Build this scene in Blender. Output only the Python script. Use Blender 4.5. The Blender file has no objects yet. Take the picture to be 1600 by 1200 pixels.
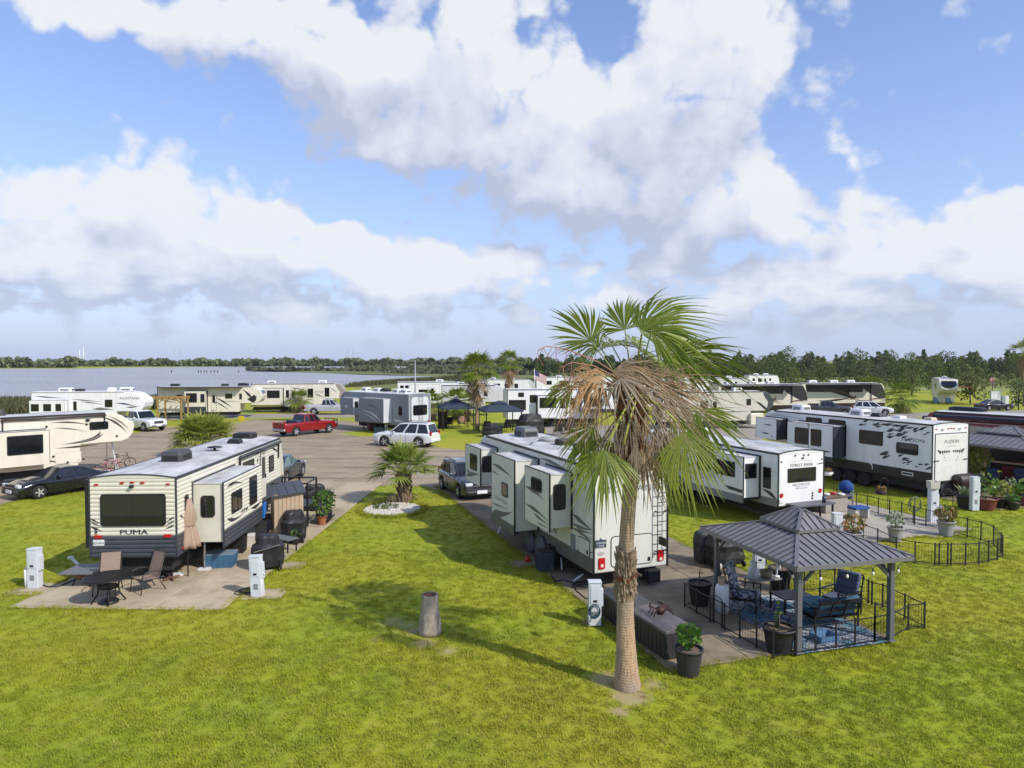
import bpy, bmesh, random
from math import *
from mathutils import Vector as V, Matrix
import numpy as np
random.seed(7); np.random.seed(7)
S = bpy.context.scene
COL = S.collection
HCAM, FPX, YH = 6.8, 1100.0, 564.0
PITCH = atan((600 - YH) / FPX)
# ---------------------------------------------------------------- camera
cam = bpy.data.objects.new('camera', bpy.data.cameras.new('camera')); COL.objects.link(cam)
cam.location = (0, 0, HCAM); cam.rotation_euler = (pi/2 - PITCH, 0, 0)
cam.data.sensor_width = 36; cam.data.lens = FPX / 1600 * 36
cam.data.clip_start = .1; cam.data.clip_end = 20000
S.camera = cam
S.view_settings.view_transform = 'Standard'; S.view_settings.look = 'None'
S.view_settings.exposure = .42; S.view_settings.gamma = 1; S.view_settings.use_curve_mapping = False
S.cycles.max_bounces = 6; S.cycles.diffuse_bounces = 3; S.cycles.glossy_bounces = 3; S.cycles.transmission_bounces = 4
S.cycles.sample_clamp_indirect = 4; S.cycles.use_denoising = True; S.cycles.denoising_prefilter = 'NONE'; S.cycles.caustics_reflective = False; S.cycles.caustics_refractive = False
# ---------------------------------------------------------------- sun and sky
SUN_EL, SUN_DIR = radians(40), V((.805, -.593, 0)).normalized()      # horizontal direction towards the sun
sun = bpy.data.objects.new('sun', bpy.data.lights.new('sun', 'SUN')); COL.objects.link(sun)
sun.data.energy = 3.2; sun.data.angle = radians(.6); sun.data.color = (1, .945, .86)
sv = V((SUN_DIR.x*cos(SUN_EL), SUN_DIR.y*cos(SUN_EL), sin(SUN_EL)))
sun.rotation_euler = sv.to_track_quat('Z', 'Y').to_euler()

def build_world():
    w = bpy.data.worlds.new('World'); S.world = w; w.use_nodes = True
    nt = w.node_tree; nt.nodes.clear()
    def N(tree, t, **k):
        n = tree.nodes.new(t)
        for a, b in k.items(): setattr(n, a, b)
        return n
    def mth(tree, op, a, b=None, c=None, clamp=False):
        n = N(tree, 'ShaderNodeMath', operation=op, use_clamp=clamp)
        for i, x in enumerate((a, b, c)):
            if x is None: continue
            if isinstance(x, (int, float)): n.inputs[i].default_value = x
            else: tree.links.new(x, n.inputs[i])
        return n.outputs[0]
    # density of cloud at an (azimuth, elevation) position
    g = bpy.data.node_groups.new('cloud_density', 'ShaderNodeTree')
    g.interface.new_socket('P', in_out='INPUT', socket_type='NodeSocketVector')
    g.interface.new_socket('D', in_out='OUTPUT', socket_type='NodeSocketFloat'); g.interface.new_socket('S', in_out='OUTPUT', socket_type='NodeSocketFloat')
    gi = N(g, 'NodeGroupInput'); go = N(g, 'NodeGroupOutput')
    def noise(vec, sc, det, rough, strch=(1, 1, 1), dist=0):
        m = N(g, 'ShaderNodeMapping'); m.inputs['Scale'].default_value = strch
        g.links.new(vec, m.inputs['Vector'])
        n = N(g, 'ShaderNodeTexNoise'); n.inputs['Scale'].default_value = sc; n.inputs['Detail'].default_value = det
        n.inputs['Roughness'].default_value = rough; n.inputs['Distortion'].default_value = dist
        g.links.new(m.outputs[0], n.inputs['Vector']); return n
    P = gi.outputs[0]
    wn = noise(P, 9, 4, .55)
    sub = N(g, 'ShaderNodeVectorMath', operation='SUBTRACT'); g.links.new(wn.outputs['Color'], sub.inputs[0]); sub.inputs[1].default_value = (.5, .5, .5)
    scl = N(g, 'ShaderNodeVectorMath', operation='MULTIPLY'); g.links.new(sub.outputs[0], scl.inputs[0]); scl.inputs[1].default_value = (.10, .085, 0)
    addv = N(g, 'ShaderNodeVectorMath', operation='ADD'); g.links.new(P, addv.inputs[0]); g.links.new(scl.outputs[0], addv.inputs[1])
    Q = addv.outputs[0]
    blobs = [(420,50,190,75,1),(560,115,150,85,1),(700,50,170,95,1),(650,215,120,45,.8),(770,190,170,110,1.1),(870,210,140,120,1),
      (850,290,110,60,.8),(1080,70,140,130,1),(1160,50,90,110,1),(1010,200,120,120,1.1),(930,305,180,42,1),(1100,170,100,100,1),(560,240,90,28,.6),
      (1080,300,120,50,.7),(60,5,170,38,.9),(250,15,120,35,.8),(200,300,110,58,1.1),(80,330,110,60,1),(290,340,170,80,1.1),(420,370,150,58,1.1),(50,390,130,60,1),
      (530,390,70,45,1),(250,415,280,45,1),(690,425,110,48,1),(800,405,70,45,1),(640,430,80,50,.9),(1200,305,60,42,1),(1120,350,130,40,.85),
      (1285,360,110,50,.95),(1350,310,36,42,.85),(1530,310,58,44,1),(1580,355,90,52,1.05),(1440,370,120,40,.9),(1310,238,50,30,.8),(1275,110,22,22,.55),
      (1040,405,75,45,.9),(1160,440,62,34,.85),(1320,465,170,40,.8),(910,440,40,28,.7),(1420,420,250,35,.8),(1560,420,120,45,.9),
      (80,470,160,24,.55),(400,480,200,22,.5),(620,490,120,24,.5),(1400,500,200,22,.45),(1000,480,160,24,.5),
      (-150,330,160,90,1),(-350,200,200,120,1),(1800,330,160,70,1),(2100,250,250,120,1),(900,-250,420,90,1),(200,-350,300,120,1),(1500,-350,350,120,1)]
    holes = [(945,45,60,45,1.2),(825,75,26,22,.8),(600,25,70,26,.7),(790,345,120,30,.5),(560,320,100,55,.6),(1000,560,2000,1,0)]
    acc = None
    for i, (x, y, rx, ry, wt) in enumerate(blobs + holes):
        if wt == 0: continue
        az = atan((x-800)/FPX); el = atan((564-y)/FPX*cos(az))
        k = cos(az)
        s1 = N(g, 'ShaderNodeVectorMath', operation='SUBTRACT'); g.links.new(Q, s1.inputs[0]); s1.inputs[1].default_value = (az, el, 0)
        s2 = N(g, 'ShaderNodeVectorMath', operation='MULTIPLY'); g.links.new(s1.outputs[0], s2.inputs[0])
        s2.inputs[1].default_value = (FPX/rx/k/k*1.0, FPX/ry/k, 0)
        ln = N(g, 'ShaderNodeVectorMath', operation='DOT_PRODUCT'); g.links.new(s2.outputs[0], ln.inputs[0]); g.links.new(s2.outputs[0], ln.inputs[1])
        e = mth(g, 'MULTIPLY', ln.outputs['Value'], -1.2)
        e = mth(g, 'EXPONENT', e)
        e = mth(g, 'MULTIPLY', e, wt if i < len(blobs) else -wt)
        acc = e if acc is None else mth(g, 'ADD', acc, e)
    f1 = noise(P, 13, 8, .60, (1, 1.25, 1), .25).outputs['Fac']
    f2 = noise(P, 4.5, 3, .5, (1, 2.2, 1)).outputs['Fac']
    # everywhere else: unseen fair-weather cloud, thickened to lift the ambient light, plus a low band of thin stratus near the horizon
    sep = N(g, 'ShaderNodeSeparateXYZ'); g.links.new(P, sep.inputs[0])
    azabs = mth(g, 'ABSOLUTE', sep.outputs['X'])
    outside = mth(g, 'SMOOTH_MIN', mth(g, 'MULTIPLY', mth(g, 'SUBTRACT', azabs, .75), 2.0, clamp=True), 1.0, .1)
    up = mth(g, 'MULTIPLY', mth(g, 'SUBTRACT', sep.outputs['Y'], .55), 2.5, clamp=True)
    outside = mth(g, 'MAXIMUM', outside, up)
    gen = mth(g, 'MULTIPLY', mth(g, 'SUBTRACT', f2, .37), 3.0)
    gen = mth(g, 'MULTIPLY', gen, outside)
    f4 = noise(P, 8, 5, .55, (1, 3.2, 1)).outputs['Fac']; q = mth(g, 'MULTIPLY', mth(g, 'SUBTRACT', sep.outputs['Y'], .085), 18)
    deck = mth(g, 'MULTIPLY', mth(g, 'MULTIPLY', mth(g, 'SUBTRACT', f4, .36), 3.6), mth(g, 'EXPONENT', mth(g, 'MULTIPLY', mth(g, 'MULTIPLY', q, q), -1)))
    gen = mth(g, 'ADD', gen, deck)
    def puff(sc):
        v = N(g, 'ShaderNodeTexVoronoi', feature='SMOOTH_F1'); v.inputs['Scale'].default_value = sc; v.inputs['Smoothness'].default_value = .35; v.voronoi_dimensions = '2D'; g.links.new(Q, v.inputs['Vector'])
        return mth(g, 'SUBTRACT', .42, v.outputs['Distance'])
    pf = mth(g, 'ADD', mth(g, 'MULTIPLY', puff(17), 1.0), mth(g, 'MULTIPLY', puff(41), .6))
    f3 = noise(Q, 7, 3, .5, (1, 1.3, 1)).outputs['Fac']
    soft = mth(g, 'ADD', mth(g, 'ADD', acc, gen), mth(g, 'MULTIPLY', mth(g, 'SUBTRACT', f3, .5), 1.6)); g.links.new(soft, go.inputs[1])
    acc = mth(g, 'ADD', mth(g, 'SMOOTH_MIN', acc, 1.35, .5), gen)
    d = mth(g, 'ADD', acc, mth(g, 'MULTIPLY', mth(g, 'ADD', mth(g, 'SUBTRACT', f1, .5), mth(g, 'MULTIPLY', pf, .42)), 2.2))
    g.links.new(d, go.inputs[0])

    tc = N(nt, 'ShaderNodeTexCoord'); sp = N(nt, 'ShaderNodeSeparateXYZ'); nt.links.new(tc.outputs['Generated'], sp.inputs[0])
    az = mth(nt, 'ARCTAN2', sp.outputs['X'], sp.outputs['Y']); el = mth(nt, 'ARCSINE', sp.outputs['Z'])
    def dens(da, de):
        c = N(nt, 'ShaderNodeCombineXYZ'); nt.links.new(mth(nt, 'ADD', az, da), c.inputs[0]); nt.links.new(mth(nt, 'ADD', el, de), c.inputs[1])
        n = N(nt, 'ShaderNodeGroup'); n.node_tree = g; nt.links.new(c.outputs[0], n.inputs[0]); return n.outputs
    (D0, S0), (D1, S1) = dens(0, 0), dens(.028, .062)
    def ramp(x, a, b):
        n = N(nt, 'ShaderNodeMapRange', interpolation_type='SMOOTHSTEP'); nt.links.new(x, n.inputs[0])
        n.inputs[1].default_value = a; n.inputs[2].default_value = b; return n.outputs[0]
    alpha = ramp(D0, .33, 1.06)
    lit = mth(nt, 'MULTIPLY', mth(nt, 'SUBTRACT', S0, S1), .36)
    lit = mth(nt, 'ADD', lit, mth(nt, 'MULTIPLY', mth(nt, 'SUBTRACT', D0, D1), .26))
    lit = mth(nt, 'ADD', lit, .55, clamp=True)
    cr = N(nt, 'ShaderNodeValToRGB'); nt.links.new(lit, cr.inputs[0])
    E = cr.color_ramp; E.elements[0].position = .22; E.elements[0].color = (.375, .415, .53, 1); E.elements[1].position = .98; E.elements[1].color = (.65, .67, .70, 1)
    e = E.elements.new(.58); e.color = (.52, .555, .65, 1)
    k10 = N(nt, 'ShaderNodeVectorMath', operation='SCALE'); nt.links.new(cr.outputs[0], k10.inputs[0]); k10.inputs['Scale'].default_value = 10.0
    sky = N(nt, 'ShaderNodeTexSky', sky_type='NISHITA'); sky.sun_disc = False
    sky.sun_elevation = SUN_EL; sky.sun_rotation = atan2(SUN_DIR.x, SUN_DIR.y)
    sky.air_density = 1.0; sky.dust_density = .6; sky.ozone_density = 2.0; sky.altitude = 0
    # a thin lilac veil of far cloud low over the horizon
    veil = mth(nt, 'EXPONENT', mth(nt, 'MULTIPLY', mth(nt, 'ABSOLUTE', el), -4.8))
    veil = mth(nt, 'MULTIPLY', veil, .92)
    skt = N(nt, 'ShaderNodeMix', data_type='RGBA', blend_type='MULTIPLY'); skt.inputs[0].default_value = 1.0
    nt.links.new(sky.outputs[0], skt.inputs[6]); skt.inputs[7].default_value = (SKYT[0], SKYT[1], SKYT[2], 1)
    m1 = N(nt, 'ShaderNodeMix', data_type='RGBA'); nt.links.new(veil, m1.inputs[0]); nt.links.new(skt.outputs[2], m1.inputs[6])
    m1.inputs[7].default_value = (3.75, 4.35, 6.2, 1)
    m2 = N(nt, 'ShaderNodeMix', data_type='RGBA'); nt.links.new(m1.outputs[2], m2.inputs[6]); nt.links.new(k10.outputs[0], m2.inputs[7])
    far = mth(nt, 'SUBTRACT', 1.0, mth(nt, 'MULTIPLY', mth(nt, 'EXPONENT', mth(nt, 'MULTIPLY', mth(nt, 'ABSOLUTE', el), -20.0)), .85))
    nt.links.new(mth(nt, 'MULTIPLY', mth(nt, 'MULTIPLY', alpha, .96), far), m2.inputs[0])
    bg = N(nt, 'ShaderNodeBackground'); bg.inputs['Strength'].default_value = .1; nt.links.new(m2.outputs[2], bg.inputs['Color'])
    out = N(nt, 'ShaderNodeOutputWorld'); nt.links.new(bg.outputs[0], out.inputs['Surface'])
    w.cycles.sampling_method = 'MANUAL'; w.cycles.sample_map_resolution = 512
SKYT = (1.32, 1.36, 1.62)
build_world()

# ---------------------------------------------------------------- helpers
def G(px, py, z=0.0):
    'point at height z that the photograph shows at pixel (px, py)'
    a, b = (px-800)/FPX, -(py-600)/FPX
    d = V((a, cos(PITCH) + b*sin(PITCH), -sin(PITCH) + b*cos(PITCH)))
    t = (z - HCAM) / d.z
    return V((0, 0, HCAM)) + d*t
def lerp(a, b, t): return a + (b-a)*t
def hexc(r, g, b):
    f = lambda c: ((c/255)/12.92 if c <= 10 else ((c/255+.055)/1.055)**2.4)
    return (f(r), f(g), f(b))
MATS = {}
def P(name, col, rough=.5, metal=0.0, var=0.0, vs=3.0, bump=0.0, bs=40.0, col2=None, spec=.5, det=4, trans=0, coat=0, coord='Object', stretch=(1, 1, 1), lo=.35, hi=.65, sss=0):
    if name in MATS: return MATS[name]
    m = bpy.data.materials.new(name); m.use_nodes = True; MATS[name] = m
    nt = m.node_tree; b = nt.nodes['Principled BSDF']; L = nt.links.new
    b.inputs['Roughness'].default_value = rough; b.inputs['Metallic'].default_value = metal
    b.inputs['Specular IOR Level'].default_value = spec; b.inputs['Transmission Weight'].default_value = trans
    b.inputs['Coat Weight'].default_value = coat; b.inputs['Coat Roughness'].default_value = .05
    b.inputs['Base Color'].default_value = (*col, 1); m.diffuse_color = (*col, 1)
    tc = nt.nodes.new('ShaderNodeTexCoord')
    mp = nt.nodes.new('ShaderNodeMapping'); mp.inputs['Scale'].default_value = stretch; L(tc.outputs[coord], mp.inputs[0])
    if var or col2:
        c2 = col2 or tuple(max(0, c*(1-var)) for c in col)
        n = nt.nodes.new('ShaderNodeTexNoise'); n.inputs['Scale'].default_value = vs; n.inputs['Detail'].default_value = det; n.inputs['Roughness'].default_value = .6
        L(mp.outputs[0], n.inputs['Vector'])
        r = nt.nodes.new('ShaderNodeMapRange'); r.inputs[1].default_value = lo; r.inputs[2].default_value = hi; L(n.outputs['Fac'], r.inputs[0])
        x = nt.nodes.new('ShaderNodeMix'); x.data_type = 'RGBA'; x.inputs[6].default_value = (*col, 1); x.inputs[7].default_value = (*c2, 1)
        L(r.outputs[0], x.inputs[0]); L(x.outputs[2], b.inputs['Base Color'])
    if bump:
        n = nt.nodes.new('ShaderNodeTexNoise'); n.inputs['Scale'].default_value = bs; n.inputs['Detail'].default_value = 3; L(mp.outputs[0], n.inputs['Vector'])
        q = nt.nodes.new('ShaderNodeBump'); q.inputs['Strength'].default_value = bump; q.inputs['Distance'].default_value = .02
        L(n.outputs['Fac'], q.inputs['Height']); L(q.outputs[0], b.inputs['Normal'])
    return m
def leafmat(name, c1, c2, rough=.55, transl=.35):
    'leaf: colour differs from leaf to leaf, some light passes through'
    if name in MATS: return MATS[name]
    m = bpy.data.materials.new(name); m.use_nodes = True; MATS[name] = m
    nt = m.node_tree; b = nt.nodes['Principled BSDF']; L = nt.links.new
    ge = nt.nodes.new('ShaderNodeNewGeometry')
    mx = nt.nodes.new('ShaderNodeMix'); mx.data_type = 'RGBA'; mx.inputs[6].default_value = (*c1, 1); mx.inputs[7].default_value = (*c2, 1)
    L(ge.outputs['Random Per Island'], mx.inputs[0]); L(mx.outputs[2], b.inputs['Base Color']); b.inputs['Roughness'].default_value = rough
    b.inputs['Specular IOR Level'].default_value = .3
    t = nt.nodes.new('ShaderNodeBsdfTranslucent'); L(mx.outputs[2], t.inputs['Color'])
    ad = nt.nodes.new('ShaderNodeMixShader'); ad.inputs[0].default_value = transl
    L(b.outputs[0], ad.inputs[1]); L(t.outputs[0], ad.inputs[2]); L(ad.outputs[0], nt.nodes['Material Output'].inputs['Surface'])
    m.diffuse_color = (*c1, 1)
    return m

class Face:
    def __init__(s, O, A, B, sy=1): s.O, s.A, s.B = V(O), V(A).normalized(), V(B).normalized(); s.N = s.A.cross(s.B).normalized(); s.sy = sy; s.k = 0
    def pt(s, a, b, n=0): return s.O + s.A*a + s.B*b + s.N*n
    def off(s): s.k += 1; return .002 + .0007*s.k
class MB:
    def __init__(s): s.v = []; s.f = []; s.m = []; s.s = []
    def add(s, vs, fs, m=0, sm=False):
        o = len(s.v); s.v += [tuple(p) for p in vs]
        for f in fs: s.f.append([i+o for i in f]); s.m.append(m); s.s.append(sm)
        return s
    def box(s, x0, x1, y0, y1, z0, z1, m=0):
        v = [(x, y, z) for z in (z0, z1) for x, y in ((x0, y0), (x1, y0), (x1, y1), (x0, y1))]
        return s.add(v, [(3, 2, 1, 0), (4, 5, 6, 7), (0, 1, 5, 4), (1, 2, 6, 5), (2, 3, 7, 6), (3, 0, 4, 7)], m)
    def bar(s, p, q, w, h=None, m=0, up=(0, 0, 1)):
        'box beam from p to q'
        p, q = V(p), V(q); d = (q-p).normalized(); h = h or w
        u = V(up)
        if abs(d.dot(u)) > .98: u = V((0, 1, 0))
        r = d.cross(u).normalized(); u = r.cross(d)
        v = []
        for c in (p, q):
            for a, b in ((-1, -1), (1, -1), (1, 1), (-1, 1)): v.append(c + r*a*w/2 + u*b*h/2)
        return s.add(v, [(3, 2, 1, 0), (4, 5, 6, 7), (0, 1, 5, 4), (1, 2, 6, 5), (2, 3, 7, 6), (3, 0, 4, 7)], m)
    def prism(s, pts, F, t0, t1, m=0, m_side=None, sm=False):
        n = len(pts); v = [F.pt(a, b, t0) for a, b in pts] + [F.pt(a, b, t1) for a, b in pts]
        s.add(v, [list(range(n-1, -1, -1)), list(range(n, 2*n))], m)
        o = len(s.v) - 2*n
        for i in range(n):
            j = (i+1) % n; s.f.append([o+i, o+j, o+n+j, o+n+i]); s.m.append(m if m_side is None else m_side); s.s.append(sm)
        return s
    def poly(s, pts, F, off, m=0): return s.add([F.pt(a, b, off) for a, b in pts], [list(range(len(pts)))], m)
    def tube(s, path, r, n=6, m=0, r1=None, caps=True, sm=True):
        path = [V(p) for p in path]; k = len(path); rings = []; prev = None
        for i, p in enumerate(path):
            d = (path[min(i+1, k-1)] - path[max(i-1, 0)]).normalized()
            u = prev if prev is not None else (V((0, 0, 1)) if abs(d.z) < .9 else V((1, 0, 0)))
            a = d.cross(u)
            if a.length < 1e-5: a = d.cross(V((.3, 1, .2)))
            a.normalize(); b = a.cross(d).normalized(); prev = b
            rr = r[i] if isinstance(r, (list, tuple)) else (r if r1 is None else lerp(r, r1, i/(k-1)))
            rings.append([p + a*cos(2*pi*j/n)*rr + b*sin(2*pi*j/n)*rr for j in range(n)])
        v = [q for ring in rings for q in ring]; f = []
        for i in range(k-1):
            for j in range(n): f.append((i*n+j, i*n+(j+1) % n, (i+1)*n+(j+1) % n, (i+1)*n+j))
        s.add(v, f, m, sm)
        if caps:
            o = len(s.v)-k*n
            s.f += [[o+j for j in range(n)][::-1], [o+(k-1)*n+j for j in range(n)]]; s.m += [m, m]; s.s += [False, False]
        return s
    def lathe(s, prof, n=16, O=(0, 0, 0), ax='z', m=0, sm=True, jit=None, cap=True):
        O = V(O); v = []
        for r, z in prof:
            for j in range(n):
                a = 2*pi*j/n; rr = r*(1+(jit(a, z) if jit else 0)); c = (rr*cos(a), rr*sin(a), z)
                v.append(O + (V(c) if ax == 'z' else V((c[2], c[0], c[1])) if ax == 'x' else V((c[1], c[2], c[0]))))
        f = []; k = len(prof)
        for i in range(k-1):
            for j in range(n): f.append((i*n+j, i*n+(j+1) % n, (i+1)*n+(j+1) % n, (i+1)*n+j))
        s.add(v, f, m, sm)
        if cap:
            o = len(s.v)-k*n
            if prof[0][0] > 1e-4: s.f.append([o+j for j in range(n)][::-1]); s.m.append(m); s.s.append(False)
            if prof[-1][0] > 1e-4: s.f.append([o+(k-1)*n+j for j in range(n)]); s.m.append(m); s.s.append(False)
        return s
    def build(s, name, mats, parent=None, bevel=0, seg=2, loc=None, rz=0, kind=None, allsmooth=False):
        me = bpy.data.meshes.new(name); me.from_pydata(s.v, [], s.f)
        if not isinstance(mats, (list, tuple)): mats = [mats]
        for m in mats: me.materials.append(m)
        me.polygons.foreach_set('material_index', s.m)
        me.polygons.foreach_set('use_smooth', [True]*len(s.f) if allsmooth else s.s)
        me.update()
        o = bpy.data.objects.new(name, me); COL.objects.link(o)
        if parent: o.parent = parent
        if loc is not None: o.location = loc
        o.rotation_euler.z = rz
        if bevel:
            b = o.modifiers.new('bevel', 'BEVEL'); b.width = bevel; b.segments = seg; b.limit_method = 'ANGLE'; b.angle_limit = radians(25); b.harden_normals = False
        if kind: o['kind'] = kind
        return o
def quads(name, arr, mat, parent=None, kind=None, per=4):
    'arr (N, per, 3) -> one mesh of N loose faces'
    arr = np.asarray(arr, dtype=np.float32); n = len(arr)
    me = bpy.data.meshes.new(name); me.vertices.add(n*per); me.vertices.foreach_set('co', arr.reshape(-1))
    me.loops.add(n*per); me.loops.foreach_set('vertex_index', np.arange(n*per, dtype=np.int32))
    me.polygons.add(n); me.polygons.foreach_set('loop_start', np.arange(0, n*per, per, dtype=np.int32)); me.polygons.foreach_set('loop_total', np.full(n, per, dtype=np.int32))
    me.update(calc_edges=True); me.validate()
    me.materials.append(mat)
    o = bpy.data.objects.new(name, me); COL.objects.link(o)
    if parent: o.parent = parent
    if kind: o['kind'] = kind
    return o
def tag(o, label, cat, group=None):
    o['label'] = label; o['category'] = cat
    if group: o['group'] = group
    return o
def thing(name, label, cat, loc=(0, 0, 0), rz=0, group=None):
    o = bpy.data.objects.new(name, None); COL.objects.link(o); o.location = loc; o.rotation_euler = (0, 0, rz); o.empty_display_size = .2
    return tag(o, label, cat, group)
def dup(root, loc, rz=0, label=None, group=None, scale=None):
    r = root.copy(); COL.objects.link(r); r.location = loc; r.rotation_euler = (0, 0, rz)
    if label: r['label'] = label
    if group: r['group'] = group
    if scale: r.scale = (scale,)*3
    def rec(src, dst):
        for ch in [o for o in src.children]:
            c = ch.copy(); COL.objects.link(c); c.parent = dst; rec(ch, c)
    rec(root, r)
    return r
def rrect(a0, a1, b0, b1, r=.05, n=3):
    if a0 > a1: a0, a1 = a1, a0
    r = min(r, (a1-a0)/2-.001, (b1-b0)/2-.001); p = []
    for cx, cy, s in ((a1-r, b0+r, -pi/2), (a1-r, b1-r, 0), (a0+r, b1-r, pi/2), (a0+r, b0+r, pi)):
        for i in range(n+1): t = s + pi/2*i/n; p.append((cx+r*cos(t), cy+r*sin(t)))
    return p
def text(parent, F, s, a, b, size, mat, shear=0, bold=.0, sx=1.0, align='CENTER', name='lettering', gap=1.0):
    cu = bpy.data.curves.new('t', 'FONT'); cu.body = s; cu.size = size; cu.shear = shear; cu.offset = 0; cu.align_x = align; cu.extrude = .0; cu.space_character = gap; cu.resolution_u = 2
    to = bpy.data.objects.new('t', cu); COL.objects.link(to); dg = bpy.context.evaluated_depsgraph_get()
    me = bpy.data.meshes.new_from_object(to.evaluated_get(dg)); bpy.data.objects.remove(to); bpy.data.curves.remove(cu)
    of = F.off(); k = bold*size*.9
    if k:                                           # heavier strokes: the same letters twice, a hair apart
        bm = bmesh.new(); bm.from_mesh(me); bm2 = bm.copy(); tmp = bpy.data.meshes.new('t'); bm2.to_mesh(tmp); bm2.free()
        for v in bm.verts: v.co.x -= k
        for v in tmp.vertices: v.co.x += k; v.co.z += .0006
        bm.from_mesh(tmp); bm.to_mesh(me); bm.free(); bpy.data.meshes.remove(tmp)
    for v in me.vertices: v.co = F.pt(a + v.co.x*sx, b + v.co.y, of + v.co.z)
    me.materials.clear(); me.materials.append(mat); me.name = name
    o = bpy.data.objects.new(name, me); COL.objects.link(o); o.parent = parent; return o
def bez(p0, p1, p2, n=14):
    return [((1-t)**2*p0[0]+2*t*(1-t)*p1[0]+t*t*p2[0], (1-t)**2*p0[1]+2*t*(1-t)*p1[1]+t*t*p2[1]) for t in [i/n for i in range(n+1)]]
def ribbon(mb, F, path, w, m=0, head=.35):
    'a tapering painted stroke: widest at share head of its length'
    of = F.off(); n = len(path); L, R = [], []
    for i, (a, b) in enumerate(path):
        t = i/(n-1); q = path[min(i+1, n-1)]; o = path[max(i-1, 0)]; dx, dy = q[0]-o[0], q[1]-o[1]; l = hypot(dx, dy) or 1
        ww = w*(min(t/head, 1) if t < head else (1-t)/(1-head)) + .004
        L.append(F.pt(a-dy/l*ww/2, b+dx/l*ww/2, of)); R.append(F.pt(a+dy/l*ww/2, b-dx/l*ww/2, of))
    mb.add(L+R, [(i, n+i, n+i+1, i+1) for i in range(n-1)], m)
# ---- common materials
WHITE = P('white_paint', (.74, .75, .74), .35, var=.08, vs=1.5)
BLACK = P('black_trim', (.014, .014, .016), .45)
BLACKM = P('black_metal', (.02, .02, .022), .4, metal=.3)
GLASS = P('dark_glass', (.012, .014, .017), .06, spec=.7, bump=.06, bs=1.6, var=.5, vs=1.2)
TYRE = P('tyre_rubber', (.02, .02, .021), .85)
STEEL = P('steel', (.5, .5, .52), .3, metal=.9)
REDL = P('red_lens', (.45, .012, .015), .25)
CHASSIS = P('chassis_dark', (.018, .018, .02), .8)
ROOFM = P('roof_membrane', (.62, .615, .60), .75, var=.42, vs=1.3, det=7, stretch=(1.6, .6, 1))
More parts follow.
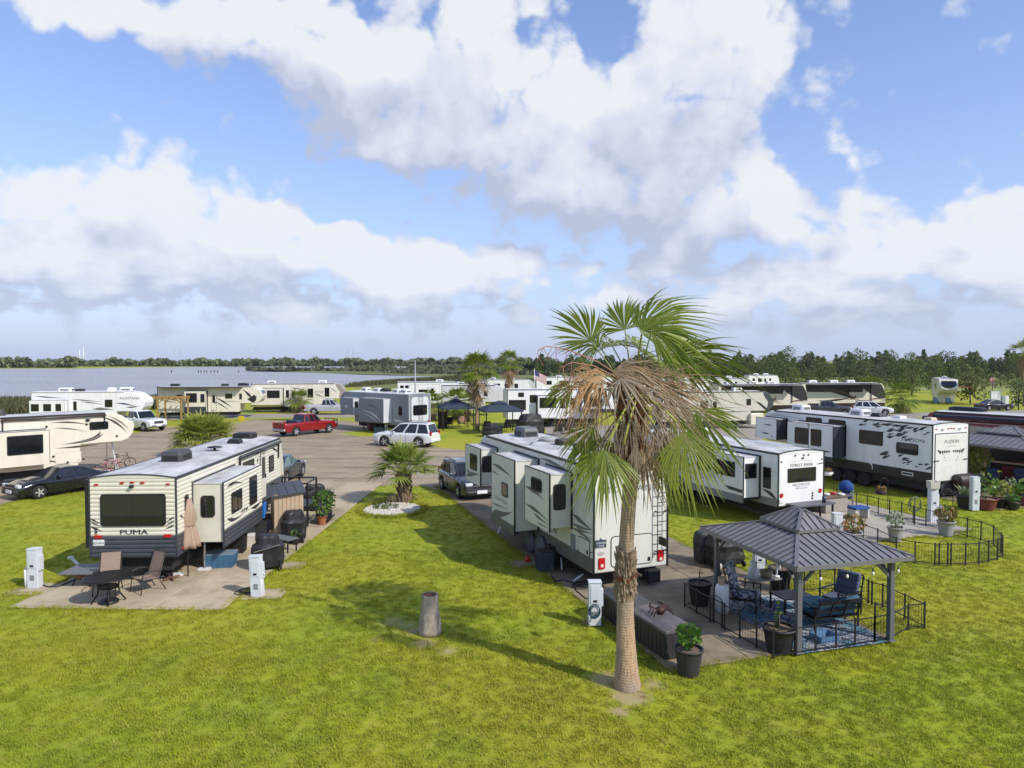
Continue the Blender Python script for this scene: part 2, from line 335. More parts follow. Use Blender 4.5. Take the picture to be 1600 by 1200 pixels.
# ---------------------------------------------------------------- ground
def node_mat(name):
    m = bpy.data.materials.new(name); m.use_nodes = True; MATS[name] = m
    nt = m.node_tree
    def N(t, **k):
        n = nt.nodes.new(t)
        for a, b in k.items(): setattr(n, a, b)
        return n
    return m, nt, nt.nodes['Principled BSDF'], N, nt.links.new
BARE = [(G(645, 986), .45, .75), (G(662, 1006), .5, .8), (G(615, 972), .7, .5), (G(640, 978), 1.0, .4), (G(950, 1062), .62, .9), (G(985, 1088), .62, 1.0), (G(968, 1112), .35, .8), (G(1020, 1070), .5, .6), (G(1495, 1030), .7, .3), (G(1505, 1018), .5, .3), (G(700, 1018), .45, .6), (G(585, 1000), .3, .5), (G(30, 925), .8, .5), (G(445, 885), .5, .5), (G(925, 972), .42, 1.0)]
def lawn_nodes(nt, N, L, b, blades):
    geo = N('ShaderNodeNewGeometry'); pos = geo.outputs['Position']
    def noise(sc, det=4, rough=.6, dist=0):
        n = N('ShaderNodeTexNoise'); n.inputs['Scale'].default_value = sc; n.inputs['Detail'].default_value = det; n.inputs['Roughness'].default_value = rough
        n.inputs['Distortion'].default_value = dist; L(pos, n.inputs['Vector']); return n.outputs['Fac']
    def rng(x, a, c, lo=0, hi=1):
        r = N('ShaderNodeMapRange'); r.inputs[1].default_value = a; r.inputs[2].default_value = c; r.inputs[3].default_value = lo; r.inputs[4].default_value = hi; L(x, r.inputs[0]); return r.outputs[0]
    def mix(f, c1, c2):
        x = N('ShaderNodeMix', data_type='RGBA')
        if isinstance(f, float): x.inputs[0].default_value = f
        else: L(f, x.inputs[0])
        for i, c in ((6, c1), (7, c2)):
            if isinstance(c, tuple): x.inputs[i].default_value = (*c, 1)
            else: L(c, x.inputs[i])
        return x.outputs[2]
    c = mix(rng(noise(.55, 5), .36, .66), (.355, .39, .022), (.23, .285, .022))
    c = mix(rng(noise(.12, 3), .42, .62), c, (.385, .365, .03))
    c = mix(rng(noise(3.2, 5, .7), .52, .74, 0, .7), c, (.50, .44, .10))
    c = mix(rng(noise(1.7, 4, .65), .56, .72, 0, .5), c, (.19, .245, .022))
    if not blades:
        c = mix(rng(noise(38, 3, .7), .4, .66, 0, .5), c, (.145, .18, .015))
    else:
        oi = N('ShaderNodeObjectInfo'); c = mix(rng(oi.outputs['Random'], 0, 1, 0, .45), c, (.42, .43, .09))
    # straw-coloured bare spots round the stump, the palm and the posts
    wob = N('ShaderNodeTexNoise'); wob.inputs['Scale'].default_value = 7; wob.inputs['Detail'].default_value = 5; wob.inputs['Roughness'].default_value = .7; L(pos, wob.inputs['Vector'])
    acc = None
    for p, r, wt in BARE:
        d = N('ShaderNodeVectorMath', operation='DISTANCE'); L(pos, d.inputs[0]); d.inputs[1].default_value = (p.x, p.y, 0)
        s = N('ShaderNodeMath', operation='MULTIPLY_ADD'); L(d.outputs['Value'], s.inputs[0]); s.inputs[1].default_value = -1.0/r; s.inputs[2].default_value = 1.0
        q = N('ShaderNodeMath', operation='MULTIPLY'); L(s.outputs[0], q.inputs[0]); q.inputs[1].default_value = wt
        if acc is None: acc = q.outputs[0]
        else:
            mx = N('ShaderNodeMath', operation='MAXIMUM'); L(acc, mx.inputs[0]); L(q.outputs[0], mx.inputs[1]); acc = mx.outputs[0]
    ad = N('ShaderNodeMath', operation='ADD'); L(acc, ad.inputs[0]); L(wob.outputs['Fac'], ad.inputs[1])
    c = mix(rng(ad.outputs[0], .70, 1.12, 0, .85), c, (.40, .31, .17))
    L(c, b.inputs['Base Color']); b.inputs['Roughness'].default_value = .75; b.inputs['Specular IOR Level'].default_value = .15
    return noise, rng
m, nt, b, N, L = node_mat('lawn')
noise, rng = lawn_nodes(nt, N, L, b, False)
bp = N('ShaderNodeBump'); bp.inputs['Strength'].default_value = .5; bp.inputs['Distance'].default_value = .06; L(noise(26, 4, .7), bp.inputs['Height']); L(bp.outputs[0], b.inputs['Normal'])
LAWN = m
m, nt, b, N, L = node_mat('grass_blade'); lawn_nodes(nt, N, L, b, True)
t_ = N('ShaderNodeBsdfTranslucent'); x_ = N('ShaderNodeMixShader'); x_.inputs[0].default_value = .35
for lk in b.inputs['Base Color'].links: L(lk.from_socket, t_.inputs['Color'])
L(b.outputs[0], x_.inputs[1]); L(t_.outputs[0], x_.inputs[2]); L(x_.outputs[0], nt.nodes['Material Output'].inputs['Surface'])
BLADE = m
def concrete(name, c1, c2, c3, streak=(1, 1, 1), stain=.5, rz=0):
    m, nt, b, N, L = node_mat(name)
    geo = N('ShaderNodeNewGeometry'); mp = N('ShaderNodeMapping'); mp.inputs['Rotation'].default_value = (0, 0, rz); mp.inputs['Scale'].default_value = streak; L(geo.outputs['Position'], mp.inputs[0])
    def noise(vec, sc, det, ro): n = N('ShaderNodeTexNoise'); n.inputs['Scale'].default_value = sc; n.inputs['Detail'].default_value = det; n.inputs['Roughness'].default_value = ro; L(vec, n.inputs['Vector']); return n.outputs['Fac']
    def mix(f, lo, hi, amt, a, c):
        r = N('ShaderNodeMapRange'); r.inputs[1].default_value = lo; r.inputs[2].default_value = hi; r.inputs[4].default_value = amt; L(f, r.inputs[0])
        x = N('ShaderNodeMix', data_type='RGBA'); L(r.outputs[0], x.inputs[0])
        for i, q in ((6, a), (7, c)):
            if isinstance(q, tuple): x.inputs[i].default_value = (*q, 1)
            else: L(q, x.inputs[i])
        return x.outputs[2]
    p = geo.outputs['Position']
    c = mix(noise(p, .5, 6, .65), .35, .68, 1, c1, c2)
    c = mix(noise(mp.outputs[0], .55, 6, .68), .50, .74, stain, c, c3)
    c = mix(noise(p, 2.7, 5, .7), .5, .8, .45, c, c3)
    c = mix(noise(p, 60, 2, .6), .35, .7, .25, c, c3)
    if name == 'lot_concrete':                        # worn wheel tracks and sawn joints
        m2 = N('ShaderNodeMapping'); m2.inputs['Rotation'].default_value = (0, 0, radians(-14)); m2.inputs['Scale'].default_value = (.07, 1.1, 1); L(p, m2.inputs[0])
        c = mix(noise(m2.outputs[0], 1.0, 4, .55), .52, .66, .55, c, c3)
        m3 = N('ShaderNodeMapping'); m3.inputs['Rotation'].default_value = (0, 0, radians(12)); L(p, m3.inputs[0])
        bk = N('ShaderNodeTexBrick'); bk.offset = 0; bk.inputs['Scale'].default_value = 1; bk.inputs['Brick Width'].default_value = 6; bk.inputs['Row Height'].default_value = 4.5; bk.inputs['Mortar Size'].default_value = .035; L(m3.outputs[0], bk.inputs['Vector'])
        c = mix(bk.outputs['Fac'], .2, .9, .6, c, c3)
    L(c, b.inputs['Base Color']); b.inputs['Roughness'].default_value = .8; b.inputs['Specular IOR Level'].default_value = .25
    bp = N('ShaderNodeBump'); bp.inputs['Strength'].default_value = .25; bp.inputs['Distance'].default_value = .01; L(noise(p, 70, 3, .6), bp.inputs['Height']); L(bp.outputs[0], b.inputs['Normal'])
    return m
LOT = concrete('lot_concrete', (.42, .335, .23), (.31, .245, .165), (.135, .105, .07), (.32, 1.5, 1), .85, radians(12))
PADL = concrete('pad_concrete_pale', (.53, .44, .30), (.40, .33, .22), (.15, .12, .08), (1, .5, 1), .6)
PADD = concrete('pad_concrete_stained', (.34, .275, .19), (.21, .17, .115), (.06, .048, .036), (.6, 1.1, 1), .9, radians(-20))
PADP = concrete('pad_concrete_fresh', (.46, .41, .34), (.38, .34, .28), (.24, .21, .17), (1, 1, 1), .4)
JOINT = P('joint_dirt', (.09, .08, .055), .95, var=.4)
SOIL = P('bare_soil', (.20, .15, .10), .95, var=.45, vs=6, bump=.5)

def sheet(name, pts, z, mat, kind='structure'):
    'a flat polygon of ground, cut into triangles'
    bm = bmesh.new(); vs = [bm.verts.new((p[0], p[1], z)) for p in pts]; bm.faces.new(vs)
    bmesh.ops.triangulate(bm, faces=bm.faces[:])
    for f in bm.faces:
        if f.normal.z < 0: f.normal_flip()
    me = bpy.data.meshes.new(name); bm.to_mesh(me); bm.free(); me.materials.append(mat)
    o = bpy.data.objects.new(name, me); COL.objects.link(o); o['kind'] = kind; return o
R_ = 9000
gm = MB(); gm.add([(-R_, -300, 0), (R_, -300, 0), (R_, R_, 0), (-R_, R_, 0)], [(0, 1, 2, 3)])
gr = gm.build('ground', LAWN, kind='structure')
# the concrete lot where the pads come together
lot_px = [(-420, 850), (0, 790), (60, 776), (132, 768), (240, 772), (420, 790), (505, 812), (545, 778), (575, 761), (610, 758), (660, 761), (693, 770), (770, 800), (900, 840), (1010, 790),
          (860, 720), (760, 706), (725, 703), (690, 700), (648, 692), (610, 682), (560, 682), (532, 677), (600, 668), (560, 660), (520, 656), (470, 658), (395, 655), (376, 660), (330, 664), (250, 668), (150, 690), (60, 720), (-100, 745), (-420, 790)]
LOTP = [G(*p).xy for p in lot_px]
sheet('concrete_lot', LOTP, .006, LOT)
far_road = [G(*p).xy for p in [(250, 657), (250, 651), (400, 647), (560, 645), (700, 643), (700, 650), (560, 652), (400, 653)]]
sheet('gravel_drive', far_road, .006, concrete('drive_gravel', (.36, .32, .27), (.30, .27, .22), (.2, .17, .14)))
sheet('access_road', [G(*p).xy for p in [(850, 664), (1000, 664), (1250, 655), (1430, 645), (1640, 640), (1640, 652), (1440, 652), (1260, 668), (1180, 690), (960, 694), (860, 694)]], .006, MATS['drive_gravel'])
# water and marsh
m, nt, b, N, L = node_mat('lagoon_water'); WATER = m
b.inputs['Base Color'].default_value = (.10, .115, .14, 1); b.inputs['Roughness'].default_value = .22; b.inputs['IOR'].default_value = 1.33
geo = N('ShaderNodeNewGeometry'); mp = N('ShaderNodeMapping'); mp.inputs['Scale'].default_value = (.25, .6, 1); L(geo.outputs['Position'], mp.inputs[0])
n1 = N('ShaderNodeTexNoise'); n1.inputs['Scale'].default_value = .9; n1.inputs['Detail'].default_value = 5; n1.inputs['Roughness'].default_value = .7; L(mp.outputs[0], n1.inputs['Vector'])
bp = N('ShaderNodeBump'); bp.inputs['Strength'].default_value = 1.0; bp.inputs['Distance'].default_value = .45; L(n1.outputs['Fac'], bp.inputs['Height']); L(bp.outputs[0], b.inputs['Normal'])
n2 = N('ShaderNodeTexNoise'); n2.inputs['Scale'].default_value = .05; n2.inputs['Detail'].default_value = 6; L(mp.outputs[0], n2.inputs['Vector'])
r2 = N('ShaderNodeMapRange'); r2.inputs[1].default_value = .35; r2.inputs[2].default_value = .7; L(n2.outputs['Fac'], r2.inputs[0])
x2 = N('ShaderNodeMix', data_type='RGBA'); x2.inputs[6].default_value = (.26, .26, .275, 1); x2.inputs[7].default_value = (.17, .175, .195, 1); L(r2.outputs[0], x2.inputs[0]); L(x2.outputs[2], b.inputs['Base Color'])
water_px = [(-700, 640), (0, 632), (215, 627), (300, 621), (420, 612), (535, 602.5), (550, 599), (575, 595.5), (610, 592.5), (667, 590), (720, 589), (685, 588), (610, 586.8), (560, 585.5), (510, 583.2), (435, 581.2),
            (395, 580.6), (380, 579.8), (410, 578.6), (485, 579), (535, 575.6), (555, 573), (572, 571.8), (525, 570.5), (435, 571.3), (360, 572.5), (182, 574.6), (120, 576), (0, 576), (-700, 577)]
sheet('lagoon_water', [G(*p).xy for p in water_px], .02, WATER)
MARSH = P('marsh_ground', (.09, .12, .025), .9, var=.5, vs=.03, coord='Object', col2=(.16, .17, .04), det=8)
FIELD = P('far_field', (.22, .25, .05), .9, vs=.02, col2=(.15, .19, .035), det=6)
sheet('marsh', [G(*p).xy for p in [(380, 580), (410, 578), (485, 578.4), (545, 574.5), (590, 572), (900, 571), (1150, 575), (1150, 602), (900, 606), (700, 606), (560, 606), (535, 603), (610, 593), (690, 590), (690, 587.5), (560, 585), (435, 581)]], .012, MARSH)
sheet('far_field', [G(*p).xy for p in [(1100, 602), (1500, 612), (2100, 612), (2100, 590), (1500, 586), (1100, 586)]], .017, FIELD)
sheet('near_bank', [G(*p).xy for p in [(-700, 641), (0, 633), (215, 628), (300, 622), (420, 613), (535, 603), (535, 612), (420, 625), (250, 638), (0, 652), (-700, 668)]], .009, MARSH)

# ---- concrete pads: slabs laid with open joints
def pad(name, mat, corner, yaw, wid, length, nx, ny, gap=.014):
    'corner = front left corner; the pad runs back from the camera along yaw'
    root = MB(); root.add([(0, 0, .009), (wid, 0, .009), (wid, length, .009), (0, length, .009)], [(0, 1, 2, 3)])
    o = root.build(name, JOINT, loc=(corner[0], corner[1], 0), rz=yaw, kind='structure')
    dx, dy = wid/nx, length/ny
    sl = MB(); sl.box(0, dx-gap, 0, dy-gap, .0, .05)
    first = None
    for i in range(nx):
        for j in range(ny):
            if first is None: first = s = sl.build('slab', mat, o, bevel=.012, seg=1)
            else: s = first.copy(); COL.objects.link(s); s.parent = o
            s.location = (i*dx+gap/2, j*dy+gap/2, .002*((i*3+j*5) % 3))
    return o
YA, YB, YD, YE = radians(2.5), radians(20), radians(22.5), radians(22)
padA_c = G(14, 951)
PADS = []      # (corner, yaw, w, l)
def addpad(name, mat, c, yaw, w, l, nx, ny): PADS.append((V((c[0], c[1])), yaw, w, l)); return pad(name, mat, c, yaw, w, l, nx, ny)
pa = addpad('concrete_pad', PADL, padA_c, radians(-2), (G(352, 951)-padA_c).length, 20.0, 3, 8)
pb = addpad('concrete_pad', PADD, (3.45, 15.15), radians(18.4), 6.15, 24.0, 3, 10)
pd = addpad('concrete_pad', PADP, (12.75, 25.9), radians(20.5), 6.2, 21.0, 2, 6)
pe = addpad('concrete_pad', PADD, (22.2, 31.8), radians(21), 7.5, 22.0, 2, 6)
# short side walks by the service posts
def slab(px, py, w, l, yaw, mat, h=.042):
    c = G(px, py); m_ = MB(); m_.box(-w/2, w/2, -l/2, l/2, 0, h); o = m_.build('walk_slab', mat, loc=(c.x, c.y, 0), rz=yaw, bevel=.012, kind='structure'); PADS.append((V((c.x-cos(yaw)*w/2+sin(yaw)*l/2, c.y-sin(yaw)*w/2-cos(yaw)*l/2)), yaw, w, l))
slab(75, 921, 1.7, 1.1, 0, PADL); slab(412, 929, 1.2, .9, .1, PADL); slab(452, 884, 1.0, .8, 0, PADL)
slab(1030+430, 833, 1.6, 1.2, YD, PADP); slab(822, 881, 1.1, .8, YB, PADD); slab(832, 862, .9, .6, YB, PADD)

# ---- lawn blades: many short tufts on the grass near the camera
def inside_pad(x, y, e=.02):
    r = np.zeros_like(x, dtype=bool)
    for c, yaw, w, l in PADS:
        dx, dy = x-c.x, y-c.y; u = dx*cos(yaw)+dy*sin(yaw); v = -dx*sin(yaw)+dy*cos(yaw)
        r |= (u > -e) & (u < w+e) & (v > -e) & (v < l+e)
    return r
def inpoly(x, y, P_):
    r = np.zeros_like(x, dtype=bool); n = len(P_)
    for i in range(n):
        (x0, y0), (x1, y1) = P_[i], P_[(i+1) % n]
        if y0 == y1: continue
        r ^= ((y0 > y) != (y1 > y)) & (x < (x1-x0)*(y-y0)/(y1-y0)+x0)
    return r
BED = G(613, 797)
def lawn_points():
    out = []
    for d0, d1, dens in ((10.6, 17, 75), (17, 25, 42), (25, 36, 20), (36, 50, 8)):
        w = .80*d1; n = int(2*w*(d1-d0)*dens); x = np.random.uniform(-w, w, n); y = np.random.uniform(d0, d1, n)
        k = (np.abs(x) < .80*y+.5) & ~inside_pad(x, y) & ~inpoly(x, y, LOTP) & (np.hypot((x-BED.x), (y-BED.y)*.9) > 1.55)
        for p, r, wt in BARE[:11]: k &= ~((np.hypot(x-p.x, y-p.y) < r*.75*wt) & (np.random.rand(n) < .8))
        out.append(np.stack([x[k], y[k], np.zeros(k.sum())], 1))
    # ragged grass creeping over the rims of the pads and the lot
    edges = []
    for c, yaw, w, l in PADS:
        q = [(0, 0), (w, 0), (w, l), (0, l)]; q = [(c.x+u*cos(yaw)-v*sin(yaw), c.y+u*sin(yaw)+v*cos(yaw)) for u, v in q]; edges += [(q[i], q[(i+1) % 4]) for i in range(4)]
    edges += [(LOTP[i], LOTP[(i+1) % len(LOTP)]) for i in range(len(LOTP))]
    for a, b_ in edges:
        ln = hypot(b_[0]-a[0], b_[1]-a[1]); n = int(ln*(30 if min(a[1], b_[1]) < 30 else 14)); t = np.random.rand(n); wob = .10*np.sin(t*ln*1.7)+.06*np.sin(t*ln*5.1)
        nx, ny = -(b_[1]-a[1])/ln, (b_[0]-a[0])/ln; o = np.random.normal(0, .07, n)+wob*.6; x, y = a[0]+(b_[0]-a[0])*t+nx*o, a[1]+(b_[1]-a[1])*t+ny*o
        k = ~inside_pad(x, y, -.16) & ((y < 45) & (np.abs(x) < .85*y)) & ~inpoly(x+0*x, y, [(-11.5, 21.5), (-8, 21.5), (-6.5, 42), (-11.5, 42)]); k &= np.array([not any(abs(v_) < 0 for v_ in ())]*n); out.append(np.stack([x[k], y[k], np.full(k.sum(), .02)], 1))
    return np.concatenate(out)
def tuft_object(name, nb, rad, h0, h1, w, mat, lean=.5):
    vs, fs = [], []
    for i in range(nb):
        a = random.uniform(0, 2*pi); r = rad*sqrt(random.random()); x, y = r*cos(a), r*sin(a); h = random.uniform(h0, h1); t = random.uniform(0, 2*pi); ww = w*random.uniform(.7, 1.2)
        lx, ly = cos(t)*h*random.uniform(.1, lean), sin(t)*h*random.uniform(.1, lean); px, py = -sin(t)*ww/2, cos(t)*ww/2; o = len(vs)
        vs += [(x-px, y-py, 0), (x+px, y+py, 0), (x+lx*.4+px*.8, y+ly*.4+py*.8, h*.6), (x+lx*.4-px*.8, y+ly*.4-py*.8, h*.6), (x+lx, y+ly, h)]
        fs += [(o, o+1, o+2, o+3), (o+3, o+2, o+4)]
    me = bpy.data.meshes.new(name); me.from_pydata(vs, [], fs); me.materials.append(mat); return me
def scatter(name, pts, mesh, smin, smax, kind='stuff', tilt=.15):
    'one object whose geometry nodes set a copy of the tuft on every point'
    me = bpy.data.meshes.new(name); me.vertices.add(len(pts)); me.vertices.foreach_set('co', np.asarray(pts, dtype=np.float32).reshape(-1)); me.update()
    o = bpy.data.objects.new(name, me); COL.objects.link(o); o['kind'] = kind
    g = bpy.data.node_groups.new(name, 'GeometryNodeTree'); g.interface.new_socket('Geometry', in_out='INPUT', socket_type='NodeSocketGeometry'); g.interface.new_socket('Geometry', in_out='OUTPUT', socket_type='NodeSocketGeometry')
    gi, go = g.nodes.new('NodeGroupInput'), g.nodes.new('NodeGroupOutput')
    src = bpy.data.objects.new(name + '_tuft', mesh)
    oi = g.nodes.new('GeometryNodeObjectInfo'); oi.inputs['Object'].default_value = src; oi.inputs['As Instance'].default_value = True
    ip = g.nodes.new('GeometryNodeInstanceOnPoints'); rv = g.nodes.new('FunctionNodeRandomValue'); rv.data_type = 'FLOAT_VECTOR'; rv.inputs[0].default_value = (-tilt, -tilt, 0); rv.inputs[1].default_value = (tilt, tilt, 2*pi)
    rs = g.nodes.new('FunctionNodeRandomValue'); rs.data_type = 'FLOAT'; rs.inputs[2].default_value = smin; rs.inputs[3].default_value = smax
    mp_ = g.nodes.new('GeometryNodeMeshToPoints')
    g.links.new(gi.outputs[0], mp_.inputs[0]); g.links.new(mp_.outputs[0], ip.inputs['Points']); g.links.new(oi.outputs['Geometry'], ip.inputs['Instance'])
    g.links.new(rv.outputs[0], ip.inputs['Rotation']); g.links.new(rs.outputs[1], ip.inputs['Scale']); g.links.new(ip.outputs[0], go.inputs[0])
    md = o.modifiers.new('scatter', 'NODES'); md.node_group = g
    return o
scatter('lawn_grass', lawn_points(), tuft_object('tuft', 26, .12, .025, .06, .011, BLADE, .9), .7, 1.35)
tag(bpy.data.objects['lawn_grass'], 'short yellow-green lawn grass between the concrete pads', 'grass')
# ---------------------------------------------------------------- recreational vehicles
def paint(name, col, var=.16): return P(name, col, .32, var=var, vs=1.1, det=7, coat=.15, stretch=(2.2, 2.2, .45), lo=.45, hi=.8, bump=.04, bs=2.5)
CREAM = paint('cream_paint', (.70, .655, .54)); PALE = paint('pale_paint', (.66, .655, .585)); RVW = paint('white_gelcoat', (.76, .765, .765))
CHAR = P('charcoal_paint', (.045, .052, .062), .45, var=.2); DGREY = P('dark_graphic', (.04, .04, .042), .4); MGREY = P('grey_graphic', (.17, .165, .15), .45); LGREY = P('light_graphic', (.38, .38, .37), .45)
OLIVE = P('olive_grey_paint', (.13, .135, .115), .45, var=.15); SLATE = paint('slate_paint', (.20, .225, .26)); ALU = P('aluminium_trim', (.55, .55, .55), .4, metal=.5)
SHADE = P('window_blind', (.05, .052, .048), .5)
def faces(W, L, x=None):
    h = W/2
    return dict(L=Face((-h, 0, 0), (0, -1, 0), (0, 0, 1), -1), R=Face((h, 0, 0), (0, 1, 0), (0, 0, 1), 1), B=Face((0, 0, 0), (1, 0, 0), (0, 0, 1)), F=Face((0, L, 0), (-1, 0, 0), (0, 0, 1)))
def ab(F, y0, y1):
    a, b = F.sy*y0, F.sy*y1
    return (a, b) if a < b else (b, a)
def window(par, F, y0, y1, b0, b1, r=.07, mull=(), hm=(), sub=False, off=.0, fr=.05, name='window', frame=None, glass=None):
    a0, a1 = ab(F, y0, y1) if F.sy in (1, -1) else (y0, y1)
    frame = frame or BLACK; glass = glass or GLASS
    f = MB(); f.prism(rrect(a0, a1, b0, b1, r), F, off-.004, off+.022)
    p = MB(); p.prism(rrect(a0+fr, a1-fr, b0+fr, b1-fr, r*.7), F, off+.004, off+.027)
    for mm in mull:
        am = F.sy*mm; q = [(am-.018, b0+fr), (am+.018, b0+fr), (am+.018, b1-fr), (am-.018, b1-fr)]; f.prism(q, F, off+.01, off+.033)
    for z in hm: f.prism([(a0+fr, z-.016), (a1-fr, z-.016), (a1-fr, z+.016), (a0+fr, z+.016)], F, off+.01, off+.033)
    if sub:
        o = len(f.v); f.v += p.v; f.f += [[i+o for i in q] for q in p.f]; f.m += [1]*len(p.f); f.s += p.s
        return f.build(name, [frame, glass], par)
    w = f.build(name, frame, par); p.build('pane', glass, w); return w
def hatch(par, F, y0, y1, b0, b1, mat=None, r=.05, rim=None, name='hatch', handle=True):
    a0, a1 = ab(F, y0, y1); f = MB(); f.prism(rrect(a0, a1, b0, b1, r), F, -.004, .012); f.prism(rrect(a0+.025, a1-.025, b0+.025, b1-.025, r*.8), F, 0, .018, m=1)
    if handle: f.prism(rrect(a1-.17, a1-.08, b0+.08, b0+.2, .02), F, 0, .032, m=0)
    return f.build(name, [rim or BLACK, mat or RVW], par)
def door(par, F, y0, y1, b0, b1, mat, sub=False):
    a0, a1 = ab(F, y0, y1); d = MB(); d.prism(rrect(a0, a1, b0, b1, .06), F, -.004, .022, m=1); d.prism(rrect(a0+.03, a1-.03, b0+.03, b1-.03, .05), F, 0, .03)
    o = d.build('door', [mat, BLACK], par)
    w = MB(); w.prism(rrect(a0+.14, a1-.14, b0+(b1-b0)*.45, b1-.16, .06), F, .0, .036); w.build('door_window', GLASS, o)
    h = MB(); h.prism(rrect(a1-.13, a1-.05, b0+.8, b0+1.0, .02), F, .0, .05); h.build('handle', BLACK, o)
    return o
def wheel(par, x, y, r=.36, w=.22, side=1, rim=None, spokes=0, covered=False):
    t = MB(); t.lathe([(r*.62, -w/2), (r*.9, -w/2), (r, -w*.32), (r, w*.32), (r*.9, w/2), (r*.62, w/2)], 20, (x, y, r), 'x'); 
    if covered: t.lathe([(0.001, -w/2-.02), (r*1.03, -w/2-.02), (r*1.05, w/2), (.001, w/2+.02)], 20, (x, y, r), 'x')
    o = t.build('wheel', COVER if covered else TYRE, par)
    if not covered:
        q = MB(); sx = side*w/2
        if spokes:
            q.lathe([(r*.55, sx*.2), (r*.66, sx*.98), (r*.62, sx*1.0), (r*.55, sx*.9)], 20, (x, y, r), 'x')
            for k in range(spokes):
                a = 2*pi*k/spokes; q.bar((x+sx*.85, y, r), (x+sx*.85, y+cos(a)*r*.62, r+sin(a)*r*.62), .07*r/.36, .04, up=(1, 0, 0))
            q.lathe([(.001, sx*.4), (r*.6, sx*.4)], 16, (x, y, r), 'x', m=1)
        else:
            q.lathe([(r*.62, sx*.95), (r*.55, sx*.7), (r*.3, sx*.75), (r*.22, sx*.98), (.001, sx*1.0)], 18, (x, y, r), 'x')
        q.build('rim', [rim or ALU, BLACK], o)
    return o
COVER = P('wheel_cover_vinyl', (.10, .11, .13), .6)
def roof_ac(par, y, z, mat, x=0, w=.68, l=1.0, h=.30, grille=False):
    m_ = MB(); n = 8
    def ring(zz, kx, ky): return [(x + w/2*kx*a, y + l/2*ky*b, zz) for a, b in ((-1, -.8), (-.8, -1), (.8, -1), (1, -.8), (1, .8), (.8, 1), (-.8, 1), (-1, .8))]
    v = ring(z-.03, 1, 1)+ring(z+h*.7, .97, .97)+ring(z+h, .8, .84)
    f = [(i, (i+1) % n, (i+1) % n+n, i+n) for i in range(n)]+[(i+n, (i+1) % n+n, (i+1) % n+2*n, i+2*n) for i in range(n)]+[tuple(range(2*n, 3*n))]
    m_.add(v, f)
    o = m_.build('air_conditioner', mat, par, bevel=.02)
    g = MB()
    for k in range(5):
        zz = z+.05+k*.035
        g.box(x-w*.34, x+w*.34, y-l/2*1.0-.004, y-l/2+.02, zz, zz+.018); g.box(x-w*.34, x+w*.34, y+l/2-.02, y+l/2*1.0+.004, zz, zz+.018)
        for sx in (-1, 1): g.box(*(sorted((x+sx*(w/2-.02), x+sx*(w/2+.004)))), y-l*.3, y+l*.3, zz, zz+.018)
    g.build('grille', BLACK if grille else CHASSIS, o); return o
def roof_vent(par, x, y, z, mat=None, s=.38, h=.14):
    m_ = MB(); m_.box(x-s/2, x+s/2, y-s/2, y+s/2, z-.03, z+.06); m_.add([(x-s*.5, y-s*.5, z+.07), (x+s*.5, y-s*.5, z+.07), (x+s*.5, y+s*.5, z+.07), (x-s*.5, y+s*.5, z+.07), (x-s*.38, y-s*.38, z+h), (x+s*.38, y-s*.38, z+h), (x+s*.38, y+s*.38, z+h), (x-s*.38, y+s*.38, z+h)], [(4, 5, 6, 7), (0, 1, 5, 4), (1, 2, 6, 5), (2, 3, 7, 6), (3, 0, 4, 7)])
    return m_.build('roof_vent', mat or RVW, par)
def prof_fifth(L, z0, z1, zg=1.72, neck=2.5, nose=1.0):
    return [(0, z0), (L-neck-.15, z0), (L-neck, zg), (L-.75, zg), (L-.35, zg+.14), (L-.1, zg+.45), (L, zg+.85), (L-.06, zg+1.2), (L-.22*nose, z1-.55), (L-.55*nose, z1-.2), (L-.95*nose, z1-.03), (L-1.3*nose, z1), (0, z1)]
def prof_travel(L, z0, z1):
    return [(0, z0), (L-.05, z0), (L, z0+.5), (L-.03, z0+1.2), (L-.25, z1-.5), (L-.5, z1-.1), (L-.7, z1), (0, z1)]
def prof_moto(L, z0, z1):
    return [(0, z0), (L-.1, z0), (L, z0+.25), (L+.02, z0+1.1), (L-.12, z1-1.1), (L-.32, z1-.4), (L-.6, z1-.08), (L-.9, z1), (.12, z1), (0, z1-.15)]
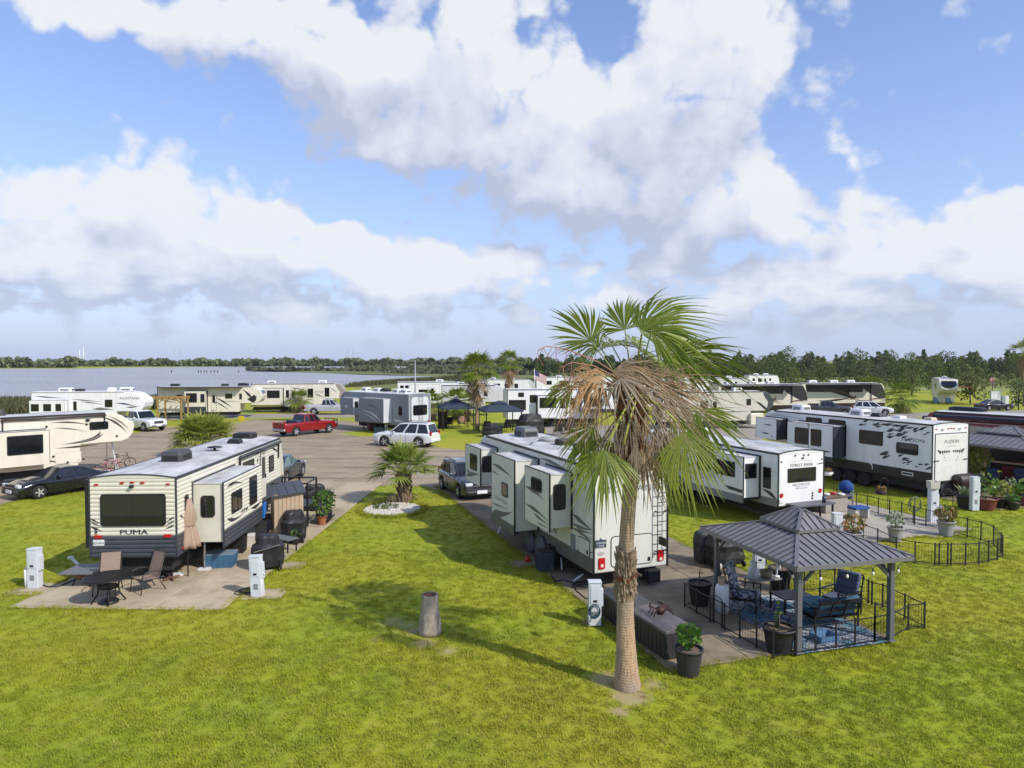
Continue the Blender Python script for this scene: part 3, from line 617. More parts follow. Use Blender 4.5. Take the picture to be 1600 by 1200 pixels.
def rv(name, label, cat, rear_mid, yaw, L, W, z0, z1, kind, body, group='camping trailers and motorhomes parked on the pads', skirt=None, zs=None, roof=None, cap=None, axle=None, trim=BLACK, arch=.07, prof=None, skirt_rear=True, wheels=True, rim=None, dark_chassis=True):
    root = thing(name, label, cat, (rear_mid[0], rear_mid[1], .03), yaw, group)
    pr = prof or (prof_fifth(L, z0, z1) if kind == 'fifth' else prof_travel(L, z0, z1) if kind == 'travel' else prof_moto(L, z0, z1))
    Fr = Face((-W/2, 0, 0), (0, 1, 0), (0, 0, 1))
    b = MB(); b.prism(pr, Fr, 0, W); b.build('body', body, root, bevel=.06, seg=3)
    Fc = faces(W, L)
    yroof = max(p[0] for p in pr if p[1] > z1-.01)
    # domed roof sheet with a drip edge
    r = MB(); n = 8; ys = [-.015, yroof*.33, yroof*.66, yroof]
    v = [(W/2*(2*i/n-1)*.985, y, z1 + .006 + arch*(1-(2*i/n-1)**2)) for y in ys for i in range(n+1)]
    r.add(v, [(j*(n+1)+i, j*(n+1)+i+1, (j+1)*(n+1)+i+1, (j+1)*(n+1)+i) for j in range(3) for i in range(n)], 0, True)
    e = [(W/2*(2*i/n-1)*.985, z1+.006+arch*(1-(2*i/n-1)**2)) for i in range(n+1)]
    r.add([(a, -.015, z) for a, z in e]+[(W/2*.985, -.015, z1-.03), (-W/2*.985, -.015, z1-.03)], [list(range(n+3))], 1)
    ro = r.build('roof', [roof or ROOFM, body], root)
    t = MB()
    for sx in (-1, 1): t.box(sx*W/2-.03, sx*W/2+.03, -.02, yroof+.02, z1-.06, z1+.018)
    pts = [(a, z) for a, z in e]
    for (a, z), (a2, z2) in zip(pts[:-1], pts[1:]): t.bar((a, -.02, z), (a2, -.02, z2), .035, .035)
    for sx in (-1, 1): t.box(sx*W/2-.022, sx*W/2+.022, -.022, .022, z0, z1-.06)
    t.build('edge_trim', trim, root)
    if skirt:
        s = MB(); yend = next(p[0] for p in pr[1:] if True)
        for sx in (-1, 1): s.box(*sorted((sx*(W/2-.02), sx*(W/2+.006))), .0, yend, z0-.01, zs)
        if skirt_rear: s.box(-W/2+.01, W/2-.01, -.008, .05, z0-.01, zs)
        s.build('lower_panel', skirt, root)
    if dark_chassis:
        c = MB(); ye = pr[1][0]-.3; c.box(-W/2+.25, W/2-.25, .25, ye, .38, z0+.05); c.box(-.6, -.5, .0, ye, .3, .5); c.box(.5, .6, 0, ye, .3, .5)
        for y_ in (.6, L*.68 if kind == 'fifth' else L-1.2):
            for sx in (-1, 1): c.bar((sx*W*.33, y_, .5), (sx*W*.33, y_, .02), .07); c.box(sx*W*.33-.12, sx*W*.33+.12, y_-.12, y_+.12, .02, .05)
        c.build('chassis', CHASSIS, root)
    if wheels:
        ax = axle if axle is not None else (L*.36, L*.36+.9)
        for y_ in ax:
            for sx in (-1, 1): wheel(root, sx*(W/2-.13), y_, .37, .2, sx, rim)
        for sx in (-1, 1):
            w_ = MB(); F = Fc['R' if sx > 0 else 'L']
            for y_ in ax:
                aa = F.sy*y_; w_.prism([(aa+.46*cos(k*pi/10), max(z0-.02, .37+.46*sin(k*pi/10))) for k in range(11)] , F, -.2, .010)
            w_.build('wheel_arch', CHASSIS, root)
    return root, Fc
def slide(root, W, side, y0, y1, z0, z1, t, mat, trim=BLACK, flange=.0, roof=None, skirt=None, zs=0, endmat=None, drop=0.0):
    'a pulled-out room: returns part and its outer, rear and front faces'
    sx = 1 if side == 'R' else -1; x0, x1 = sx*(W/2-.05), sx*(W/2+t); m_ = MB()
    m_.box(*sorted((x0, x1-sx*.02)), y0+.05, y1-.05, z0, z1, 0)
    m_.box(*sorted((x1-sx*.045, x1)), y0, y1, z0-drop, z1+.03, 1)            # outer fascia panel
    o = m_.build('slide_out', [endmat or mat, mat], root, bevel=.012)
    g = MB()                                                               # black flange on the wall of the body and round the fascia
    xw = sorted((sx*(W/2-.01), sx*(W/2+.03)))
    g.box(*xw, y0-.05, y0+.05, z0-.05, z1+.07); g.box(*xw, y1-.05, y1+.05, z0-.05, z1+.07); g.box(*xw, y0+.05, y1-.05, z1+.002, z1+.07)
    e = sorted((x1-sx*.05, x1+sx*.004))
    g.box(*e, y0-.012, y0+.012, z0-drop, z1+.03); g.box(*e, y1-.012, y1+.012, z0-drop, z1+.03)
    g.box(*e, y0, y1, z1+.022, z1+.045)
    g.build('flange', trim, o)
    rf = MB(); rf.box(*sorted((x0, x1-sx*.05)), y0+.03, y1-.03, z1-.01, z1+.02); rf.build('slide_roof', roof or ROOFM, o)
    if skirt:
        s = MB(); s.box(*sorted((x1-sx*.03, x1+sx*.006)), y0+.014, y1-.014, z0-drop-.002, zs); s.build('lower_panel', skirt, o)
    Fo = Face((x1, 0, 0), (0, sx, 0), (0, 0, 1), sx)
    Fb = Face((0, y0+.05, 0), (1, 0, 0), (0, 0, 1), 1)
    Ff = Face((0, y1-.05, 0), (-1, 0, 0), (0, 0, 1), -1)
    return o, Fo, Fb, (min(x0, x1), max(x0, x1))
def lamp(par, F, a, b, w, h, mat, name='tail_light', r=.02, t=.03):
    m_ = MB(); m_.prism(rrect(a-w/2, a+w/2, b-h/2, b+h/2, r), F, -.003, t); return m_.build(name, mat, par)
def ladder(par, F, a, b0, b1, n=8, w=.36):
    m_ = MB(); o = .14
    for s in (-1, 1):
        m_.tube([F.pt(a+s*w/2, b0, 0), F.pt(a+s*w/2, b0+.02, o), F.pt(a+s*w/2, b1, o), F.pt(a+s*w/2, b1+.05, 0)], .016, 6)
        for z in (b0+.1, (b0+b1)/2): m_.tube([F.pt(a+s*w/2, z, 0), F.pt(a+s*w/2, z, o+.02)], .022, 6)
    ld = m_.build('ladder', BLACKM, par)
    for i in range(n):
        z = lerp(b0+.15, b1-.15, i/(n-1)); r_ = MB(); r_.tube([F.pt(a-w/2, z, o), F.pt(a+w/2, z, o)], .014, 5); r_.build('rung', BLACKM, ld)
    return ld
def awning(par, F, y0, y1, z, zb, mat=None, r=.07):
    m_ = MB(); p = lambda y, b, n: F.pt(F.sy*y, b, n)
    m_.tube([p(y0, z, .11), p(y1, z, .11)], r, 10, sm=True); aw = m_.build('awning_roll', mat or RVW, par)
    for y in (y0+.06, y1-.06):
        a_ = MB(); a_.bar(p(y, z, .07), p(y, zb, .05), .06, .06); a_.build('awning_arm', BLACK, par)
    return aw
def graphics(par, F, strokes, mats):
    m_ = MB()
    for st in strokes: (y0, b0), (y1, b1), (y2, b2), w, k = st[:5]; ribbon(m_, F, bez((F.sy*y0, b0), (F.sy*y1, b1), (F.sy*y2, b2)), w, k, st[5] if len(st) > 5 else .35)
    return m_.build('graphic_stripes', mats, par)
def rear_right(px, d, W, yaw): 'not used'
def mid_from(corner, W, yaw, side):
    'rear centre from the rear left / rear right corner on the ground plan'
    s = 1 if side == 'L' else -1; return (corner[0]+s*cos(yaw)*W/2, corner[1]+s*sin(yaw)*W/2)

# ================= cream trailer with ribbed siding on the left pad
W, L, z0, z1 = 2.55, 11.6, .84, 3.26
A, FA = rv('travel_trailer', 'cream travel trailer with ribbed siding, charcoal lower band and big dark rear window', 'travel trailer',
    mid_from((-12.68, 21.0), W, YA, 'L'), YA, L, W, z0, z1, 'travel', P('cream_base', (.6, .56, .45), .5), axle=(4.4, 5.3), trim=CHAR, arch=.10)
SID = P('cream_siding', (.72, .68, .56), .42, var=.10, vs=1.2); SIDG = P('charcoal_siding', (.06, .068, .08), .45, var=.2)
def siding(par, F, a0, a1, b0, b1, mat, pitch=.125, holes=None, d=.022, name='siding_board'):
    'ribbed boards, each board of its own'
    n = round((b1-b0)/pitch); p = (b1-b0)/n; proto = None; base = b0
    for i in range(n):
        if proto is None:
            m_ = MB(); q = [(b0, .002), (b0+p*.12, d*.5), (b0+p*.30, d), (b0+p*.72, d), (b0+p*.9, d*.5), (b0+p, .002)]
            v = [F.pt(a0, b, n_) for b, n_ in q]+[F.pt(a1, b, n_) for b, n_ in q]; k = len(q)
            m_.add(v, [(j, k+j, k+j+1, j+1) for j in range(k-1)]+[tuple(range(k))[::-1], tuple(range(k, 2*k))]); proto = o = m_.build(name, mat, par)
        else: o = proto.copy(); COL.objects.link(o); o.parent = par
        o.location = F.B*(p*i)
zsp = 1.50
B = FA['B']; siding(A, B, -W/2+.03, W/2-.03, zsp, z1-.02, SID); siding(A, B, -W/2+.03, W/2-.03, z0, zsp, SIDG)
Rr = FA['R']; siding(A, Rr, .03, L-.75, zsp, z1-.08, SID); siding(A, Rr, .03, L-.2, z0, zsp, SIDG)
arc = MB(); ne = 10; arc.add([(W/2*(2*i/ne-1)*.98, -.024, z1-.02) for i in range(ne+1)]+[(W/2*(2*i/ne-1)*.98, -.024, z1+.10*(1-(2*i/ne-1)**2)) for i in range(ne+1)], [(i, i+1, ne+2+i, ne+1+i) for i in range(ne)]); arc.build('gable_panel', SID, A)
o_ = .024
window(A, B, -.94, .98, 1.80, 2.78, .10, off=o_, hm=(2.10,), mull=(.02,), fr=.06)
bl = MB(); bl.prism(rrect(-.88, .92, 2.12, 2.72, .05), B, .03, .054)
for k in range(14): bl.prism([(-.86, 2.15+k*.04), (.90, 2.15+k*.04), (.90, 2.165+k*.04), (-.86, 2.165+k*.04)], B, .05, .058)
bl.build('blind', P('blind_slats', (.028, .030, .026), .12, spec=.6), A)
for a in (-1.05, -.30, 0, .30, 1.05): lamp(A, B, a, 3.07 + .06*(1-abs(a)), .12, .05, REDL, 'marker_light', t=.05)
mc = MB(); mc.box(-.05, .05, -.13, -.02, 2.98, 3.05); mc.build('camera_pod', BLACK, A)
lamp(A, B, -1.02, 1.49, .22, .09, REDL, t=.05); lamp(A, B, 1.02, 1.50, .22, .10, REDL, t=.05)
pl = MB(); pl.prism(rrect(-1.18, -.85, 1.22, 1.40, .02), B, .02, .035); lp = pl.build('license_plate', RVW, A); B.k = 62; text(lp, B, '027-4574', -1.015, 1.27, .085, DGREY)
B2 = Face(B.O + V((0, -o_, 0)), B.A, B.B); text(A, B2, 'PUMA', .02, 1.55, .21, DGREY, bold=.025, sx=1.5)
graphics(A, B2, [((-1.24, 2.05), (-1.1, 1.95), (-.95, 1.90), .05, 0), ((-1.24, 1.98), (-1.1, 1.85), (-.92, 1.80), .06, 1), ((-1.24, 1.82), (-1.1, 1.72), (-.9, 1.66), .06, 0),
    ((1.24, 2.08), (1.1, 2.0), (.98, 1.92), .05, 0), ((1.24, 1.98), (1.1, 1.88), (.96, 1.80), .07, 1), ((1.24, 1.85), (1.1, 1.76), (.94, 1.70), .05, 0)], [DGREY, MGREY])
for k, mt in enumerate((DGREY, DGREY, P('amber_lens', (.4, .15, .02), .3))): lamp(A, B, -1.08, 1.72-.09*k, .07, .07, mt, 'outlet', r=.034, t=.05)
lamp(A, FA['R'], .35, 1.02, .12, .05, REDL, 'marker_light', t=.05)
window(A, Rr, .55, .82, 1.70, 2.62, .10, off=o_)
o, Fo, Fb, xs = slide(A, W, 'R', 1.15, 5.0, .98, 2.86, 1.0, P('slide_end_cream', (.66, .64, .53), .45, var=.1), trim=CHAR, drop=.18)
Fo.O.x += 0.0; siding(o, Fo, 1.16, 4.99, 1.36, 2.87, SID, name='siding_board'); siding(o, Fo, 1.16, 4.99, .80, 1.36, SIDG, name='siding_board')
window(o, Fb, W/2+.26, W/2+.70, 1.78, 2.48, .10, sub=True)
window(o, Fo, 1.75, 2.75, 1.75, 2.45, .08, mull=(2.3,), sub=True, off=o_); window(o, Fo, 3.55, 4.35, 1.65, 2.65, .08, hm=(2.2,), sub=True, off=o_)
Fo2 = Face(Fo.O+Fo.N*o_, Fo.A, Fo.B, Fo.sy); text(o, Fo2, 'PUMA', 3.05, 1.56, .2, DGREY, bold=.02, sx=1.3)
graphics(o, Fo2, [((1.35, 2.68), (1.9, 2.85), (2.9, 2.58), .10, 0), ((1.35, 1.72), (1.8, 1.45), (2.9, 1.52), .12, 0), ((3.7, 1.55), (4.4, 1.42), (4.95, 1.62), .14, 0)], [DGREY])
window(A, Rr, 5.9, 7.2, 2.25, 2.85, .07, off=o_, mull=(6.5,)); d_ = door(A, Face(Rr.O+V((o_, 0, 0)), Rr.A, Rr.B, 1), 8.0, 8.7, 1.0, 2.9, SID); window(A, Rr, 9.2, 9.9, 1.95, 2.65, .07, off=o_)
awning(A, Rr, 5.4, 10.6, 3.12, 2.4, CHAR); lamp(A, Rr, 7.7, 2.7, .1, .14, BLACK, 'porch_light')
graphics(A, Face(Rr.O+V((o_, 0, 0)), Rr.A, Rr.B, 1), [((7.3, 2.95), (8.2, 3.1), (9.0, 2.9), .1, 0), ((9.6, 2.95), (10.2, 2.85), (10.8, 2.6), .1, 0), ((.2, 2.1), (.35, 1.95), (.5, 1.95), .06, 0)], [DGREY])
GREYAC = P('grey_plastic', (.055, .058, .062), .55, var=.2)
roof_ac(A, 3.1, z1+.09, GREYAC, w=.72, l=1.05, h=.36); roof_ac(A, 10.1, z1+.08, BLACK, w=.9, l=.8, h=.26)
roof_vent(A, .25, 8.1, z1+.08, BLACK, .5, .2)
an = MB(); an.tube([(.35, 5.6, z1+.05), (.35, 5.6, z1+.22)], .05, 8); an.lathe([(.001, 0), (.26, .02), (.28, .05), (.001, .09)], 12, (.35, 5.6, z1+.2)); an.build('antenna', BLACK, A)
aw = MB(); aw.box(-W/2-.13, -W/2-.01, .1, 10, z1-.25, z1-.1); aw.bar((-W/2-.07, .06, z1-.05), (-W/2-.07, .06, 1.15), .13, .12); aw.build('awning_roll', BLACK, A)

# ================= pale fifth wheel behind the big palm
W, L, z0, z1 = 2.5, 10.9, .56, 3.66
MC = (2.38, 20.3); YM = radians(21.0)
M_, FM = rv('fifth_wheel_trailer', 'pale fifth wheel with olive swooshes and rear ladder, behind the big palm', 'trailer',
    mid_from(MC, W, YM, 'L'), YM, L, W, z0, z1, 'fifth', PALE, axle=(3.75, 4.7), arch=.06, skirt=OLIVE, zs=1.0, skirt_rear=False)
B, Lf, Rr = FM['B'], FM['L'], FM['R']
text(M_, B, 'MONTANA', 0, 2.90, .27, MGREY, bold=.01, sx=1.15, gap=1.35)
hatch(M_, B, -.70, .72, .70, 1.62, PALE, .12); ladder(M_, B, .98, .95, 3.55, 9, .34)
for a in (-1.0, 1.0): lamp(M_, B, a, .86 if a < 0 else .9, .20, .32, REDL, t=.04)
for a in (-1.0, 1.0): lamp(M_, B, a, .80, .10, .10, P('lens_white', (.75, .6, .5), .3), 'reverse_light', r=.05, t=.05)
for a in (-1.1, -.3, 0, .3, 1.1): lamp(M_, B, a, 3.52, .1, .05, REDL, 'marker_light')
pb = MB(); pb.prism([(-1.2, 1.33), (-.85, 1.33), (-.85, 1.55), (-.98, 1.55), (-1.03, 1.61), (-1.08, 1.55), (-1.2, 1.55)], B, 0, .02); bd = pb.build('badge', P('navy_badge', (.06, .07, .11), .4), M_)
B.k = 40; text(bd, B, 'OWNERS', -1.025, 1.44, .075, RVW, bold=.01); text(bd, B, 'CLUB', -1.025, 1.36, .075, RVW, bold=.01)
pb = MB(); pb.prism([(-1.02+.11*cos(i*pi/8), 1.15+.05*sin(i*pi/8)) for i in range(16)], B, 0, .012); pb.build('badge', LGREY, M_)
lamp(M_, B, .05, 2.42, .05, .05, BLACK, 'outlet'); mb_ = MB(); mb_.box(.55, .95, -.1, .3, .12, .5); mb_.build('stabiliser_jack', CHASSIS, M_)
# slides
o1, F1, Fb1, x1 = slide(M_, W, 'L', 1.45, 3.42, 1.62, 3.28, .78, PALE, drop=.10)
window(o1, Fb1, -W/2-.62, -W/2-.20, 2.18, 2.98, .08, mull=(-W/2-.41,), sub=True); window(o1, F1, 2.0, 2.85, 2.62, 3.05, .10, sub=True, mull=(2.4,))
graphics(o1, F1, [((3.4, 2.62), (2.6, 2.65), (1.85, 2.45), .16, 0), ((3.4, 2.05), (2.4, 2.05), (1.5, 1.85), .13, 0), ((2.7, 1.88), (2.2, 1.8), (1.5, 1.75), .09, 0), ((2.4, 1.65), (2, 1.62), (1.5, 1.64), .06, 1)], [OLIVE, MGREY])
o2, F2, Fb2, x2 = slide(M_, W, 'L', 4.05, 6.35, .95, 3.36, .92, PALE, drop=.12, skirt=OLIVE, zs=1.16)
window(o2, F2, 4.65, 5.25, 2.0, 2.5, .08, sub=True); lamp(o2, F2, 5.0, 2.82, .28, .18, BLACK, 'outlet')
text(o2, F2, 'MONTANA', F2.sy*5.35, 1.74, .22, MGREY, bold=.01, gap=1.2)
graphics(o2, F2, [((6.3, 2.98), (5.3, 3.02), (4.2, 2.75), .14, 0), ((6.3, 2.72), (5.9, 2.72), (5.5, 2.66), .06, 0), ((6.3, 1.55), (5.6, 1.55), (4.7, 1.62), .07, 1), ((6.3, 1.2), (5.2, 1.25), (4.2, 1.62), .3, 0, .2)], [OLIVE, MGREY])
o3, F3, Fb3, x3 = slide(M_, W, 'L', 8.2, 10.15, 1.86, 3.26, .75, PALE, drop=.06)
window(o3, Fb3, -W/2-.66, -W/2-.18, 2.35, 3.0, .08, mull=(-W/2-.42,), sub=True); window(o3, F3, 8.6, 9.5, 2.35, 3.0, .1, sub=True)
graphics(o3, F3, [((10.1, 1.95), (9.2, 2.2), (8.3, 2.25), .2, 0), ((10.1, 2.2), (9.6, 2.2), (9, 2.1), .1, 1)], [OLIVE, MGREY])
# body side details
hatch(M_, Lf, .25, 1.0, .98, 1.48, PALE, .08); hatch(M_, Lf, 2.6, 3.5, 1.15, 1.5, PALE, .06); lamp(M_, Lf, -1.35, 1.18, .28, .5, SLATE, 'outlet')
graphics(M_, Lf, [((1.44, 2.05), (.9, 1.95), (.02, 1.8), .16, 0), ((1.44, 1.75), (.9, 1.7), (.02, 1.85), .12, 1), ((1.44, 1.6), (.9, 1.62), (.02, 1.75), .1, 1), ((1.3, 1.62), (.8, 1.55), (.02, 1.55), .08, 0), ((.9, 1.6), (.5, 1.55), (.02, 1.42), .05, 0),
   ((7.9, 2.9), (7.0, 3.2), (6.4, 2.9), .2, 0), ((4.0, 3.45), (2.8, 3.5), (1.0, 3.2), .12, 0), ((1.2, .98), (.6, 1.05), (.02, 1.2), .16, 0)], [OLIVE, MGREY])
window(M_, Lf, 7.2, 7.7, 2.85, 3.2, .08)
lg = MB()
for y_ in (8.0,): lg.bar((-W/2+.2, y_, 1.75), (-W/2+.2, y_, .05), .09); lg.bar((W/2-.2, y_, 1.75), (W/2-.2, y_, .05), .09)
lg.bar((-W/2+.1, 7.6, .7), (-W/2-.3, 7.4, .08), .05); lg.build('landing_leg', ALU, M_)
for y_ in (3.75, 4.7): wheel(M_, -W/2-.06, y_, .40, .10, -1, covered=True)
roof_ac(M_, 8.3, z1+.06, P('grey_vinyl', (.13, .14, .15), .6, var=.15), w=.72, l=1.1, h=.38); roof_ac(M_, 5.1, z1+.04, BLACK, w=.62, l=.5, h=.24, x=.2); roof_ac(M_, 3.5, z1+.04, BLACK, w=.72, l=.5, h=.26, x=.2)
ct = MB(); ct.lathe([(.001, 0), (.34, .02), (.30, .14), (.001, .2)], 14, (.1, 6.4, z1+.05)); ct.tube([(.1, 6.4, z1+.1), (-.5, 6.0, z1+.25), (-.85, 5.6, z1+.12)], .03, 6); ct.build('antenna', P('grey_cover', (.3, .3, .3), .7), M_)
gp = MB(); gp.prism(rrect(-W/2+.1, W/2-.1, 1.85, 3.2, .3), Face((0, L-.02, 0), (-1, 0, 0), (0, 0, 1)), -.3, -.02); 

# ================= white trailer in the second row, right of the palm
W, L, z0, z1 = 2.44, 10.6, .82, 3.0
Wd, FW = rv('travel_trailer', 'white travel trailer with grey lower band and wide dark rear window', 'travel trailer',
    mid_from((10.84, 28.5), W, YD, 'L'), YD, L, W, z0, z1, 'travel', RVW, axle=(5.0, 6.0), arch=.10, skirt=P('grey_lower', (.20, .21, .23), .5), zs=1.12, skirt_rear=False)
B, Lf = FW['B'], FW['L']
text(Wd, B, 'FOREST RIVER', 0, 2.42, .17, DGREY, bold=.02, sx=1.15); text(Wd, B, 'WILDWOOD', .0, 1.60, .17, MGREY, bold=.005, sx=.95); text(Wd, B, 'HERITAGE GLEN', .0, 1.49, .09, MGREY, sx=1.0)
window(Wd, B, -.74, .78, 1.78, 2.36, .02, mull=(.12, .42), fr=.03)
for a in (-1.06, 1.02): lamp(Wd, B, a, 1.28 if a < 0 else 1.34, .17, .19, REDL, r=.085)
for a in (-.35, .1, .35): lamp(Wd, B, a, 2.88, .07, .07, BLACK, 'marker_light', r=.03)
for a in (-1.08, 1.1): lamp(Wd, B, a, 2.66, .06, .06, BLACK, 'outlet', r=.03)
for k in range(3): lamp(Wd, B, .60, 1.27-.11*k, .07, .07, BLACK, 'outlet', r=.03)
lamp(Wd, B, .05, 2.76, .12, .06, BLACK, 'camera_pod'); lamp(Wd, B, -1.05, 1.05, .24, .14, RVW, 'license_plate')
graphics(Wd, B, [((-.6, 2.62), (-.3, 2.63), (.0, 2.66), .02, 0), ((.6, 2.62), (.3, 2.63), (.0, 2.66), .02, 0), ((1.22, 2.50), (1.0, 2.48), (.75, 2.46), .05, 1)], [LGREY, DGREY])
window(Wd, Lf, .42, .86, 1.48, 2.36, .03); window(Wd, Lf, 5.4, 6.2, 1.8, 2.5, .03)
graphics(Wd, Lf, [((.95, 1.40), (.5, 1.40), (.02, 1.05), .18, 0, .6), ((1, 2.25), (.5, 2.25), (.02, 2.2), .05, 1), ((4.8, 2.2), (7.0, 2.2), (9.5, 2.0), .1, 1)], [DGREY, LGREY])
o, Fo, Fb, xs = slide(Wd, W, 'L', 1.05, 4.85, 1.05, 2.74, .9, RVW, drop=.2, skirt=MATS['grey_lower'], zs=1.16)
window(o, Fo, 1.55, 2.95, 1.85, 2.50, .02, mull=(2.2,), sub=True, fr=.03); window(o, Fo, 3.15, 4.1, 1.85, 2.5, .02, sub=True, fr=.03); window(o, Fb, -W/2-.76, -W/2-.16, 1.85, 2.48, .02, sub=True, fr=.03)
text(o, Fo, 'WILDWOOD', Fo.sy*3.65, 1.62, .22, DGREY, bold=.0, sx=.95); text(o, Fo, 'HERITAGE GLEN', Fo.sy*3.6, 1.49, .11, DGREY, sx=.95)
st = MB(); st.poly([(-2.2, 1.45), (-1.08, 1.40), (-1.08, 1.26), (-1.95, 1.30)], Fo, Fo.off()); st.build('graphic_stripes', DGREY, o)
sk = MB(); sk.box(-W/2-.8, -W/2, 1.15, 1.22, .95, 1.05); sk.build('slide_rail', CHASSIS, Wd)
roof_ac(Wd, 6.7, z1+.08, RVW, w=.75, l=.9, h=.36, grille=True); sp = MB(); sp.box(.0, .9, 1.3, 3.4, z1+.09, z1+.12); sp.build('solar_panel', P('solar_grey', (.35, .37, .4), .3), Wd)

# ================= white toy hauler with black splinter graphics
W, L, z0, z1 = 2.56, 12.0, .82, 3.66
Fz, FF = rv('toy_hauler', 'long white toy hauler with shattered black graphics and a ramp door facing the lawn', 'toy hauler',
    mid_from((20.5, 34.2), W, YE, 'L'), YE, L, W, z0, z1, 'fifth', RVW, axle=(4.0, 4.95, 5.9), arch=.07, skirt=BLACK, zs=1.30, skirt_rear=False, rim=P('bright_rim', (.7, .7, .7), .3, metal=.6))
B, Lf = FF['B'], FF['L']
rd = MB(); rd.prism(rrect(-1.13, 1.13, .86, 3.22, .04), B, -.003, .02, m=1); rd.prism(rrect(-1.10, 1.10, .88, 3.18, .03), B, 0, .03); rd.build('ramp_door', [P('ramp_white', (.72, .71, .66), .4, var=.12), BLACK], Fz)
BR = Face(B.O+V((0, -.03, 0)), B.A, B.B); text(Fz, BR, 'FUZION', .0, 2.72, .24, DGREY, shear=.3, bold=.01, sx=1.2); text(Fz, BR, 'toy hauler', .05, 2.54, .12, LGREY, shear=.3)
gw = MB(); of = BR.off()
for s in (-1, 1):
    for k in range(5): a0 = s*(.10+.15*k); gw.poly([(a0, 2.36-.01*k), (a0+s*.13, 2.36+.01*k), (a0+s*.11, 2.28-.012*k), (a0+s*.02, 2.24-.012*k)][::s], BR, of)
    gw.poly([(s*.85, 2.40), (s*1.0, 2.42), (s*.8, 2.22)][::-s], BR, of)
    for k in range(3): gw.poly([(s*(.35+.1*k), 1.80+.16*k), (s*(.38+.1*k), 1.92+.16*k), (s*(.41+.1*k), 1.88+.16*k)][::-s], BR, of)
gw.build('graphic_stripes', DGREY, Fz)
for s in (-1, 1):
    hg = MB(); hg.prism([(s*.86, 1.86), (s*1.2, 1.86), (s*1.2, 1.90), (s*.86, 1.90)], BR, 0, .03); hg.build('hinge', BLACK, Fz)
for a in (-1.05, -.2, 0, .2, 1.05): lamp(Fz, B, a, 3.44, .09, .06, REDL, 'marker_light')
for a in (-.6, .6): lamp(Fz, B, a, 3.4, .18, .1, LGREY, 'outlet')
window(Fz, Lf, 2.8, 4.3, 2.30, 3.05, .08); window(Fz, Lf, .75, 2.0, 2.05, 2.62, .10); window(Fz, Lf, 5.2, 6.4, 3.12, 3.46, .1); window(Fz, Lf, 6.9, 8.1, 3.12, 3.46, .1)
random.seed(5); sg = MB(); of = Lf.off()
def shards(y0, b0, y1, b1, n, s):
    for k in range(n):
        y, b = lerp(y0, y1, random.random()), lerp(b0, b1, random.random()); a = random.uniform(.1, .45); l = random.uniform(.4, 1)*s
        c, si = cos(a), sin(a); w = l*random.uniform(.12, .25)
        sg.poly([(-y+l*c, b+l*si), (-y-w*si, b+w*c), (-y-l*c*.6, b-l*si*.6), (-y+w*si, b-w*c)], Lf, of + .0004*k)
shards(.1, 3.15, 2.6, 3.5, 18, .42); shards(.1, 1.38, 1.6, 1.75, 13, .30); shards(1.5, 1.6, 3.2, 2.0, 8, .40); shards(2.7, 3.3, 4.8, 3.55, 8, .45); shards(1.4, 2.75, 3.0, 3.0, 8, .45)
sg.build('graphic_stripes', P('black_graphic', (.03, .03, .033), .4), Fz); text(Fz, Lf, 'FUZION', Lf.sy*1.1, 2.72, .25, DGREY, shear=.35, bold=.01, sx=1.4)
o, Fo, Fb, xs = slide(Fz, W, 'L', 5.2, 8.6, 1.36, 3.15, .95, RVW, drop=.2, skirt=BLACK, zs=1.45, endmat=P('slide_end_dark', (.035, .04, .05), .25))
window(o, Fo, 6.0, 8.0, 1.95, 2.9, .08, sub=True); graphics(o, Fo, [((5.3, 1.75), (5.8, 1.7), (6.5, 1.75), .1, 0), ((6.3, 1.6), (7.2, 1.65), (8.2, 1.5), .05, 0)], [DGREY])
o, Fo, Fb, xs = slide(Fz, W, 'L', 9.6, 11.4, 1.95, 3.2, .85, RVW, endmat=MATS['slide_end_dark']); graphics(o, Fo, [((10.0, 2.8), (10.3, 2.85), (10.8, 2.8), .08, 0), ((10.2, 2.3), (10.6, 2.25), (11, 2.35), .1, 0), ((9.9, 2.1), (10.0, 2.2), (10.1, 2.1), .08, 0)], [DGREY])
graphics(Fz, Lf, [((9.5, 1.9), (8.9, 1.75), (8.6, 1.7), .1, 0), ((11.6, 3.3), (10, 3.45), (8.3, 3.3), .08, 1), ((11.4, 3.4), (10.4, 3.5), (9.5, 3.45), .06, 1)], [DGREY, LGREY])
wl = MB(); wl.prism(rrect(-1.65, -1.0, .98, 1.16, .01), Lf, 0, .02); wl2 = wl.build('hatch', RVW, Fz); wl = MB(); wl.prism(rrect(-1.61, -1.04, 1.02, 1.12, .01), Lf, 0, .024); wl.build('vent_grille', BLACK, wl2)
ar = MB()
ar.tube([Lf.pt(-(4.95+1.55*cos(t)), 1.0+.42*abs(sin(t))**.4, .02) for t in [k*pi/20 for k in range(21)]], .03, 6); ar.build('fender', RVW, Fz)
roof_ac(Fz, 5.4, z1+.06, RVW, w=.75, l=.95, h=.34, grille=True); roof_ac(Fz, 9.8, z1+.05, RVW, w=.75, l=.95, h=.34, grille=True); roof_vent(Fz, -.1, 4.1, z1+.06, BLACK, .6, .2); roof_vent(Fz, .5, 1.5, z1+.06, P('vent_tan', (.6, .5, .38), .5), .45, .14); roof_vent(Fz, .0, 2.9, z1+.06, RVW, .5, .14)

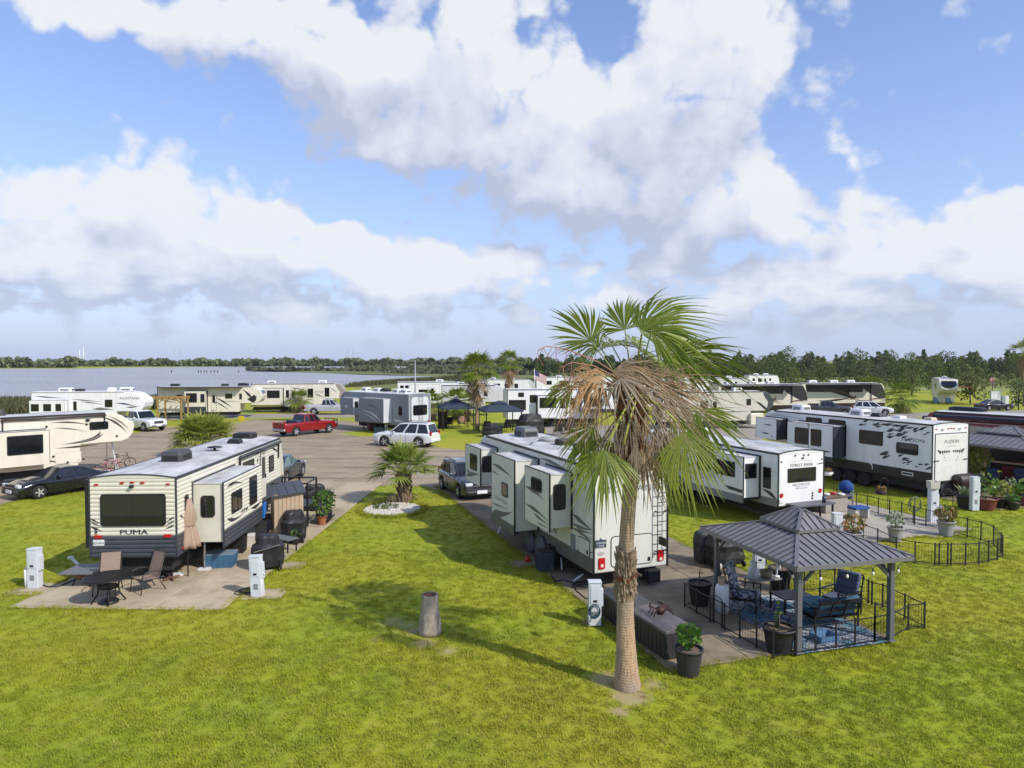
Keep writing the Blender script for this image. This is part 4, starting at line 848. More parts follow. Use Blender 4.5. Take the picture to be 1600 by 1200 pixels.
# ================= maroon and tan motorhome at the right edge
MAR = paint('maroon_paint', (.20, .018, .034), .3); TAN = paint('tan_paint', (.50, .42, .32)); NAVY = P('navy_awning', (.025, .03, .05), .6)
W, L, z0, z1 = 2.55, 12.0, .45, 3.62; YF = radians(33)
F0 = (25.9, 44.6)
mr = (F0[0]+L*sin(YF), F0[1]-L*cos(YF))
Mo, FO = rv('motorhome', 'maroon and tan motorhome with dark roof awning beyond the toy hauler', 'motorhome', mid_from(mr, W, YF, 'L'), YF, L, W, z0, z1, 'moto', MAR, arch=.06, skirt=BLACK, zs=.8, axle=(3.2, 9.6))
Lf = FO['L']
tb = MB(); q = lambda y, b: (-y, b)
tb.poly([q(11.4, 2.2), q(8.5, 3.2), q(8.0, 3.2), q(10.6, 2.2)][::-1], Lf, Lf.off()); tb.build('graphic_stripes', TAN, Mo)
o, Fo, Fb, xs = slide(Mo, W, 'L', 4.6, 9.2, .9, 3.1, .5, TAN, trim=MAR)
g2 = MB(); g2.poly([(-9.15, 2.95), (-9.15, 3.08), (-5.2, 3.08), (-5.2, 2.8)], Fo, Fo.off()); g2.build('graphic_stripes', MAR, o); g2 = MB(); g2.poly([(-9.15, 1.0), (-9.15, 2.35), (-5.0, 2.35), (-5.0, 1.0)], Fo, Fo.off()); g2.build('graphic_stripes', MAR, o)
g3 = MB(); g3.poly([(-9.1+0, 1.05)]+[(-7.2+1.9*sin(t), 1.55+.55*cos(t)) for t in [k*pi/12 for k in range(13)]], Fo, Fo.off()); g3.build('graphic_stripes', BLACK, o)
text(Mo, Lf, 'Meridian', Lf.sy*3.3, 1.9, .5, P('cream_letters', (.75, .7, .62), .5), shear=.2, align='LEFT')
tb = MB(); tb.poly([q(4.5, 1.0), q(2.0, 1.4), q(0, 1.9), q(0, 1.5), q(2, 1.05)][::-1], Lf, Lf.off()); tb.build('graphic_stripes', TAN, Mo); tb = MB(); tb.poly([q(4.5, 2.6), q(0, 2.9), q(0, 2.6), q(4.5, 2.35)][::-1], Lf, Lf.off()); tb.build('graphic_stripes', TAN, Mo)
am = MB(); am.box(-W/2-.72, -W/2-.02, 3.4, 10.9, z1-.30, z1-.12); am.build('awning_roll', NAVY, Mo, bevel=.05)
window(Mo, Lf, 9.6, 11.0, 1.7, 2.9, .05); fs = MB(); fs.prism(rrect(-1.15, 1.15, 1.6, 3.3, .2), Face((0, L-.25, 0), (-1, 0, 0), (0, 0, 1)), 0, .2); fs.build('windshield', GLASS, Mo)
roof_ac(Mo, 5, z1+.06, RVW, h=.3); roof_ac(Mo, 9.8, z1+.05, NAVY, w=.7, l=2.0, h=.26); roof_ac(Mo, 1.8, z1+.06, RVW, h=.3)
# ---------------------------------------------------------------- trailers of the far rows
def right_mid(c, W, yaw): return mid_from(c, W, yaw, 'R')
def simple_swooshes(root, F, L, zlo, zhi, mats, n=5, seed=1):
    r = random.Random(seed); st = []
    for k in range(n):
        y0 = r.uniform(.3, L*.55); b0 = lerp(zlo, zhi, r.random()); l = r.uniform(1.6, 4.2)
        st.append(((y0, b0), (y0+l*.5, b0+r.uniform(-.1, .25)), (y0+l, b0+r.uniform(-.45, .35)), r.uniform(.07, .18), k % len(mats), r.choice((.25, .5, .7))))
    return graphics(root, F, st, mats)
def front_cap(root, W, L, z1, mat, zg=1.72, name='front_cap', glass=True):
    'dark moulded nose of a fifth wheel with its windscreen-like panel'
    F = Face((-W/2-.015, 0, 0), (0, 1, 0), (0, 0, 1))
    pts = [(L-.75, zg+.03), (L-.35, zg+.16), (L-.08, zg+.45), (L+.025, zg+.85), (L-.035, zg+1.2), (L-.195, z1-.54), (L-.53, z1-.18), (L-.93, z1-.01), (L-1.25, z1-.02), (L-1.0, z1-.6), (L-.62, zg+.9), (L-.72, zg+.4)]
    m_ = MB(); m_.prism(pts, F, 0, W+.03); return m_.build(name, mat, root, bevel=.05, seg=2)
def nose_window(root, W, L, z1, zg=1.72):
    m_ = MB(); y0, z0_ = L+.0, zg+1.1; pts = []
    for x in (-W*.38, -W*.2, 0, W*.2, W*.38): pts.append((x, L+.03-.0*abs(x), zg+1.12+.1*abs(x)))
    top = [(x, L-.21, z1-.5) for x in (W*.38, W*.2, 0, -W*.2, -W*.38)]
    m_.add(pts+top, [tuple(range(10))]); return m_.build('nose_window', GLASS, root)
# cream fifth wheel on the left, nose to the right
W, L, z0, z1 = 2.5, 11.6, .75, 3.72; YG = radians(-42)
hd = V((-sin(YG), cos(YG))); tip = V((-22.9, 42.6)); rc = tip - hd*L
Gt, FG = rv('fifth_wheel_trailer', 'cream fifth wheel with brown swooshes, cut by the left edge, black coupe beside it', 'trailer', right_mid(rc, W, YG), YG, L, W, z0, z1, 'fifth', CREAM, arch=.05, axle=(3.6, 4.6), prof=prof_fifth(L, z0, z1, zg=1.95, neck=2.9, nose=1.25))
BRN = P('brown_graphic', (.075, .058, .045), .4)
Rr = FG['R']; awning(Gt, Rr, 4.9, 10.0, 3.6, 3.0, BRN)
o, Fo, Fb, xs = slide(Gt, W, 'R', 4.35, 6.9, 1.12, 2.95, .9, CREAM); window(o, Fo, 4.95, 6.6, 1.75, 2.78, .06, sub=True); window(o, Fb, W/2+.15, W/2+.7, 1.65, 2.75, .05, sub=True)
window(Gt, Rr, 9.15, 10.15, 2.75, 3.22, .08); hatch(Gt, Rr, 7.4, 8.7, .95, 1.6, CREAM, .08, rim=P('cream_rim', (.5, .47, .38), .4))
graphics(Gt, Rr, [((7.2, 3.3), (8.4, 3.35), (9.3, 3.0), .10, 0), ((7.3, 3.0), (8.3, 2.95), (9.0, 2.65), .09, 1), ((7.6, 2.05), (9.3, 2.0), (9.9, 2.5), .14, 0, .7), ((7.9, 2.08), (9.6, 2.1), (9.8, 2.62), .12, 1, .7), ((8.2, 2.12), (9.7, 2.2), (9.7, 2.7), .10, 0, .7),
   ((7.4, 1.85), (9.0, 1.82), (10.0, 1.95), .12, 0), ((9.7, 3.5), (10.6, 3.3), (11.2, 2.4), .14, 0, .5), ((10.1, 3.55), (10.9, 3.2), (11.3, 2.6), .10, 1, .5), ((5.8, 1.6), (7.0, 1.2), (8.2, .85), .14, 0, .2), ((1.2, 3.3), (3.0, 3.3), (4.2, 3.05), .14, 0), ((3.0, 2.4), (3.8, 2.35), (4.3, 2.3), .12, 0, .7), ((3, 1.9), (3.6, 1.88), (4.3, 1.9), .08, 0), ((2.6, 1.55), (3.5, 1.5), (4.3, 1.52), .1, 0), ((4.4, 3.55), (6, 3.6), (7, 3.4), .08, 0)], [BRN, MGREY])
for y_, z_ in ((7.0, 3.1), (9.0, 3.1), (7.3, 1.4), (10.6, 2.3), (8.0, 1.0), (8.8, 1.1)): lamp(Gt, Rr, y_, z_, .12, .12, BLACK, 'outlet', r=.05)
lamp(Gt, Rr, 9.05, 3.35, .2, .12, BLACK, 'porch_light', t=.1)
lg = MB()
for x_ in (-.9, .9): lg.bar((x_, 8.5, 1.9), (x_, 8.5, .04), .09)
lg.bar((-.45, 10.6, 1.9), (-.8, 10.7, .03), .05); lg.bar((.45, 10.6, 1.9), (.8, 10.7, .03), .05); lg.bar((0, 10.7, 1.9), (0, 11.1, .03), .05); lg.build('landing_leg', ALU, Gt)
roof_ac(Gt, 4.6, z1+.05, GREYAC, w=.75, l=1.5, h=.34); roof_vent(Gt, .2, 3.4, z1+.05, GREYAC, .5, .25); roof_vent(Gt, -.4, 3.0, z1+.05, BLACK, .4, .25)
# white fifth wheel by the water, far left
W, L, z0, z1 = 2.5, 10.4, .7, 3.72; YH_ = radians(-82)
hd = V((-sin(YH_), cos(YH_))); rc = V((-46.9, 68.6))
H_, FH = rv('fifth_wheel_trailer', 'white fifth wheel with rounded nose, first by the water at the far left', 'trailer', right_mid(rc, W, YH_), YH_, L, W, z0, z1, 'fifth', RVW, axle=(3.4, 4.4), arch=.05, roof=RVW, trim=LGREY, prof=prof_fifth(L, z0, z1, zg=1.75, neck=2.6, nose=1.5))
Rr = FH['R']
o, Fo, Fb, xs = slide(H_, W, 'R', .15, 3.3, 1.0, 2.9, .7, RVW, trim=LGREY)
for a, b_ in ((.3, 1.0), (1.4, 2.1), (2.5, 3.0)): window(o, Fo, a, b_, 1.9, 2.6, .06, sub=True)
window(H_, Rr, 6.7, 7.4, 2.2, 2.95, .06); window(H_, Rr, 3.8, 4.1, 1.9, 2.8, .06)
graphics(H_, Rr, [((3.6, 3.0), (5, 2.9), (6.6, 2.7), .1, 0), ((4.4, 2.75), (5.5, 2.7), (6.7, 2.4), .12, 1), ((7.6, 2.6), (8.8, 2.55), (9.7, 2.2), .16, 2), ((5.5, 2.0), (6.5, 2.1), (7.6, 1.9), .3, 1), ((.2, 3.35), (1.5, 3.2), (3.2, 3.1), .12, 2), ((8.6, 2.2), (9.3, 2.1), (10, 2.35), .14, 0)], [DGREY, MGREY, P('navy_graphic', (.04, .05, .09), .4)])
text(H_, Rr, 'MONTANA', 9.0, 2.95, .34, BRN, bold=.01, gap=1.1)
roof_ac(H_, 2.6, z1+.05, RVW, w=.75, l=1.3, h=.34); roof_ac(H_, 8.3, z1+.05, RVW, w=.75, l=1.3, h=.36); roof_vent(H_, 0, 6.9, z1+.05, RVW, .7, .34); roof_ac(H_, 3.9, z1+.05, BLACK, w=.6, l=.8, h=.2)
# cream fifth wheel with the timber pergola
W, L, z0, z1 = 2.5, 11.8, .7, 3.72; YI = radians(-82); rc = V((-41.6, 82.5))
I_, FI = rv('fifth_wheel_trailer', 'cream fifth wheel with black zigzag graphics and flat roof awning behind a timber pergola', 'trailer', right_mid(rc, W, YI), YI, L, W, z0, z1, 'fifth', CREAM, axle=(4.2, 5.2), arch=.05)
Rr = FI['R']; cap_ = front_cap(I_, W, L, z1, CREAM); nose_window(I_, W, L, z1)
aw = MB(); aw.box(W/2+.02, W/2+.9, .2, 9.6, z1-.12, z1-.02); aw.build('awning', BRN, I_)
for y_, (a, b_) in ((3.2, (.1, .9)), (3.9, (1.2, 1.6))): pass
o, Fo, Fb, xs = slide(I_, W, 'R', 3.2, 5.6, .85, 3.2, .7, CREAM); window(o, Fo, 3.4, 4.6, 1.9, 3.0, .05, sub=True); window(o, Fo, 5.0, 5.45, 1.9, 2.9, .05, sub=True)
lp_ = MB(); lp_.box(W/2+.69, W/2+.715, 3.2, 5.6, .66, 1.4); lp_.build('lower_panel', CHAR, o)
door(I_, Rr, 6.0, 6.6, .9, 2.9, CREAM); window(I_, Rr, 7.6, 8.4, 2.3, 2.9, .05); window(I_, Rr, 9.2, 9.5, 2.2, 2.9, .05); window(I_, Rr, 2.1, 2.8, 2.3, 2.8, .05)
graphics(I_, Rr, [((6.2, 2.6), (7.4, 2.0), (8.4, 1.2), .2, 0, .5), ((6.0, 2.2), (7.2, 1.6), (8.0, .9), .14, 0, .5), ((.2, 2.6), (1.2, 2.3), (2.6, 2.0), .2, 0), ((.2, 2.2), (1.2, 2.0), (2.6, 1.8), .14, 1), ((9.6, 3.4), (10.3, 2.8), (10.9, 2.0), .3, 0, .5), ((7.2, 2.0), (8.4, 2.0), (9.5, 1.9), .08, 1)], [BLACK, MGREY])
dk = MB(); dk.prism([(10.1, 2.2), (10.9, 2.75), (11.35, 2.3), (10.8, 1.75)], Rr, Rr.off(), .01); dk.build('graphic_stripes', BLACK, I_)
roof_ac(I_, 1.6, z1+.05, BLACK, l=1.0, h=.28); roof_ac(I_, 7.3, z1+.05, BLACK, l=.8, h=.26); roof_ac(I_, 9.4, z1+.05, BLACK, l=1.2, h=.34)
# cream fifth wheel nearest the boathouse water
L = 12.0; YJ = radians(-81); rc = V((-34.3, 92.5))
J_, FJ = rv('fifth_wheel_trailer', 'cream fifth wheel with brown rounded nose, silver pickup parked at its front', 'trailer', right_mid(rc, W, YJ), YJ, L, W, z0, 3.75, 'fifth', CREAM, axle=(4.0, 5.0), arch=.05)
z1 = 3.75; Rr = FJ['R']; front_cap(J_, W, L, z1, P('taupe_paint', (.30, .26, .22), .4))
o, Fo, Fb, xs = slide(J_, W, 'R', .1, 4.1, 1.0, 3.15, .6, CREAM)
window(o, Fo, .4, 1.8, 1.9, 2.9, .03, sub=True); window(o, Fo, 2.1, 3.7, 1.9, 2.9, .03, sub=True)
door(J_, Rr, 5.0, 5.6, .9, 2.9, CREAM); window(J_, Rr, 7.2, 7.9, 1.9, 3.1, .03); window(J_, Rr, 4.4, 4.8, 1.9, 2.9, .03); window(J_, Rr, 9.4, 10.0, 2.0, 3.2, .03)
graphics(J_, Rr, [((4.9, 3.2), (6, 3.2), (7.2, 2.7), .12, 0), ((8.0, 2.4), (8.8, 2.2), (9.4, 1.8), .14, 0), ((.3, 1.8), (1.6, 1.5), (3.6, 1.2), .2, 0), ((.4, 1.5), (1.6, 1.3), (3.0, 1.0), .14, 1), ((10.2, 3.2), (10.6, 2.8), (11.0, 2.6), .1, 0)], [DGREY, MGREY])
text(J_, Rr, 'SOLITUDE', 8.65, 2.55, .3, DGREY, sx=.8); text(J_, Rr, 'SOLITUDE', 11.05, 3.02, .32, RVW, sx=.7)
roof_ac(J_, 2.4, z1+.05, RVW, l=1.2, h=.34); roof_ac(J_, 9.0, z1+.05, RVW, l=1.2, h=.36)
# grey toy hauler with rear ladder, at the red pickup
W, L, z0, z1 = 2.55, 11.0, .75, 3.72; YK = radians(48)
K_, FK = rv('toy_hauler', 'grey and silver trailer with wraparound rear window and white ladder, behind the white wagon', 'trailer', mid_from((-9.4, 64.2), W, YK, 'L'), YK, L, W, z0, z1, 'fifth', SLATE, axle=(4.2, 5.2), arch=.06, roof=RVW, trim=P('silver_trim', (.6, .61, .62), .35))
B, Lf = FK['B'], FK['L']; SIL = paint('silver_paint', (.55, .57, .60))
rb = MB(); rb.prism(rrect(-1.24, 1.24, .8, 3.7, .25), B, 0, .03); rp = rb.build('rear_panel', SLATE, K_); rb = MB(); rb.prism(rrect(-1.02, 1.02, 1.1, 3.45, .3), B, 0, .045); rb.build('rear_panel', SIL, K_)
window(K_, B, -.85, .85, 1.75, 2.7, .15, off=.045); ladder(K_, Face(B.O+V((0, -.05, 0)), B.A, B.B), .0, 1.0, 3.6, 8, .4)
for a in (-1.1, 1.1): lamp(K_, B, a, 1.1, .16, .3, REDL, t=.06)
o, Fo, Fb, xs = slide(K_, W, 'L', 2.6, 6.4, 1.0, 3.2, .9, SLATE, endmat=SIL, trim=SIL); graphics(o, Fo, [((5.9, 2.0), (4.4, 2.1), (3.0, 1.1), .2, 0, .7), ((5.9, 1.7), (4.6, 1.7), (3.5, 1.0), .12, 0, .7), ((5.4, 2.6), (4.0, 2.6), (2.8, 2.0), .08, 1)], [SIL, DGREY])
o, Fo, Fb, xs = slide(K_, W, 'L', 7.5, 9.6, 1.5, 3.1, .8, SLATE, endmat=SIL, trim=SIL); window(o, Fb, -W/2-.6, -W/2-.2, 2.2, 2.8, .05, sub=True); lamp(o, Fo, -8.6, 2.3, .4, .3, SIL, 'outlet')
window(K_, Lf, 1.0, 1.5, 1.7, 2.6, .06); graphics(K_, Lf, [((10.6, 2.6), (10.2, 3.3), (9.4, 3.3), .2, 0), ((10.4, 2.4), (9.8, 2.0), (9, 2.0), .12, 0), ((2.4, 1.3), (1.5, 1.1), (.1, 1.2), .2, 0)], [SIL])
for y_, mt in ((1.8, RVW), (3.0, RVW), (5.4, BLACK), (6.6, RVW), (8.6, RVW)): roof_ac(K_, y_, z1+.06, mt, x=(.3 if y_ > 5 else -.2), l=1.0, h=.32)
# row behind
W, L, z0, z1 = 2.5, 10.5, .7, 3.75; YL = radians(-83)
L_, FL = rv('toy_hauler', 'white trailer with black outlined doors, half hidden behind the grey one by the marsh', 'trailer', right_mid(V((-16.3, 100)), W, YL), YL, L, W, z0, z1, 'fifth', RVW, axle=(3.5, 4.5), arch=.05, roof=RVW)
Rr = FL['R']; front_cap(L_, W, L, z1, P('pale_grey_cap', (.45, .46, .47), .4)); door(L_, Rr, 4.6, 5.3, .9, 3.0, RVW); hatch(L_, Rr, 1.7, 6.0, .9, 3.4, RVW, .1, handle=False)
for a in (.4, 1.1): window(L_, Rr, a, a+.5, 2.9, 3.3, .03); window(L_, Rr, a, a+.5, 2.2, 2.6, .03)
window(L_, Rr, 3.0, 4.3, 2.3, 2.7, .04); window(L_, Rr, 8.0, 8.7, 2.8, 3.2, .04)
roof_ac(L_, 6.0, z1+.05, RVW, l=1.1, h=.3); roof_ac(L_, 8.6, z1+.05, BLACK, l=.8, h=.26)
# white trailer with black framed windows, mid picture
W, L, z0, z1 = 2.5, 12.2, .8, 3.85; YMm = radians(-80); rc = V((-.45, 71.5))
C_, FC = rv('fifth_wheel_trailer', 'white fifth wheel with big black framed windows, behind the navy canopies and the big palm', 'trailer', right_mid(rc, W, YMm), YMm, L, W, z0, z1, 'fifth', RVW, axle=(3.4, 4.4), arch=.05, roof=RVW, trim=CHAR)
Rr = FC['R']; front_cap(C_, W, L, z1, CHAR); o, Fo, Fb, xs = slide(C_, W, 'R', 3.0, 5.2, 1.0, 3.2, .8, RVW)
window(o, Fo, 3.15, 4.9, 2.0, 3.05, .04, sub=True); window(C_, Rr, 1.1, 1.7, 3.1, 3.55, .04); window(C_, Rr, 2.3, 2.95, 2.5, 3.3, .04); window(C_, Rr, 5.5, 6.0, 1.9, 2.9, .04); door(C_, Rr, 6.5, 7.2, 1.0, 3.1, RVW)
o, Fo, Fb, xs = slide(C_, W, 'R', 7.6, 10.0, 1.5, 3.3, .8, RVW); window(o, Fo, 7.8, 9.7, 2.1, 3.2, .04, sub=True); lp_ = MB(); lp_.box(W/2+.79, W/2+.815, 7.6, 10.0, 1.5, 1.85); lp_.build('lower_panel', CHAR, o)
window(C_, Rr, .12, 1.9, 1.75, 2.8, .03); hatch(C_, Rr, 8.0, 8.9, .85, 1.45, RVW, .1); hatch(C_, Rr, 9.1, 9.6, .85, 1.45, RVW, .1)
roof_vent(C_, 0, 4, z1+.05); roof_ac(C_, 7.0, z1+.05, CHAR, h=.3); st = MB(); st.bar((W/2+.2, 5.9, 1.1), (W/2+1.3, 6.9, 2.2), .06); st.bar((W/2+.3, 6.5, .95), (W/2+1.0, 6.5, .2), .7, .06); st.build('entry_steps', BLACKM, C_)
# cream trailer with a dark nose, right of the palm
L = 12.0; YN = radians(-79); z1 = 3.68; tip = V((26.6, 71.5)); hd = V((-sin(YN), cos(YN)))
N_, FN = rv('fifth_wheel_trailer', 'cream fifth wheel with dark sloping nose and white nose badge, right of the palm fronds', 'trailer', right_mid(tip-hd*L, W, YN), YN, L, W, .75, z1, 'fifth', P('beige_paint', (.56, .53, .45), .35, var=.1), axle=(3.5, 4.5), arch=.05, roof=P('tan_roof', (.55, .52, .46), .6))
Rr = FN['R']; front_cap(N_, W, L, z1, CHAR); bd = MB(); bd.add([(-.45, L+.03, 2.85), (0, L+.045, 2.45), (.45, L+.03, 2.85), (.4, L-.10, 3.02), (-.4, L-.10, 3.02)], [(0, 1, 2, 3, 4)]); bd.build('badge', RVW, N_)
dg = MB(); dg.prism([(10.0, 2.7), (10.5, 2.55), (11.6, 1.75), (11.2, 1.72)], Rr, Rr.off(), .012); dg.build('graphic_stripes', BLACK, N_); window(N_, Rr, 9.0, 9.5, 2.3, 2.95, .06); door(N_, Rr, 5.2, 5.9, .9, 2.9, CREAM); window(N_, Rr, 4.0, 4.8, 1.9, 2.8, .06)
graphics(N_, Rr, [((6.3, 1.7), (8.0, 1.6), (9.6, 1.75), .1, 0), ((7.2, 2.6), (8.2, 2.5), (8.9, 2.2), .08, 1), ((6.2, 2.2), (7.2, 2.0), (8.4, 2.1), .06, 1)], [DGREY, MGREY])
bx = MB(); bx.box(.4, 1.6, 9.3, 10.7, .35, 1.5); ph = bx.build('pin_box', CREAM, N_, bevel=.05)
roof_ac(N_, 5, z1+.05, RVW); roof_ac(N_, 8.6, z1+.05, RVW)
# two motorhomes with long dark awnings
W, L, z0, z1 = 2.55, 12.6, .5, 3.72
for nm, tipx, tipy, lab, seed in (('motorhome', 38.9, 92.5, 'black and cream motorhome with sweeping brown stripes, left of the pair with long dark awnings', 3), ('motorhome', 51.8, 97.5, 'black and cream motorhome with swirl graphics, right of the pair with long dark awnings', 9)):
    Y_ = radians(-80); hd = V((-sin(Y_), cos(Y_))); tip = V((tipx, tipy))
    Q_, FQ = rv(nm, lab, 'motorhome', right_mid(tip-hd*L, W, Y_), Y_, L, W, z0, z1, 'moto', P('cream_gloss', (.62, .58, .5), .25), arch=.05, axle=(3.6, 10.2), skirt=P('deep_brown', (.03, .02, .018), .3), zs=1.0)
    Rr = FQ['R']; fs = MB(); fs.add([(-1.2, L+.05, 1.75), (1.2, L+.05, 1.75), (1.15, L-.10, 2.7), (1.05, L-.28, 3.35), (-1.05, L-.28, 3.35), (-1.15, L-.10, 2.7)], [(0, 1, 2, 5), (5, 2, 3, 4)]); fs.build('windshield', GLASS, Q_)
    dk = MB(); dk.poly([(8.6, z1-.08), (9.6, 2.6), (11.5, 1.6), (12.58, 1.55), (12.45, 2.6), (11.9, z1-.15)][::1], Rr, Rr.off()); dk.build('graphic_stripes', BLACK, Q_)
    aw = MB(); aw.box(W/2+.02, W/2+1.6, .8, 10.6, z1-.20, z1-.12); aw.bar((W/2+.1, 10.3, z1-.1), (W/2+.1, 10.3, 1.3), .08); aw.build('awning', BLACK, Q_)
    ub = MB(); ub.poly([(.4, z1-1.15), (9.0, z1-1.25), (9.4, z1-.12), (.4, z1-.12)], Rr, Rr.off()); ub.build('upper_band', BLACK, Q_)  # black upper side, with the shadow under the awning painted in
    graphics(Q_, Rr, [((1.0, 3.0), (5.0, 3.0), (8.6, 1.1), .4, 0, .6), ((3, 3.1), (6.5, 2.6), (9.2, 1.0), .22, 1, .6), ((2.0, 1.4), (5, 1.2), (8.0, 1.9), .3, 0, .5), ((6.5, 1.5), (8.2, 1.4), (8.0, 2.3), .25, 1, .6), ((10, 1.4), (11.3, 1.7), (12.5, 1.4), .2, 1)], [P('deep_brown', (.03, .02, .018), .3), P('russet', (.14, .05, .035), .3)])
    window(Q_, Rr, 6.2, 7.0, 2.2, 2.8, .05)
    for y_ in (2.2, 5.4, 8.0): roof_ac(Q_, y_, z1+.05, RVW, l=1.2, h=.34)
# small glimpses over the roofs
W = 2.5
def glimpse(px0, px1, py, d, label, nose='R', body=RVW, cap=None, z1=3.8, kind='fifth', dy=0):
    x0, x1 = (px0-800)*d/FPX, (px1-800)*d/FPX; Lq = x1-x0
    yw = radians(-86) if nose == 'R' else radians(86)
    c = V((x0, d)) if nose == 'R' else V((x1, d))
    r, F_ = rv('fifth_wheel_trailer' if kind == 'fifth' else 'motorhome', label, 'trailer', mid_from(c, W, yw, 'R' if nose == 'R' else 'L'), yw, Lq, W, .7, z1, kind, body, arch=.05, roof=RVW, dark_chassis=False, axle=(Lq*.3, Lq*.3+.9))
    f = F_['R' if nose == 'R' else 'L']
    if cap: front_cap(r, W, Lq, z1, cap)
    for a, b_ in ((.12, .2), (.3, .42), (.5, .56), (.66, .72)): window(r, f, Lq*a, Lq*b_, z1-1.35, z1-.65, .05)
    roof_ac(r, Lq*.3, z1+.05, RVW); roof_ac(r, Lq*.62, z1+.05, RVW)
    return r, f
glimpse(742, 836, 590, 112, 'white trailer with grey sloping nose, behind the flag and the middle palm', cap=SIL)
glimpse(838, 960, 590, 128, 'long white trailer roof seen over the other roofs, left of the big palm crown')
glimpse(1010, 1120, 600, 108, 'pale trailer mostly hidden behind the big palm crown', cap=CHAR)
glimpse(690, 790, 606, 86, 'white trailer with light grey side, behind the two navy canopies', body=paint('pale_silver', (.6, .6, .6)))
glimpse(905, 1060, 604, 92, 'long white trailer with dark nose behind the big palm crown', cap=CHAR)
glimpse(1085, 1180, 596, 122, 'white trailer roof between the palm crown and the motorhome awnings', body=paint('pale_silver', (.6, .6, .6)))
r_, f_ = glimpse(1170, 1220, 588, 142, 'white motorhome with dark windscreen seen above the awnings', z1=3.9, kind='moto')
# fifth wheel facing the lane, far right
W, L, z0, z1 = 2.55, 10.5, .75, 3.9; YR = radians(155)
hd = V((-sin(YR), cos(YR))); fm = V((68.6, 110.5)); 
Rm, FR = rv('fifth_wheel_trailer', 'cream fifth wheel seen nose-on with dark curved windscreen and two blue chairs below', 'trailer', fm-hd*L, YR, L, W, z0, z1, 'fifth', CREAM, axle=(3.5, 4.5), arch=.06)
fw = MB(); n_ = 10
fw.add([(-1.05+2.1*i/n_, L-.02+.06, 2.95-.45*sin(pi*i/n_)**.7) for i in range(n_+1)]+[(1.0, L-.33, 3.62), (-1.0, L-.33, 3.62)], [tuple(range(n_+3))]); fw.build('nose_window', GLASS, Rm)
bm_ = MB(); bm_.tube([(-1.15+2.3*i/n_, L-.05+.1, 2.75-.5*sin(pi*i/n_)**.7) for i in range(n_+1)], .09, 6); bm_.build('nose_moulding', RVW, Rm)
awg = MB(); awg.box(-3.6, -W/2-.02, 3, 8.5, 2.55, 2.65); awg.build('awning', P('orange_brown', (.35, .13, .05), .6), Rm); lb = MB(); lb.box(-1.1, 1.1, 7.2, 8.2, .1, 1.75); lb.build('front_storage', CREAM, Rm, bevel=.04)
roof_ac(Rm, 5, z1+.05, RVW); window(Rm, FR['R'], 5, 6.5, 2.2, 3.1, .05); window(Rm, FR['L'], 5, 6.5, 2.2, 3.1, .05)
